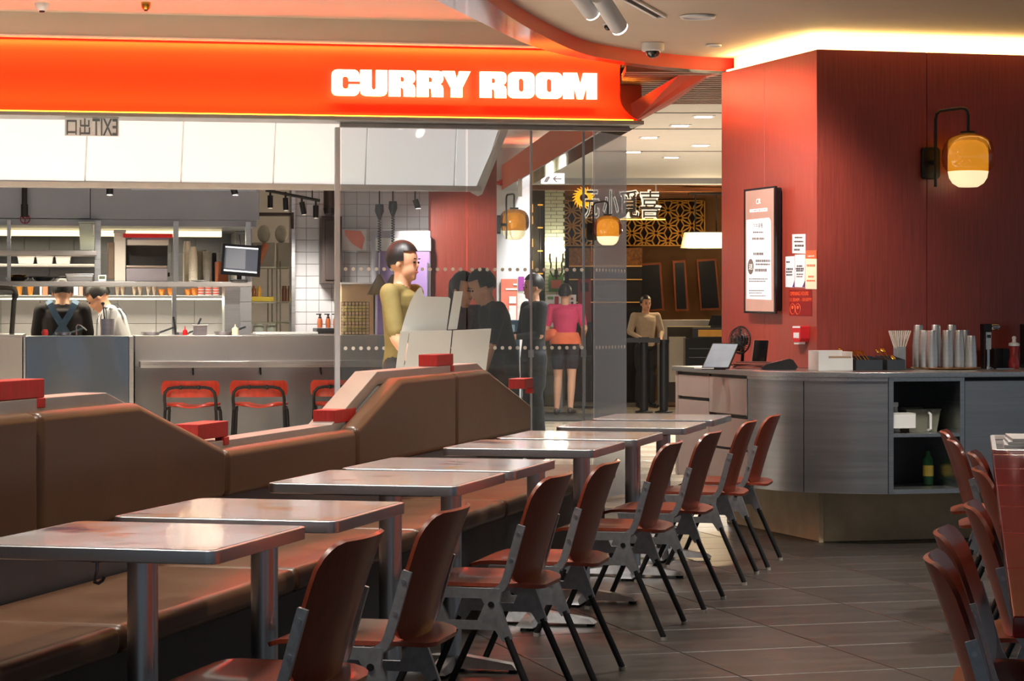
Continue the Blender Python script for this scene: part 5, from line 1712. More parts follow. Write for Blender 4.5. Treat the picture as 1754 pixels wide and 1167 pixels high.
for i in range(5):
    x = a1 + .025 + i * .022
    utensil(kk, x + .02, .03, x, .15, .088 + .004 * (i % 2), 'fork', 'gold fork standing tines up in the left cutlery bin', spoonm)
utensil(kk, a1 + .03, .05, a1 - .02, .14, .10, 'spoon', 'gold spoon leaning out towards the napkin box', spoonm)
utensil(k2_, a2 + .07, .03, a2 + .005, .12, .095, 'spoon', 'gold spoon in the spoon bin leaning towards the forks', spoonm)
utensil(k2_, a2 + .075, .05, a2 + .045, .15, .10, 'spoon', 'gold spoon standing upright in the spoon bin', spoonm)
utensil(k2_, a2 + .085, .02, a2 + .07, .06, .055, 'spoon', 'gold spoon handle lying low in the spoon bin', spoonm)
# straw cup
k = KT('straw_cup', 'clear square cup packed with paper straws', 'cup', 1541, 632, -.12, fr=CF, z=WZ)
MB().box(-.028, .028, -.028, .028, 0, .13).build('cup', mat('clear_acrylic', (196, 206, 212), .15, 0, var=.05, trans=.5), k.t, bevel=.003)
for i in range(15):
    x = -.022 + (i % 5) * .011; y = -.02 + (i // 5) * .018
    o = MB().tube([(x * .8, y * .8, .10), (x * 2.5, y * 1.6, .222)], .0052, 8).build('paper_straw', mat('straw_white', (224, 218, 210), .6, var=.05) if i % 4 else mat('straw_pink', (222, 190, 170), .6, var=.05), None)
    o.location = k.t.location; o.rotation_euler = k.t.rotation_euler
    put(o, None, 'white paper straw fanning out of the clear cup' if i % 4 else 'pinkish paper straw fanning out of the clear cup', 'straw', 'paper straws in the clear cup')
# steel tumblers stacked on a round tray
CU = [(.0, .0), (.0255, 0), (.0255, .105), (.0270, .11), (.0345, .145)]
tumb = mat('tumbler_steel', (222, 224, 224), .34, 1, var=.10, scale=3, stretch=(1, 1, 60), rvar=.06)
tm_up = MB().lathe([(0.0, .150), (.0250, .150), (.0262, .146), (.0300, .085), (.0345, .030), (.0345, .0)], 24, cap=False).mesh('steel_tumbler', tumb)
k = KT('round_tray', 'round copper edged tray under the steel tumblers', 'tray', 1620, 631, -.22, fr=CF, z=WZ)
MB().lathe([(.0, .002), (.17, 0), (.195, .006), (.20, .012), (.197, .013), (.0, .0045)], 40).build('dish', mat('copper_tray', (196, 150, 110), .3, .8, var=.15, scale=4), k.t)


def tumblers(px, ly, n, which):
    q = CF.at(px, 630, ly)
    for i in range(n):
        o = bpy.data.objects.new('steel_tumbler', tm_up); put(o, None, 'steel tumbler upside down in the %s' % which, 'tumbler', 'steel tumblers: ' + which)
        o.location = CF.w(q.x, ly, WZ + .0136 + .0305 * i)


for px, ly, n, wh in ((1596, -.31, 3, 'front stack next to the straws'), (1622, -.31, 3, 'front stack in the middle'), (1642, -.30, 3, 'front stack next to the single pair'), (1663, -.33, 2, 'short front pair next to the tap'),
                      (1573, -.20, 4, 'tall rear stack next to the straws'), (1603, -.10, 4, 'tall rear stack in the middle'), (1630, -.10, 4, 'tall rear stack next to the tap'), (1583, -.26, 3, 'half hidden stack next to the straws'), (1652, -.17, 3, 'half hidden rear stack next to the tap')):
    tumblers(px, ly, n, wh)
# water tap tower
k = KT('water_tap', 'chrome water dispenser tap standing on the service counter', 'tap', 1692, 632, -.25, fr=CF, z=WZ)
MB().cyl((0, 0, 0), (0, 0, .012), .024, n=20).build('flange', mirror, k.t)
MB().cyl((0, 0, .012), (0, 0, .12), .013, n=16).build('tower', mirror, k.t)
MB().box(-.017, .017, -.014, .014, .112, .215).build('body', mat('tap_panel', (206, 208, 208), .25, .7, var=.05), k.t, bevel=.004)
MB().box(-.012, .012, -.0155, -.0145, .18, .198).build('badge', mat('badge_black', (40, 42, 44), .3, var=.05), k.t)
MB().box(-.028, .022, -.012, .05, .215, .262).build('head', black, k.t, bevel=.006)
MB().box(-.028, -.019, -.008, .045, .0, .26).build('rear_column', black, k.t, bevel=.003)
MB().lathe([(.016, 0), (.02, .012), (.02, .04), (.014, .05), (0, .05)], 16, T(.02, 0, .243) @ RY(90)).build('spout', mirror, k.t)
MB().box(.03, .14, -.05, .05, 0, .006).build('drip_tray', mirror, k.t)
sq = KT('black_caddy', 'matt black open box behind the chrome tap', 'box', 1716, 632, -.16, fr=CF, z=WZ)
MB().box(-.045, .004, 0, .1, 0, .118).build('left_box', black, sq.t, bevel=.003); MB().box(.006, .05, 0, .1, 0, .118).build('right_box', black, sq.t, bevel=.003)
k = KT('sauce_squeezer', 'curvy red sauce bottle with a white nozzle on the counter', 'bottle', 1737, 632, -.25, fr=CF, z=WZ)
MB().lathe([(.0, 0), (.030, .001), (.033, .012), (.033, .04), (.024, .075), (.025, .10), (.031, .12), (.031, .132), (.0, .133)], 24).build('bottle', mat('chilli_red', (150, 44, 44), .25, 0, var=.25, scale=8, coat=.4), k.t)
MB().lathe([(.032, .133), (.032, .148), (.012, .155), (.010, .172), (.013, .175), (.012, .184), (.006, .19), (0, .19)], 20).build('nozzle_cap', whiteg, k.t)
k = KT('black_dispenser', 'black rounded dispenser at the end of the counter', 'dispenser', 1768, 632, -.2, fr=CF, z=WZ)
MB().prism(rrect(-.06, -.06, .06, .06, .03), 0, .26).build('body', black, k.t, bevel=.006); MB().box(-.03, .03, -.064, -.06, .12, .2).build('front_window', blackg, k.t)
# inside the open shelf
SF = Fr(*front((sD + sE) / 2, -.16), 15)
zs1 = .6185
k = KT('glass_tub', 'clear plastic tub with a handle in the open shelf', 'tub', 1578, 733, 0, fr=SF, z=zs1)
a, b = k.L(1552, 733).x, k.L(1610, 733).x; h = .125
mtb = mat('smoky_tub', (150, 152, 136), .15, 0, var=.06, trans=.45)
v = [(a + .02, 0, 0), (b - .02, 0, 0), (b - .02, .2, 0), (a + .02, .2, 0), (a, -.01, h), (b, -.01, h), (b, .21, h), (a, .21, h)]
MB().add(v, [(3, 2, 1, 0), (0, 1, 5, 4), (1, 2, 6, 5), (2, 3, 7, 6), (3, 0, 4, 7)]).build('tub', mtb, k.t)
MB().tube([(a, -.01, h), (b, -.01, h), (b, .21, h), (a, .21, h)], .004, 6, closed=True).build('rim', mat('tub_rim', (96, 100, 92), .3, var=.05), k.t)
MB().tube([(.04, -.008, .108), (.04, -.035, .10), (.04, -.035, .02), (.04, -.004, .01)], .008, 8).build('handle', whiteg, k.t)
k = KT('white_carton', 'small white carton in front of the clear tub', 'carton', 1550, 735, -.1, fr=SF, z=zs1)
k.box('carton', whiteg, 1530, 734.5, 1569, 709, 0, .08)
k.box('lid_flap', paper, 1530, 709, 1569, 707.8, -.001, .082)
k = KT('spray_bottle', 'white spray bottle at the side of the open shelf', 'bottle', 1534, 735, .05, fr=SF, z=zs1)
MB().lathe([(.0, 0), (.024, .001), (.025, .09), (.011, .12), (.011, .14), (0, .141)], 18).build('bottle', whiteg, k.t)
MB().box(-.03, .014, -.009, .009, .14, .165).build('trigger_head', whiteg, k.t, bevel=.003)
MB().lathe([(.0253, .02), (.0253, .05)], 18, cap=False).build('red_label', mat('label_red', (200, 50, 46), .5, var=.1), k.t)
k = KT('green_bottle', 'green detergent bottle on the bottom board of the open shelf', 'bottle', 1590, 830, .12, fr=SF, z=.3155)
MB().lathe([(.0, 0), (.03, .001), (.03, .14), (.012, .17), (.012, .19), (0, .191)], 18).build('bottle', mat('bottle_green', (40, 96, 60), .3, var=.1), k.t)
MB().lathe([(.0302, .05), (.0302, .11)], 18, cap=False).build('label', mat('label_yellow', (216, 190, 80), .5, var=.1), k.t)

# ================================================================ ON THE COLUMN
LFr = Fr(1.762, 13.5, -72)
k = KT('signage_screen', 'tall framed digital menu screen on the red column', 'screen', 1301, 430, -.055, fr=LFr)
k.box('housing', black, 1277, 533, 1325, 321, .0, .0535, bevel=.004)
k.poly('bezel', blackg, [(1274, 536.5), (1328, 537.5), (1328, 318.5), (1274, 325)], -.012, 0)
sg = mat('screen_top_brown', (176, 140, 128), .25, 0, var=.12, scale=3, stretch=(1, 1, .6), emit=.28, emit_rgb=(170, 130, 116))
k.poly('screen_glass', sg, [(1277, 533), (1325, 534), (1325, 322), (1277, 328)], -.0135, -.012)
sw = mat('screen_paper_white', (226, 228, 232), .3, 0, var=.02, emit=.42, emit_rgb=(226, 228, 234))
k.poly('notice_page', sw, [(1279, 512), (1321, 514), (1320, 378), (1317, 373), (1278.5, 377)], -.0145, -.0135)
k.poly('title_plate', sw, [(1284, 364), (1314, 362), (1314, 356), (1284, 359)], -.0145, -.0135)
def ktext(k, body, px, py, hpx, wpx, m, dy, bold=.0, name='lettering'):
    sc_ = k.fr.sc(px, k.ly); c = k.L(px, py, dy); a = k.L(px - wpx / 2, py, dy).x; b = k.L(px + wpx / 2, py, dy).x
    v, f = text_mesh(body, hpx * sc_ * 1.3, .0006, bold=bold)
    if not v: return None
    xs = [p[0] for p in v]; ys = [p[1] for p in v]
    M_ = T((a + b) / 2, dy, c.z) @ XZ @ Matrix.Diagonal(((b - a) / max(1e-6, max(xs) - min(xs)), hpx * sc_ / max(1e-6, max(ys) - min(ys)), 1, 1)) @ T(-(max(xs) + min(xs)) / 2, -(max(ys) + min(ys)) / 2, 0)
    return MB().add(v, f, M_).build(name, m, k.t, smooth=False)
gk = mat('screen_ink_grey', (96, 88, 86), .5, var=.05)
whi = mat('screen_logo_white', (240, 236, 232), .4, emit=.5, emit_rgb=(240, 236, 232))
def kscrib(k, px, py, h, w, m, dy):
    """a line of print too small to read: a row of short strokes"""
    mb = MB(); x = px - w / 2; rnd = random.Random(int(px * 7 + py * 13))
    while x < px + w / 2 - .6:
        l_ = rnd.uniform(1.0, 2.6); a = k.L(x, py - h / 2, dy); b = k.L(min(x + l_, px + w / 2), py + h / 2, dy)
        mb.box(a.x, b.x, dy - .0003, dy + .0003, b.z, a.z); x += l_ + .7
    mb.build('print_line', m, k.t, smooth=False, kind='stuff')
ktext(k, 'CR', 1299, 345, 9, 8, whi, -.0145)
ktext(k, 'CURRY ROOM', 1299, 360.2, 3, 24, gk, -.0152)
ktext(k, '下午茶餐', 1298.5, 387, 9, 17, gk, -.0152)
for a_ in ((1298.5, 398, 2.6, 17), (1299, 409, 3.4, 21), (1299, 435, 4.5, 17), (1307, 447, 4, 25), (1307, 453, 3, 25), (1303, 463, 5, 20), (1299, 478, 1.8, 32), (1297, 482, 1.8, 28), (1296, 498, 1.5, 26), (1294, 502, 1.5, 22), (1298, 507, 1.5, 28)): kscrib(k, *a_, gk, -.0152)
c = k.L(1286, 457, -.0145); a = k.L(1281, 457).x - k.L(1286, 457).x; MB().lathe([(1, 0), (1, .0006)], 20, T(c.x, -.0152, c.z) @ RX(90) @ Matrix.Diagonal((abs(a), .048, 1, 1))).build('round_badge', mat('badge_brown', (110, 98, 92), .4, var=.05, emit=.1), k.t)
ktext(k, '送', 1286, 457, 10, 6.5, whi, -.0165)
k.box('side_label', whiteg, 1329, 518, 1330.5, 499, .03, .031)

pnote = [mat('notice_paper_%d' % i, c, .7, 0, var=.03) for i, c in enumerate(((224, 214, 216), (214, 214, 222), (218, 216, 222), (236, 214, 184)))]
pur = mat('notice_purple', (84, 40, 110), .6, var=.05)
def notice(label, px0, py0, px1, py1, m, lines, corner=None):
    k = KT('wall_notice', label, 'notice', (px0 + px1) / 2, py1, -.002, fr=LFr)
    k.poly('sheet', m, [(px0, py1), (px1, py1 + .6), (px1, py0), (px0, py0 + .6)], -.001, .0015)
    for (x, y, h, w, mm) in lines: kscrib(k, x, y, h, w, mm, -.0018)
    if corner: k.poly('corner_flash', pur, corner, -.0018, -.001)
    return k
notice('small white notice pinned above the other notices', 1357, 401, 1379, 434, pnote[0], [(1368, 407, 2.6, 13, ink), (1368, 414, 2.6, 16, ink), (1369, 421, 3.4, 15, ink), (1365, 428, 3.2, 10, ink)])
notice('white notice with a purple corner, closest to the digital screen', 1345.5, 439, 1360.5, 492, pnote[1], [(1350, 449, 2.6, 6, ink), (1353, 461, 3.2, 12, ink), (1352, 466, 3.2, 11, ink), (1352, 471, 2.6, 10, ink)], [(1357, 492), (1360.5, 492), (1360.5, 481)])
notice('white notice with a purple corner, next to the orange headed one', 1361.5, 436, 1378.5, 492, pnote[2], [(1369.5, 456, 3, 9, ink), (1370, 460.5, 3, 14, ink), (1370, 464, 2.6, 12, ink), (1370, 470, 2.2, 11, gk), (1370, 474, 2.2, 11, gk)], [(1374, 492), (1378.5, 492), (1378.5, 481)])
pno = mat('notice_orange', (232, 92, 56), .6, var=.03)
k = notice('cream notice with an orange heading at the column edge', 1379.5, 429, 1398.5, 495, pnote[3], [(1389, 455, 4, 14, pno), (1389, 474, 3, 9, pno), (1389, 481, 2.6, 14, pno)])
k.poly('heading_strip', pno, [(1379.7, 443), (1398.4, 443.5), (1398.4, 429), (1379.7, 429.5)], -.0022, -.001); ktext(k, 'CURRY ROOM', 1389, 439, 2.6, 11, paper, -.003)
k = KT('hours_sticker', 'dark red opening hours sticker below the notices', 'sticker', 1371, 541, -.002, fr=LFr)
k.poly('backing', mat('sticker_dark_red', (128, 22, 24), .5, var=.05), [(1352, 541), (1390, 542), (1390, 496), (1352, 496.5)], -.001, .0015)
so = mat('sticker_orange', (240, 96, 50), .5, var=.03)
ktext(k, 'OPENING HOURS', 1369, 503, 6.5, 31, so, -.002)
ktext(k, '11:30AM - 10:00PM', 1371.5, 513.5, 6, 37, so, -.002)
for px in (1357.5, 1366.5):
    c = k.L(px, 529.5, -.002); rx = abs(k.L(px + 4.2, 529, -.002).x - c.x); rz = 9 * k.fr.sc(px, 0)
    MB().tube([(c.x + rx * math.cos(a), -.002, c.z + rz * math.sin(a)) for a in [2 * PI * i / 24 for i in range(24)]], .0016, 5, closed=True).build('round_mark', so, k.t)
    MB().lathe([(.4, 0), (.4, .0006)], 12, T(c.x, -.002, c.z + rz * .3) @ RX(90) @ Matrix.Diagonal((rx, rz * .8, 1, 1))).build('mark_icon', so, k.t)
k = KT('hand_sanitiser', 'red and white soap dispenser on the red column', 'dispenser', 1363, 590, -.06, fr=LFr)
k.poly('shell', mat('dispenser_red', (206, 40, 46), .35, var=.05), [(1356, 561), (1358, 558.5), (1371, 559), (1371, 580), (1369, 586), (1360, 586), (1357, 580)], .0, .058, bevel=.004)
k.poly('white_label', whiteg, [(1359, 579), (1368, 579.5), (1368, 570), (1359, 570)], -.002, 0)
k.poly('white_top', whiteg, [(1357, 562), (1370, 562), (1370, 559), (1358, 559)], -.003, 0)
k.poly('nozzle', whiteg, [(1360, 590), (1368, 590), (1369, 586), (1360, 586)], .005, .045)

# ================================================================ CEILING FITTINGS
whl = mat('fixture_white', (210, 214, 220), .4, 0, var=.03, scale=5)
lens = mat('downlight_lens', (255, 250, 240), .4, emit=10, emit_rgb=(255, 246, 232))
for i, (p0, p1) in enumerate(((P(984, -18, 11.9), P(1013, 20, 12.1)), (P(1026, -8, 11.95), P(1060, 46, 12.15)))):
    t = thing('ceiling_spotlight', ['white cylinder spotlight under the dining ceiling, higher of the pair', 'white cylinder spotlight under the dining ceiling, lower of the pair'][i], 'spotlight', (p0.x, p0.y, ZD))
    o0 = Vector(t.location); d = (p1 - p0).normalized()
    MB().cyl(p0 - o0, p1 - o0, .047, n=24).build('housing', whl, t)
    MB().cyl(p1 - o0 - d * .002, p1 - o0 + d * .012, .045, n=24).build('lens', lens, t)
    mid = p0 + d * .05
    MB().cyl((mid.x - o0.x, mid.y - o0.y, 0), mid - o0, .010, n=10).build('stem', whl, t)
    spot('spot_beam', p1 + d * .02, p1 + d * 3, 230, 50, (1, .93, .86))
t = thing('dome_camera', 'white security camera with a smoked dome under the ceiling', 'camera', P(1118, 75, 14.05).xy.to_3d() + Vector((0, 0, ZD)))
MB().lathe([(.060, -.052), (.068, -.045), (.068, -.004), (.064, 0)], 28).build('housing', whl, t)
MB().lathe([(0, -.092), (.02, -.090), (.036, -.078), (.045, -.060), (.046, -.050)], 24, cap=False).build('dome', mat('smoked_dome', (20, 20, 22), .08, 0, var=.1, coat=1), t)
t = thing('dome_camera', 'small half hidden camera beside the lower white spotlight', 'camera', P(1042, 40, 13.1).xy.to_3d() + Vector((0, 0, ZD)))
MB().lathe([(.03, -.012), (.034, -.002), (.032, 0)], 20).build('housing', whl, t)
MB().sphere((0, 0, -.018), .024).build('lens', blackg, t)
for nm, lab, px, py, r in (('ceiling_speaker', 'round white ceiling speaker in the dining ceiling', 1195, 27, .10), ('ceiling_disc', 'small round ceiling disc close to the yellow cove', 1222, 76, .05)):
    Y = (ZD - HC) * F / (HY - py)
    t = thing(nm, lab, 'speaker' if r > .08 else 'ceiling vent', ((px - 877) / F * Y, Y, ZD))
    MB().lathe([(r, -.004), (r * .96, -.014), (r * .82, -.012), (r * .80, -.004)], 32, cap=False).build('rim', whl, t)
    MB().lathe([(r * .8, -.006), (r * .3, -.010), (0, -.010)], 28, cap=False).build('grille', mat('speaker_grille', (190, 194, 202), .5, var=.05), t)
a = Vector(P(1085, 2, 12.15)); b = Vector(P(1132, 27, 12.77)); d = b - a
t = thing('air_slot', 'long white air slot in the dining ceiling', 'air vent', (a.x, a.y, ZD), math.atan2(d.y, d.x))
L_ = math.hypot(d.x, d.y)
for y0, y1 in ((-.035, -.018), (.018, .035)): MB().box(-.6, L_, y0, y1, -.014, 0).build('flange', whl, t, bevel=.002)
MB().box(-.6, L_ - .01, -.018, .018, -.006, -.001).build('dark_gap', rubber, t); MB().box(L_ - .01, L_, -.035, .035, -.014, 0).build('end_cap', whl, t)
# fittings on the mall ceiling
for nm, lab, px, py, r in (('smoke_detector', 'white smoke detector on the mall ceiling', 72, 6, .045), ('sprinkler_head', 'small brass sprinkler on the mall ceiling', 250, 4, .03)):
    Y = (3.19 - HC) * F / (HY - py)
    t = thing(nm, lab, 'smoke detector' if r > .04 else 'sprinkler', ((px - 877) / F * Y, Y, 3.19))
    MB().lathe([(r * .6, -.045), (r * .9, -.03), (r, -.012), (r, 0)], 24).build('body', whl if r > .04 else gold, t)
    MB().lathe([(0, -.056), (r * .35, -.054), (r * .4, -.045)], 16, cap=False).build('sensor', rubber if r > .04 else steel_dark, t)
# corridor downlights
for i, (px, Y) in enumerate(((1112, 23.5), (1165, 22.0), (1200, 24.6), (1205, 21.0), (1150, 26.5), (1085, 25.6), (930, 24.0))):
    t = thing('corridor_downlight', 'square recessed downlight in the white corridor ceiling', 'downlight', ((px - 877) / F * Y, Y, 3.05), 0, 'corridor ceiling downlights')
    MB().box(-.1, .1, -.1, .1, -.006, 0).build('frame', whl, t); MB().box(-.075, .075, -.075, .075, -.008, -.006).build('diffuser', lens, t)
    area('corridor_downlight_beam', (t.location.x, t.location.y, 3.05 - .012), .14, 78, (1, .95, .9), (t.location.x, t.location.y, 0), spread=2.6)

# ================================================================ OPPOSITE RESTAURANT AND CORRIDOR
O = Fr(0, 31.0, 0)


def bulb_light(name, loc, power, col, r):
    l = bpy.data.lights.new(name, 'POINT'); l.energy = power; l.color = col; l.shadow_soft_size = r
    o = bpy.data.objects.new(name, l); COL.objects.link(o); o.location = loc



tan = mat('bistro_tan_wall', (176, 120, 60), .55, 0, var=.12, scale=2)
darkw = mat('bistro_dark_wall', (58, 36, 24), .6, 0, var=.2, scale=3)
def owall(nm, lab, px0, px1, ly, z0, z1, m, th=.2):
    a, b = O.at(px0, 0, ly).x, O.at(px1, 0, ly).x
    o = MB().box(a, b, 0, th, z0, z1).build(nm, m, None, smooth=False, kind='structure', label=lab); o.location = O.w(0, ly); return o
owall('wall_bistro', 'tan back wall of the opposite restaurant', 1078, 1420, 3.6, 0, 3.2, tan)
owall('wall_bistro_dark', 'dark back wall of the opposite restaurant', 800, 1080, 3.7, 0, 3.2, darkw)
owall('wall_corridor', 'pale grey corridor wall beside the red wall', 600, 908, -6.0, 0, 3.05, mat('corridor_grey_wall', (200, 202, 206), .5, 0, var=.04, scale=2))
owall('trim_6', 'white bulkhead over the opposite restaurant', 780, 1500, -.3, 2.98, 3.14, ceil_w, .25)
owall('wall_far', 'far wall closing the mall', -800, 2600, 8.5, 0, 4, mat('far_wall', (150, 130, 110), .7, var=.05), .2)
# timber ceiling
tc_ = thing('timber_ceiling', 'brown timber slat ceiling of the opposite restaurant', 'ceiling slats', O.w(1.2, .1, 3.0))
tw_ = mat('bistro_timber', (150, 98, 58), .5, 0, var=.2, scale=4, stretch=(1, 20, 20))
me = MB().box(-2.4, 2.6, -.04, .04, 0, .05).mesh('slat', tw_)
for i in range(11):
    o = bpy.data.objects.new('slat', me); put(o, tc_); o.location = (0, .2 + i * .32, .02)
for i, ang in enumerate((12, -10, 9, -14)):
    o = MB().box(-2.2, 2.2, -.05, .05, -.06, .0).build('cross_beam', tw_, tc_); o.location = (.1 * i, .6 + i * .75, .0); o.rotation_euler = (0, 0, math.radians(ang))
MB().box(-2.6, 2.8, -.2, 3.8, .09, .11).build('backing', darkw, tc_)
# brick pillar
pil = owall('wall_pillar', 'pale glazed brick pillar in the opposite restaurant', 933, 967.5, 1.2, 0, 3.0, mat('pillar_grout', (90, 86, 70), .8, var=.1), .3)
brick_m = mat('glazed_brick', (206, 208, 176), .3, 0, var=.1, scale=9)
a, b = O.at(933, 0, 1.2).x, O.at(967.5, 0, 1.2).x
bh_ = .0505; bl = (b - a) * .62
mb = MB(); j = 0; z = 1.02
while z < 2.95:
    x = a - (bl * .5 if j % 2 else bl * .05)
    while x < b:
        x_0, x_1 = max(x, a) + .003, min(x + bl, b) - .003
        if x_1 - x_0 > .02: mb.box(x_0, x_1, -.012, 0, z + .003, z + bh_ - .003)
        x += bl
    z += bh_; j += 1
mb.build('brick_courses', brick_m, pil, kind='stuff', smooth=False)
owall('wall_dark_brick', 'dark brick return beside the pale pillar', 911, 933, 1.3, 0, 3.0, mat('dark_brick', (74, 66, 52), .6, 0, var=.3, scale=30, stretch=(1, 1, 4)))
k = KT('ladder_light', 'column of short amber bar lights on the dark brick', 'wall light', 926, 500, 1.28, fr=O)
for py in (350, 389, 429, 468): k.box('bar', mat('bar_amber', (240, 170, 70), .4, emit=1.6, emit_rgb=(240, 160, 60)), 921, py + 2, 930, py, -.03, .0, bevel=0)
for py in (350, 370, 409, 447): k.box('bar', MATS['bar_amber'], 911.5, py + 14, 913, py, -.03, .0, bevel=0)
k.box('spine', steel_dark, 924.5, 500, 926, 345, .0, .015)
# lattice screen
k = KT('lattice_screen', 'gold star-pattern lattice screen on the opposite restaurant wall', 'lattice', 1090, 421, 3.2, fr=O)
gm_ = mat('lattice_gold', (226, 160, 56), .35, .4, var=.15, scale=3)
sc_ = O.sc(1090, 3.2); dx_, dy_ = 20.6, 26.0
mb = MB()
def seg(p, q):
    x_lo, x_hi, y_lo, y_hi = 966, 1207, 344, 420
    # clip to the panel
    (xa_, ya_), (xb_, yb_) = p, q; t0, t1 = 0, 1
    for pp, qq in ((-(xb_ - xa_), xa_ - x_lo), (xb_ - xa_, x_hi - xa_), (-(yb_ - ya_), ya_ - y_lo), (yb_ - ya_, y_hi - ya_)):
        if abs(pp) < 1e-9:
            if qq < 0: return
            continue
        r = qq / pp
        if pp < 0: t0 = max(t0, r)
        else: t1 = min(t1, r)
    if t0 >= t1: return
    A = k.L(xa_ + (xb_ - xa_) * t0, ya_ + (yb_ - ya_) * t0); B = k.L(xa_ + (xb_ - xa_) * t1, ya_ + (yb_ - ya_) * t1)
    d = B - A
    if d.length < .005: return
    M_ = T(*A) @ Matrix.Rotation(-math.atan2(d.z, d.x), 4, 'Y')
    mb.box(0, d.length, -.012, .012, -.010, .010, M_)
for i in range(-1, 14):
    for j in range(-1, 5):
        x = 1020.6 + (i - 3) * dx_; y = 399.6 + (j - 2) * dy_ + (dy_ / 2 if i % 2 else 0)
        p0 = (x, y)
        up, dn, ru, rd = (x, y - dy_), (x, y + dy_), (x + dx_, y - dy_ / 2), (x + dx_, y + dy_ / 2)
        seg(p0, ru); seg(p0, rd)
        for tri in ((p0, ru, rd), (p0, up, ru)):
            c = (sum(t[0] for t in tri) / 3, sum(t[1] for t in tri) / 3)
            for t_ in tri: seg(c, t_)
mb.build('lattice_bars', gm_, k.t, kind='stuff', smooth=False)
for q in ((965, 421.5, 1208, 419.5), (1206, 420, 1208, 343), (965, 345, 1208, 343)): k.box('border_bar', gm_, *q, -.02, .02, bevel=0)
k.box('backing', mat('lattice_back', (46, 26, 16), .7, var=.15), 965, 421, 1208, 343, .05, .07, bevel=0)
# sign characters
k = KT('bistro_sign', 'white edge-lit Chinese character sign hanging in the opposite restaurant', 'shop sign', 1090, 378, .5, fr=O)
chw = mat('character_white', (244, 236, 220), .4, emit=1.0, emit_rgb=(250, 236, 206)); chg = mat('character_grey', (96, 92, 90), .4, .5, var=.1)
def chars(body, px, py, h, w, m, dy, bold):
    c = k.L(px, py, dy); s_ = O.sc(px, k.ly)
    v, f = text_mesh(body, h * s_ * 1.2, .03, bold=bold)
    xs = [p[0] for p in v]; ys = [p[1] for p in v]
    M_ = T(c.x, dy, c.z) @ XZ @ Matrix.Diagonal((w * s_ / (max(xs) - min(xs)), h * s_ / (max(ys) - min(ys)), 1, 1)) @ T(-(max(xs) + min(xs)) / 2, -(max(ys) + min(ys)) / 2, 0)
    MB().add(v, f, M_).build('character', m, k.t, smooth=False)
for body, px, w in (('喜', 1114, 38), ('覓', 1077, 36), ('小', 1046, 28), ('元', 1014, 26)):
    chars(body, px, 350, 50, w, chw, 0, .018); chars(body, px, 350, 46, w - 3, chg, -.035, -.001)
k.box('neon_line', mat('neon_yellow', (255, 220, 120), .4, emit=2, emit_rgb=(255, 210, 100)), 1060, 377, 1140, 375.2, .0, .02, bevel=0)
k.box('hanger', steel, 1122, 330, 1125, 296, .0, .02)
k.box('hanger', steel, 1012, 330, 1015, 296, .0, .02)
c = k.L(1000, 339)
yl_ = mat('sun_yellow', (255, 190, 40), .4, emit=1.6, emit_rgb=(255, 170, 30))
mb = MB(); mb.tube([(c.x + .085 * math.cos(a), 0, c.z + .085 * math.sin(a)) for a in [2 * PI * i / 24 for i in range(24)]], .03, 8, closed=True)
for i in range(20):
    a = 2 * PI * i / 20; mb.tube([(c.x + .10 * math.cos(a), 0, c.z + .10 * math.sin(a)), (c.x + .155 * math.cos(a + .3), 0, c.z + .155 * math.sin(a + .3))], [.012, .004], 6)
mb.build('sun_emblem', yl_, k.t); k.box('emblem_bar', steel, 999, 320, 1001, 296, .0, .02)
# framed black panels on the tan wall
cop = mat('copper_frame', (186, 98, 52), .4, .3, var=.15, scale=5); scrn = mat('black_picture', (18, 16, 16), .25, 0, var=.4, scale=3)
for i, (q, lab) in enumerate((([(1094, 535), (1138, 532), (1132, 450), (1091, 452)], 'wide copper framed black panel on the tan wall'), ([(1157, 533), (1180, 533), (1174, 446), (1152, 447)], 'narrow copper framed black panel on the tan wall'), ([(1200, 532), (1235, 531), (1226, 443), (1193, 445)], 'copper framed black panel closest to the red column'))):
    k = KT('framed_panel', lab, 'picture frame', q[0][0], 533, 3.2, fr=O)
    k.poly('frame', cop, q, 0, .08)
    c = (sum(p[0] for p in q) / 4, sum(p[1] for p in q) / 4)
    k.poly('black_glass', scrn, [(c[0] + (x - c[0]) * (.84 if i != 1 else .72), c[1] + (y - c[1]) * .92) for x, y in q], -.006, 0)
    k.box('wall_bracket', black, c[0] - 6, c[1] + 10, c[0] + 6, c[1] - 10, .08, .40, bevel=0)
# pendant box lamp
k = KT('pendant_box_lamp', 'long glass box pendant lamp with four bulbs', 'pendant lamp', 1205, 426, 1.0, fr=O)
k.poly('glass_box', mat('ribbed_glass', (210, 190, 140), .3, 0, var=.2, scale=10, emit=.35, emit_rgb=(230, 190, 110), alpha=.75), [(1167, 425), (1250, 425), (1246, 398), (1173, 398)], 0, .18)
k.box('bottom_rim', black, 1166, 426.5, 1251, 425, -.01, .19, bevel=0); k.box('top_rim', black, 1172, 398.5, 1247, 397, -.01, .19, bevel=0)
for px in (1190, 1203, 1215, 1228):
    c = k.L(px, 413, -.03); MB().sphere((c.x, -.03, c.z), (.035, .035, .045), 10, 8).build('bulb', mat('bulb_warm', (255, 236, 180), .4, emit=7, emit_rgb=(255, 220, 150)), k.t)
    bulb_light('pendant_bulb_beam', k.fr.w(k.b.x + c.x, k.b.y - .03, k.b.z + c.z), 60, (1, .76, .46), .05)
for px in (1190, 1226): k.box('rod', black, px, 397, px + 2, 331, .07, .09, bevel=0)
k.box('canopy', black, 1180, 333, 1245, 330, .0, .18, bevel=0)
MB().box(-.02, .02, .06, .10, k.L(1205, 331).z, 3.0 - k.b.z).build('fixing', black, k.t)
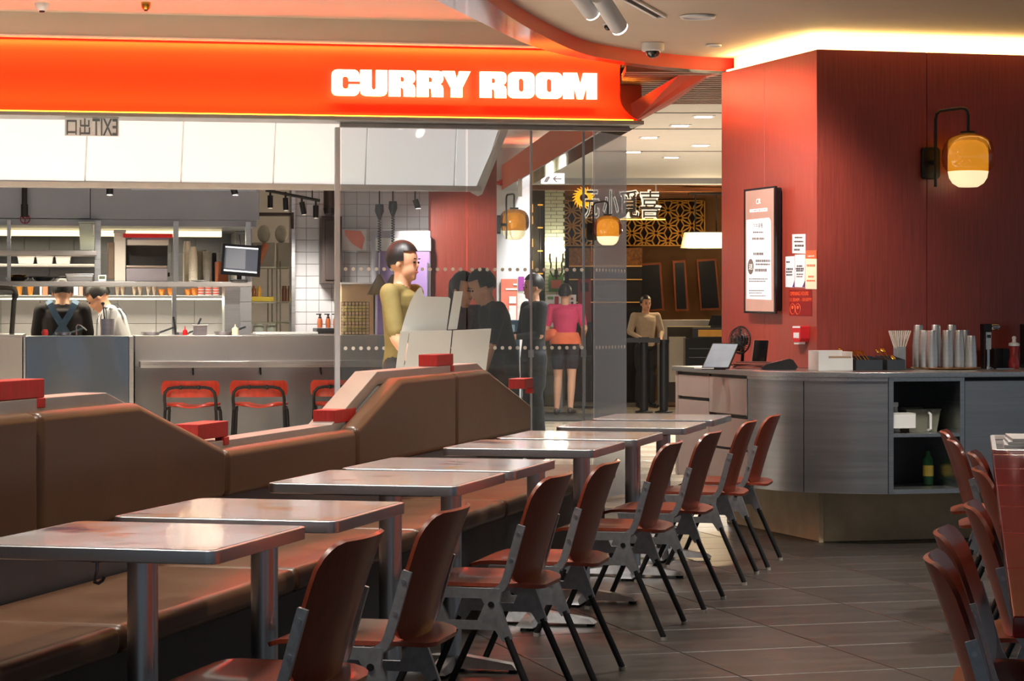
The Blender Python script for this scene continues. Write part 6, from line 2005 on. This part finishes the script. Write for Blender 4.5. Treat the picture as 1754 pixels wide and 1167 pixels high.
# bar shelf with lit bottles
k = KT('bar_shelf', 'dark bar shelf with golden lit bottles beside the glass corner', 'shelf', 1070, 560, 2.6, fr=O)
k.box('back', mat('bar_gold_back', (150, 96, 40), .4, .3, var=.5, scale=25), 975, 455, 1100, 425, .05, .3, bevel=0)
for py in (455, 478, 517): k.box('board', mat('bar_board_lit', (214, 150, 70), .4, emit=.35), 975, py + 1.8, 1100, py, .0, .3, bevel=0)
a_ = k.L(975, 560); b_ = k.L(1100, 457); MB().box(a_.x, b_.x, .1, .3, -k.b.z, b_.z).build('body', black, k.t)
# reception counter, tills
k = KT('reception_counter', 'pale stone reception counter of the opposite restaurant', 'counter', 1180, 690, .9, fr=O, z=0)
def ozz(py, ly): return O.at(1180, py, ly).z
k.b.z = 0; k.t.location.z = 0
xa_, xb_, xc_, xd_ = k.L(1130, 0).x, k.L(1290, 0).x, k.L(1143, 0).x, k.L(1175, 0).x
stone = mat('pale_stone', (196, 186, 172), .35, 0, var=.12, scale=4)
MB().box(xa_, xb_, 0, .5, ozz(548, .9) - .09, ozz(548, .9)).build('worktop', stone, k.t, bevel=.004)
MB().box(xa_, xc_, 0, .5, 0, ozz(548, .9) - .09).build('end_leg', stone, k.t, bevel=.004)
MB().box(xc_, xb_, .06, .5, .06, ozz(548, .9) - .09).build('body', mat('bistro_body_dark', (60, 48, 38), .5, var=.1), k.t)
MB().box(k.L(1146, 0).x, xd_, .03, .06, ozz(655, .9), ozz(577, .9)).build('front_panel', mat('bistro_cream', (204, 192, 170), .5, var=.05), k.t, bevel=.004)
MB().box(xc_, xb_, .02, .06, ozz(560, .9), ozz(556, .9)).build('lit_edge', mat('bistro_edge_lit', (230, 200, 130), .4, emit=.6), k.t)
k = KT('till_cabinet', 'black till cabinet with a gold panel beside the stone counter', 'cabinet', 1210, 690, .3, fr=O, z=0)
k.b.z = 0; k.t.location.z = 0
MB().box(k.L(1174, 0).x, k.L(1290, 0).x, 0, .4, 0, O.at(1200, 580, .3).z).build('body', blackg, k.t, bevel=.004)
MB().box(k.L(1186, 0).x, k.L(1290, 0).x, .02, .4, O.at(1200, 580, .3).z, O.at(1200, 562, .3).z).build('upper_box', black, k.t, bevel=.004)
MB().box(k.L(1196, 0).x, k.L(1290, 0).x, .0, .02, O.at(1200, 577, .3).z, O.at(1200, 565, .3).z).build('gold_panel', mat('gold_panel', (206, 150, 60), .35, .3, var=.08), k.t)
for py in (597, 612): MB().box(k.L(1180, 0).x, k.L(1230, 0).x, -.01, 0, O.at(1200, py, .3).z - .008, O.at(1200, py, .3).z).build('drawer_line', steel_dark, k.t)
k2_ = KT('till_screen', 'black till screen standing on the black cabinet', 'screen', 1226, 561.5, .42, fr=O)
k2_.poly('screen', blackg, [(1213, 558), (1240, 558), (1240, 541), (1219, 541)], 0, .04); k2_.box('foot', black, 1218, 562, 1240, 558, .0, .12)
# queue barriers
for i, px in enumerate((1103, 1137)):
    k = KT('queue_post', ['black queue post closer to the corner glass', 'black queue post closer to the stone counter'][i], 'queue post', px, 688, -1.0, fr=O, z=0)
    MB().cyl((0, 0, .02), (0, 0, .93 - .03 * i), .055, n=16).build('post', black, k.t); MB().lathe([(.115, 0), (.115, .015), (.06, .03), (0, .03)], 24).build('base', black, k.t)
    MB().cyl((0, 0, .93 - .03 * i), (0, 0, .97 - .03 * i), .07, n=16).build('head', black, k.t)
k = KT('queue_belt', 'black belt strung between the queue posts', 'belt', 1110, 583, -1.0, fr=O)
a = k.L(1040, 583); b = k.L(1137, 583); MB().box(a.x, b.x - .06, -.075, -.065, -.03, .03).build('belt', black, k.t); MB().box(b.x - .09, b.x - .05, -.08, -.0, -.035, .035).build('belt_clip', black, k.t)
# candelabra on the pillar
k = KT('candle_sconce', 'wrought iron candle sconce with two lit bulbs on the pale pillar', 'wall light', 953, 478, 1.1, fr=O)
ir = mat('wrought_iron', (70, 62, 50), .5, .5, var=.2)
for s in (-1, 1):
    MB().tube([k.L(953, 470), k.L(953 + s * 6, 474), k.L(953 + s * 10, 466), k.L(953 + s * 9, 452), k.L(953 + s * 11, 446)], .012, 8).build('arm', ir, k.t)
    MB().tube([k.L(953 + s * 11, 446), k.L(953 + s * 11, 434)], .014, 8).build('candle', ir, k.t)
    c = k.L(953 + s * 11, 428); MB().sphere(c, .032, 10, 8).build('bulb', mat('bulb_white', (255, 252, 236), .4, emit=14, emit_rgb=(255, 248, 220)), k.t)
    bulb_light('sconce_bulb_beam', k.fr.w(k.b.x + c.x, k.b.y, k.b.z + c.z), 26, (1, .9, .7), .04)
MB().tube([k.L(953, 478), k.L(953, 440)], .01, 8).build('stem', ir, k.t); k.box('wall_plate', ir, 950, 474, 956, 462, .0, .085)
# posters and menu stands in the corridor
def poster(lab, px0, py0, px1, py1, ly, m, blocks, stand=True):
    k = KT('menu_stand' if stand else 'wall_poster', lab, 'menu stand' if stand else 'poster', (px0 + px1) / 2, py1, ly, fr=O, z=0 if stand else None)
    if stand: k.b.z = 0; k.t.location.z = 0
    k.box('board', m, px0, py1, px1, py0, 0, .03)
    for (a, b, c, d, mm) in blocks: k.box('print_block', mm, a, d, c, b, -.008, 0, bevel=0)
    if stand:
        c = k.L((px0 + px1) / 2, py1); MB().cyl((c.x, .015, .02), (c.x, .015, c.z + .02), .02, n=10).build('pole', steel, k.t); MB().box(c.x - .2, c.x + .2, -.12, .15, 0, .02).build('foot', black, k.t)
    return k
wp_ = mat('poster_white', (214, 210, 206), .5, var=.25, scale=14); rp_ = mat('poster_red', (150, 40, 38), .5, var=.15, scale=6); gp_ = mat('poster_green', (96, 140, 70), .5, var=.3, scale=10); sp_ = mat('poster_salmon', (206, 110, 90), .5, var=.15, scale=6); kp_ = mat('poster_dark', (60, 30, 30), .5, var=.2, scale=10)
poster('white and grey menu board behind the person in pink', 935, 505, 987, 560, -1.4, wp_, [(938, 508, 948, 513, gp_), (950, 508, 957, 535, rp_)] + [(966 + 6 * (i % 3), 510 + 7 * (i // 3), 970 + 6 * (i % 3), 514 + 7 * (i // 3), kp_ if i % 2 else rp_) for i in range(18)])
poster('green leafy poster on the pale pillar', 940, 470, 965, 500, 1.15, gp_, [(944, 480, 962, 494, sp_)], False)
poster('dark red poster hung beside the bar shelf', 990, 478, 1012, 552, .6, rp_, [(994, 484, 1008, 500, kp_)])
poster('salmon poster with white lettering on the grey corridor wall', 858, 478, 902, 560, -6.05, sp_, [(879, 486, 892, 489, wp_), (866, 494, 898, 497, wp_), (872, 508, 884, 520, wp_), (872, 524, 884, 548, wp_)], False)
poster('white menu stand with a magenta top behind the black dressed person', 886, 474, 904, 640, -6.6, wp_, [(888, 474, 898, 498, mat('poster_magenta', (150, 60, 150), .5, var=.05))])
k = KT('blue_kiosk', 'dark blue ordering kiosk near the corridor wall', 'kiosk', 868, 640, -7.6, fr=O, z=0)
k.b.z = 0; k.t.location.z = 0
MB().box(-.11, .13, 0, .3, 0, O.at(872, 548, -7).z).build('body', mat('kiosk_blue', (44, 66, 84), .35, .2, var=.1), k.t, bevel=.01)
MB().box(-.06, .08, -.006, 0, O.at(872, 575, -7).z, O.at(872, 556, -7).z).build('display', mat('kiosk_display', (120, 150, 166), .3, var=.1), k.t)
# way-out sign with an arrow
k = KT('direction_sign', 'white hanging direction sign with a black arrow', 'direction sign', 947, 315, -6.5, fr=O)
k.box('plate', mat('sign_plate_white', (232, 234, 236), .4, var=.03, emit=.35), 927, 315, 967, 297, 0, .03)
k.poly('arrow', ink, [(946, 306), (953, 300.5), (954.5, 302), (951, 305), (962, 305), (962, 307.5), (951, 307.5), (955, 311.5), (953, 312.5)], -.004, 0)
k.poly('pictogram', ink, [(931, 312), (935, 304), (940, 301), (943, 304), (940, 308), (938, 312)], -.004, 0)
MB().box(-.005, .005, .01, .02, k.L(947, 297).z, 3.05 - k.b.z).build('hanger', steel, k.t)
k = KT('fire_bell', 'small red fire alarm fitting at the far end of the red wall', 'alarm', 858, 313, -6.05, fr=O)
k.tube('pipe', mat('alarm_red', (190, 30, 34), .4, var=.05), [(851, 314), (872, 311)], .02); k.tube('valve', MATS['alarm_red'], [(860, 318), (860, 308)], .03)
k = KT('hanging_tag', 'white paper tag hanging under the orange beam', 'tag', 891, 337, -8.0, fr=O)
k.box('tag', paper, 887, 337, 894.5, 306, 0, .01); MB().box(-.004, .004, 0, .008, k.L(891, 306).z, k.L(891, 296).z).build('string', steel, k.t)

# ================================================================ PEOPLE
def capsule(mb, a, b, ra, rb, n=12, k=4):
    a, b = Vector(a), Vector(b); d = (b - a); L_ = d.length
    if L_ < 1e-6: return mb.sphere(a, ra, n, 8)
    prof = []
    for i in range(k + 1):
        t = PI / 2 * (1 - i / k); prof.append((max(1e-4, ra * math.cos(t)), -ra * math.sin(t)))
    for i in range(k + 1):
        t = PI / 2 * i / k; prof.append((max(1e-4, rb * math.cos(t)), L_ + rb * math.sin(t)))
    M_ = T(*a) @ d.to_track_quat('Z', 'Y').to_matrix().to_4x4()
    mb.lathe(prof, n, M_)


def loft(mb, rings, n=18):
    """rings: (centre, right-vector*rx, fwd-vector*ry)"""
    v = []; f = []
    for c, rx, ry in rings:
        for j in range(n):
            a = 2 * PI * j / n; v.append(tuple(Vector(c) + Vector(rx) * math.cos(a) + Vector(ry) * math.sin(a)))
    for i in range(len(rings) - 1):
        for j in range(n): f.append((i * n + j, i * n + (j + 1) % n, (i + 1) * n + (j + 1) % n, (i + 1) * n + j))
    f.append(tuple(range(n - 1, -1, -1))); f.append(tuple((len(rings) - 1) * n + j for j in range(n)))
    mb.add(v, f)


skin_m = mat('skin', (214, 160, 128), .5, 0, var=.05, scale=12)
hair_m = mat('black_hair', (24, 20, 20), .45, 0, var=.3, scale=60)


def person(label, loc, rot, J=None, cloth=None, height=1.70, sleeve=.6, shorts=False, skirt=False, long_sleeve=False, hair='short', voxel=.009, extra=None, head_pitch=0, head_yaw=0, stoop=0):
    """local: faces -y, feet on z=0. J overrides joints. cloth: dict top / legs / shoes materials"""
    s = height / 1.70
    j = dict(pelvis=(0, 0, .93), waist=(0, 0, 1.06), chest=(0, 0, 1.26), neck=(0, .01, 1.43), head=(0, -.012, 1.575),
             shL=(.185, .005, 1.385), shR=(-.185, .005, 1.385), elL=(.235, .03, 1.10), elR=(-.235, .03, 1.10), wrL=(.235, -.06, .86), wrR=(-.235, -.06, .86),
             hipL=(.09, 0, .90), hipR=(-.09, 0, .90), knL=(.10, -.01, .49), knR=(-.10, -.01, .49), anL=(.105, .02, .085), anR=(-.105, .02, .085))
    for k_, v_ in (J or {}).items(): j[k_] = v_
    j = {k_: Vector(v_) * s for k_, v_ in j.items()}
    mb = MB(); segs = []      # (a, b, r, tag)

    def cap(a, b, ra, rb, tag, tagged=True):
        capsule(mb, a, b, ra * s, rb * s); segs.append((Vector(a), Vector(b), ra * s, rb * s, tag))
    right = (j['shL'] - j['shR']).normalized(); hipr = (j['hipL'] - j['hipR']).normalized()
    up = (j['neck'] - j['pelvis']).normalized(); fw = right.cross(up).normalized()
    path = [(j['pelvis'] - up * .06 * s, .155, .105), (j['pelvis'], .168, .118), (j['waist'], .142, .102), (j['chest'] - up * .05 * s, .160, .112), (j['chest'] + up * .05 * s, .178, .115), (j['chest'] + up * .11 * s, .172, .100), (j['neck'] - up * .03 * s, .085, .070)]
    rings = []
    for i, (c, rx, ry) in enumerate(path):
        r = hipr.lerp(right, i / (len(path) - 1)).normalized(); rings.append((c, r * rx * s, r.cross(up).normalized() * -ry * s))
    loft(mb, rings)
    segs.append((j['pelvis'], j['waist'], .14 * s, .12 * s, 'top')); segs.append((j['waist'], j['chest'], .12 * s, .14 * s, 'top')); segs.append((j['chest'], j['neck'] - up * .05 * s, .14 * s, .07 * s, 'top'))
    segs.append((j['pelvis'] - up * .12 * s, j['pelvis'] - up * .05 * s, .15 * s, .15 * s, 'legs'))
    segs.append((j['shL'], j['shR'], .06 * s, .06 * s, 'top'))
    capsule(mb, j['shL'], j['neck'] - up * .04 * s, .058 * s, .05 * s); capsule(mb, j['shR'], j['neck'] - up * .04 * s, .058 * s, .05 * s)
    # neck and head
    cap(j['neck'] - up * .03 * s, j['head'] - (j['head'] - j['neck']) * .35, .056, .054, 'skin')
    hu = (j['head'] - j['neck']).normalized()
    HM = T(*j['head']) @ Matrix.Rotation(rot_fix(right), 4, 'Z') @ Matrix.Rotation(math.radians(head_yaw), 4, 'Z') @ Matrix.Rotation(math.radians(head_pitch), 4, 'X')
    hm = lambda p: HM @ (Vector(p) * s)
    mb.sphere((0, .012 * s, .022 * s), (.076 * s, .094 * s, .098 * s), 18, 12, HM)       # skull
    mb.sphere((0, -.012 * s, -.045 * s), (.060 * s, .072 * s, .072 * s), 16, 10, HM)      # jaw and face
    mb.sphere((0, -.086 * s, -.022 * s), (.011 * s, .011 * s, .020 * s), 8, 6, HM)        # nose
    mb.sphere((0, -.056 * s, -.095 * s), (.028 * s, .020 * s, .020 * s), 10, 8, HM)        # chin
    for e in (-1, 1): mb.sphere((e * .079 * s, .012 * s, -.012 * s), (.009 * s, .018 * s, .026 * s), 8, 6, HM)
    segs.append((hm((0, 0, -.05)), hm((0, 0, .05)), .09 * s, .09 * s, 'skin'))
    # arms
    for S in 'LR':
        sh, el, wr = j['sh' + S], j['el' + S], j['wr' + S]
        e = 1 if S == 'L' else -1
        sl = sleeve
        q = sh.lerp(el, sl)
        capsule(mb, sh, el, .056 * s, .043 * s); capsule(mb, el, wr, .043 * s, .029 * s)
        capsule(mb, sh, q, .062 * s, .054 * s)
        segs.append((sh, q, .062 * s, .054 * s, 'top'))
        if sl < 1: segs.append((q, el, .048 * s, .043 * s, 'skin'))
        segs.append((el, wr, .043 * s, .029 * s, 'top' if long_sleeve else 'skin'))
        d = (wr - el).normalized(); side = d.cross(Vector((0, 1, 0)));
        side = side.normalized() if side.length > .1 else Vector((1, 0, 0))
        pl = wr + d * .05 * s
        M_ = T(*pl) @ d.to_track_quat('Z', 'Y').to_matrix().to_4x4()
        mb.sphere((0, 0, 0), (.036 * s, .017 * s, .052 * s), 10, 8, M_)
        for fi, (ox, ln) in enumerate(((-.027, .062), (-.009, .074), (.009, .070), (.027, .054))):
            b0_ = M_ @ (Vector((ox, 0, .036)) * s); b1_ = M_ @ (Vector((ox * 1.08, -.012, .036 + ln * .55)) * s); b2_ = M_ @ (Vector((ox * 1.1, -.032, .036 + ln * .95)) * s)
            capsule(mb, b0_, b1_, .0095 * s, .009 * s, 8, 2); capsule(mb, b1_, b2_, .009 * s, .0078 * s, 8, 2)
        t0 = M_ @ (Vector((-.030 * e, -.004, -.012)) * s); t1 = M_ @ (Vector((-.050 * e, -.018, .018)) * s); t2 = M_ @ (Vector((-.052 * e, -.030, .044)) * s)
        capsule(mb, t0, t1, .012 * s, .010 * s, 8, 2); capsule(mb, t1, t2, .010 * s, .0085 * s, 8, 2)
        segs.append((wr, M_ @ (Vector((0, -.02, .1)) * s), .03 * s, .03 * s, 'skin'))
    # legs
    for S in 'LR':
        hp, kn, an = j['hip' + S], j['kn' + S], j['an' + S]
        capsule(mb, hp, kn, .088 * s, .056 * s); capsule(mb, kn, kn.lerp(an, .35), .055 * s, .054 * s); capsule(mb, kn.lerp(an, .3), an, .055 * s, .037 * s)
        if not shorts: capsule(mb, kn, an + Vector((0, 0, .02 * s)), .068 * s, .062 * s)
        q = hp.lerp(kn, .62); capsule(mb, hp, q, .098 * s, .086 * s)
        segs.append((hp, q, .095 * s, .085 * s, 'legs'))
        segs.append((q, kn, .07 * s, .056 * s, 'skin' if shorts else 'legs')); segs.append((kn, an, .055 * s, .037 * s, 'skin' if shorts else 'legs'))
        toe = an + Vector((.02 if S == 'L' else -.02, -.16, -.055)) * s; heel = an + Vector((0, .035, -.045)) * s
        capsule(mb, heel, toe, .040 * s, .034 * s); segs.append((heel, toe, .045 * s, .04 * s, 'shoes'))
    me0 = bpy.data.meshes.new('tmp'); me0.from_pydata(mb.v, [], mb.f)
    bm = bmesh.new(); bm.from_mesh(me0); bmesh.ops.recalc_face_normals(bm, faces=bm.faces); bm.to_mesh(me0); bm.free()
    tmp = bpy.data.objects.new('tmp', me0); COL.objects.link(tmp)
    md = tmp.modifiers.new('r', 'REMESH'); md.mode = 'VOXEL'; md.voxel_size = voxel * s
    m2 = tmp.modifiers.new('s', 'SMOOTH'); m2.factor = .5; m2.iterations = 5
    dg = bpy.context.evaluated_depsgraph_get()
    me = bpy.data.meshes.new_from_object(tmp.evaluated_get(dg)); bpy.data.objects.remove(tmp); bpy.data.meshes.remove(me0)
    me.name = 'body'
    tags = ['skin', 'top', 'legs', 'shoes']
    for m_ in (skin_m, cloth['top'], cloth['legs'], cloth['shoes']): me.materials.append(m_)
    import numpy as np
    n = len(me.polygons); cs = np.empty(n * 3); me.polygons.foreach_get('center', cs); cs = cs.reshape(-1, 3)
    best = np.full(n, 9.0); idx = np.zeros(n, int)
    for a, b, ra, rb, tag in segs:
        a_ = np.array(a); d = np.array(b - a); L2 = max(1e-9, d @ d)
        t = np.clip((cs - a_) @ d / L2, 0, 1); q = np.linalg.norm(cs - a_ - t[:, None] * d, axis=1) - (ra + (rb - ra) * t)
        w = q < best; best[w] = q[w]; idx[w] = tags.index(tag)
    me.polygons.foreach_set('material_index', idx.astype('i')); me.polygons.foreach_set('use_smooth', np.ones(n, bool)); me.update()
    root = thing('person', label, 'person', loc, rot)
    body = bpy.data.objects.new('body', me); put(body, root)
    # eyes, brows, mouth
    for e in (-1, 1):
        MB().sphere((e * .029 * s, -.078 * s, -.002 * s), (.011 * s, .008 * s, .007 * s), 8, 6, HM).build('eye', blackg, body)
        MB().sphere((e * .030 * s, -.083 * s, .020 * s), (.018 * s, .006 * s, .004 * s), 8, 5, HM).build('eyebrow', hair_m, body)
    MB().sphere((0, -.084 * s, -.062 * s), (.020 * s, .006 * s, .005 * s), 8, 5, HM).build('mouth', mat('lips', (168, 84, 76), .5, var=.05), body)
    # hair: cap over the skull
    hb = MB(); nu, nv = 28, 16
    for i in range(nv):
        for k_ in range(nu):
            th0, th1 = PI * i / nv, PI * (i + 1) / nv; a0, a1 = 2 * PI * k_ / nu, 2 * PI * (k_ + 1) / nu
            def pt(th, a):
                x, y, z = math.sin(th) * math.cos(a), math.sin(th) * math.sin(a), math.cos(th)
                rr = 1 + .03 * math.sin(9 * a + 3 * th) * math.sin(th)
                return (x * .088 * s * rr, .016 * s + y * .106 * s * rr, .026 * s + z * .112 * s)
            x, y, z = math.sin(th0 + .1) * math.cos(a0 + .1), math.sin(th0 + .1) * math.sin(a0 + .1), math.cos(th0 + .1)
            lim = (-.62 if hair == 'short' else -1.1)
            front_ = y < -.42
            if (front_ and z < .34) or (not front_ and z < lim * (.45 + .55 * max(0, y)) + (0 if y > 0 else .12)): continue
            hb.add([pt(th0, a0), pt(th0, a1), pt(th1, a1), pt(th1, a0)], [(0, 1, 2, 3)], HM)
    if hb.v: hb.build('hair', hair_m, root, merge=True)
    if hair == 'long':
        capb = MB(); capsule(capb, hm((0, .075, .02)), hm((0, .085, -.16)), .07 * s, .05 * s); capb.build('hair_tail', hair_m, root)
    if extra: extra(root, j, s, HM)
    return root


def rot_fix(right):
    return math.atan2(right.y, right.x)


def cl(top, legs, shoes=(30, 30, 32), nm=''):
    return dict(top=mat('cloth_top_' + nm, top, .8, 0, var=.08, scale=14, bump=.1), legs=mat('cloth_legs_' + nm, legs, .8, 0, var=.08, scale=14), shoes=mat('shoes_' + nm, shoes, .5, 0, var=.1))


# cook with crossed apron straps, seen from behind
def straps(root, j, s, HM):
    bl = mat('apron_denim', (86, 110, 134), .8, 0, var=.15, scale=20)
    for e in (-1, 1):
        pts = [(e * .105, .01, 1.375), (e * .092, .08, 1.35), (e * .055, .112, 1.27), (0, .122, 1.18), (-e * .065, .115, 1.08), (-e * .12, .095, .97)]
        mb = MB()
        rows = []
        for k_, p in enumerate(pts):
            rows.append([tuple(Vector(p) + Vector((-.022, 0, .012 * e)) ), tuple(Vector(p) + Vector((.022, 0, -.012 * e)))])
        mb.sheet(rows, .004); mb.build('apron_strap', bl, root)
    v = MB().box(-.16, .16, -.135, -.125, .5, 1.25).build('apron_bib', bl, root)


q = K.at(107, 0, 2.95)
person('cook in a black shirt with crossed denim apron straps, back turned', K.w(q.x, 2.95), K.a + PI, dict(head=(0, -.07, 1.515), neck=(0, -.015, 1.415), shL=(.17, .0, 1.37), shR=(-.17, .0, 1.37), elL=(.215, -.10, 1.13), elR=(-.215, -.10, 1.13), wrL=(.15, -.30, 1.10), wrR=(-.15, -.30, 1.10)),
       cl((34, 28, 28), (40, 40, 46), nm='cook1'), 1.61, .75, extra=straps, head_pitch=22)


def strap_w(root, j, s, HM):
    bl = MATS['apron_denim']
    for e in (-1, 1):
        c = j['chest']
        rows = [[tuple(Vector(p) + Vector((e * .11 - .014, 0, 0))), tuple(Vector(p) + Vector((e * .11 + .014, 0, 0)))] for p in ((0, -.20, 1.08), (0, -.195, 1.22), (0, -.14, 1.34), (0, -.04, 1.35), (0, .03, 1.26))]
        MB().sheet(rows, .004).build('apron_strap', bl, root)


q = K.at(210, 0, 3.2)
person('cook in a white shirt bending over the counter towards the other cook', K.w(q.x, 3.2), K.a + math.radians(-92), dict(waist=(0, -.01, 1.05), chest=(0, -.07, 1.23), neck=(0, -.13, 1.375), head=(0, -.205, 1.455), shL=(.18, -.10, 1.335), shR=(-.18, -.10, 1.335), elL=(.23, -.13, 1.08), elR=(-.23, -.13, 1.08), wrL=(.17, -.16, .86), wrR=(-.17, -.16, .86)),
       cl((216, 216, 220), (60, 66, 80), nm='cook2'), 1.64, .8, extra=strap_w, head_pitch=38)

# passer-by in olive, in front of the glass
q = K.at(690, 0, -1.15)
person('person with black hair in an olive T-shirt walking along the glass front', K.w(q.x, -1.15), K.a + math.radians(58), dict(elL=(.24, .09, 1.11), wrL=(.24, .05, .87), elR=(-.24, -.07, 1.11), wrR=(-.23, -.22, .90), knL=(.10, -.14, .52), anL=(.10, -.16, .09), knR=(-.10, .06, .50), anR=(-.10, .26, .12)),
       cl((118, 104, 56), (48, 46, 44), nm='olive'), 1.72, .85)
# two people leaning together behind the glass
q = K.at(862, 0, .45)
person('young man in a black shirt leaning in, hair swept over the forehead', K.w(q.x, .45), K.a + math.radians(-84), dict(chest=(0, -.06, 1.25), neck=(0, -.11, 1.41), head=(0, -.165, 1.52), shL=(.18, -.09, 1.36), shR=(-.18, -.09, 1.36), elL=(.22, -.16, 1.10), elR=(-.22, -.16, 1.10), wrL=(.16, -.20, .90), wrR=(-.16, -.20, .90)),
       cl((30, 28, 30), (44, 44, 50), nm='black1'), 1.63, .85, head_pitch=20)
q = K.at(790, 0, .82)
person('companion in a dark red shirt facing the young man behind the glass', K.w(q.x, .82), K.a + math.radians(35), dict(head=(0, -.03, 1.56)), cl((70, 34, 34), (44, 44, 50), nm='dark2'), 1.58, .8, hair='long', head_pitch=10)
# person in black on the corridor
w = P(914, 0, 21.6)
person('person dressed all in black standing in the corridor', (w.x, w.y, 0), math.radians(-68), dict(elL=(.22, -.03, 1.12), elR=(-.22, -.03, 1.12), wrL=(.17, -.26, 1.10), wrR=(-.17, -.26, 1.10)), cl((20, 20, 22), (22, 24, 30), nm='black2'), 1.64, .9, long_sleeve=True)
# person in pink, orange jacket round the waist, walking away
def jacket(root, j, s, HM):
    om = mat('orange_jacket', (226, 110, 70), .8, 0, var=.15, scale=8, bump=.2)
    loft_ = MB(); loft(loft_, [((0, 0, .92 * s), Vector((.20, 0, 0)), Vector((0, .16, 0))), ((0, 0, 1.0 * s), Vector((.19, 0, 0)), Vector((0, .155, 0))), ((0, 0, 1.07 * s), Vector((.165, 0, 0)), Vector((0, .13, 0)))])
    loft_.build('waist_jacket', om, root)
    mb = MB(); capsule(mb, (.15, .05, 1.0), (.36, -.06, .92), .07, .045); mb.build('jacket_sleeve', om, root)


w = P(968, 0, 29.0)
person('person in a pink T-shirt with an orange jacket tied round the waist', (w.x, w.y, .021), math.radians(170), dict(knL=(.10, -.04, .49), anL=(.11, .0, .085), knR=(-.09, .03, .49), anR=(-.085, .10, .10), elR=(-.25, -.02, 1.12), wrR=(-.2, -.2, .98), elL=(.25, -.02, 1.12), wrL=(.22, -.2, .98)),
       cl((206, 56, 100), (44, 40, 48), (70, 60, 54), nm='pink'), 1.62, .75, shorts=True, extra=jacket)
# guest in beige at the opposite counter
w = P(1106, 0, 31.6)
person('guest in a beige shirt waiting behind the queue belt', (w.x, w.y, 0), math.radians(20), dict(elL=(.26, .0, 1.14), wrL=(.16, -.2, 1.05), elR=(-.26, .0, 1.14), wrR=(-.16, -.2, 1.05)), cl((182, 160, 134), (40, 36, 36), nm='beige'), 1.52, .9, long_sleeve=True)
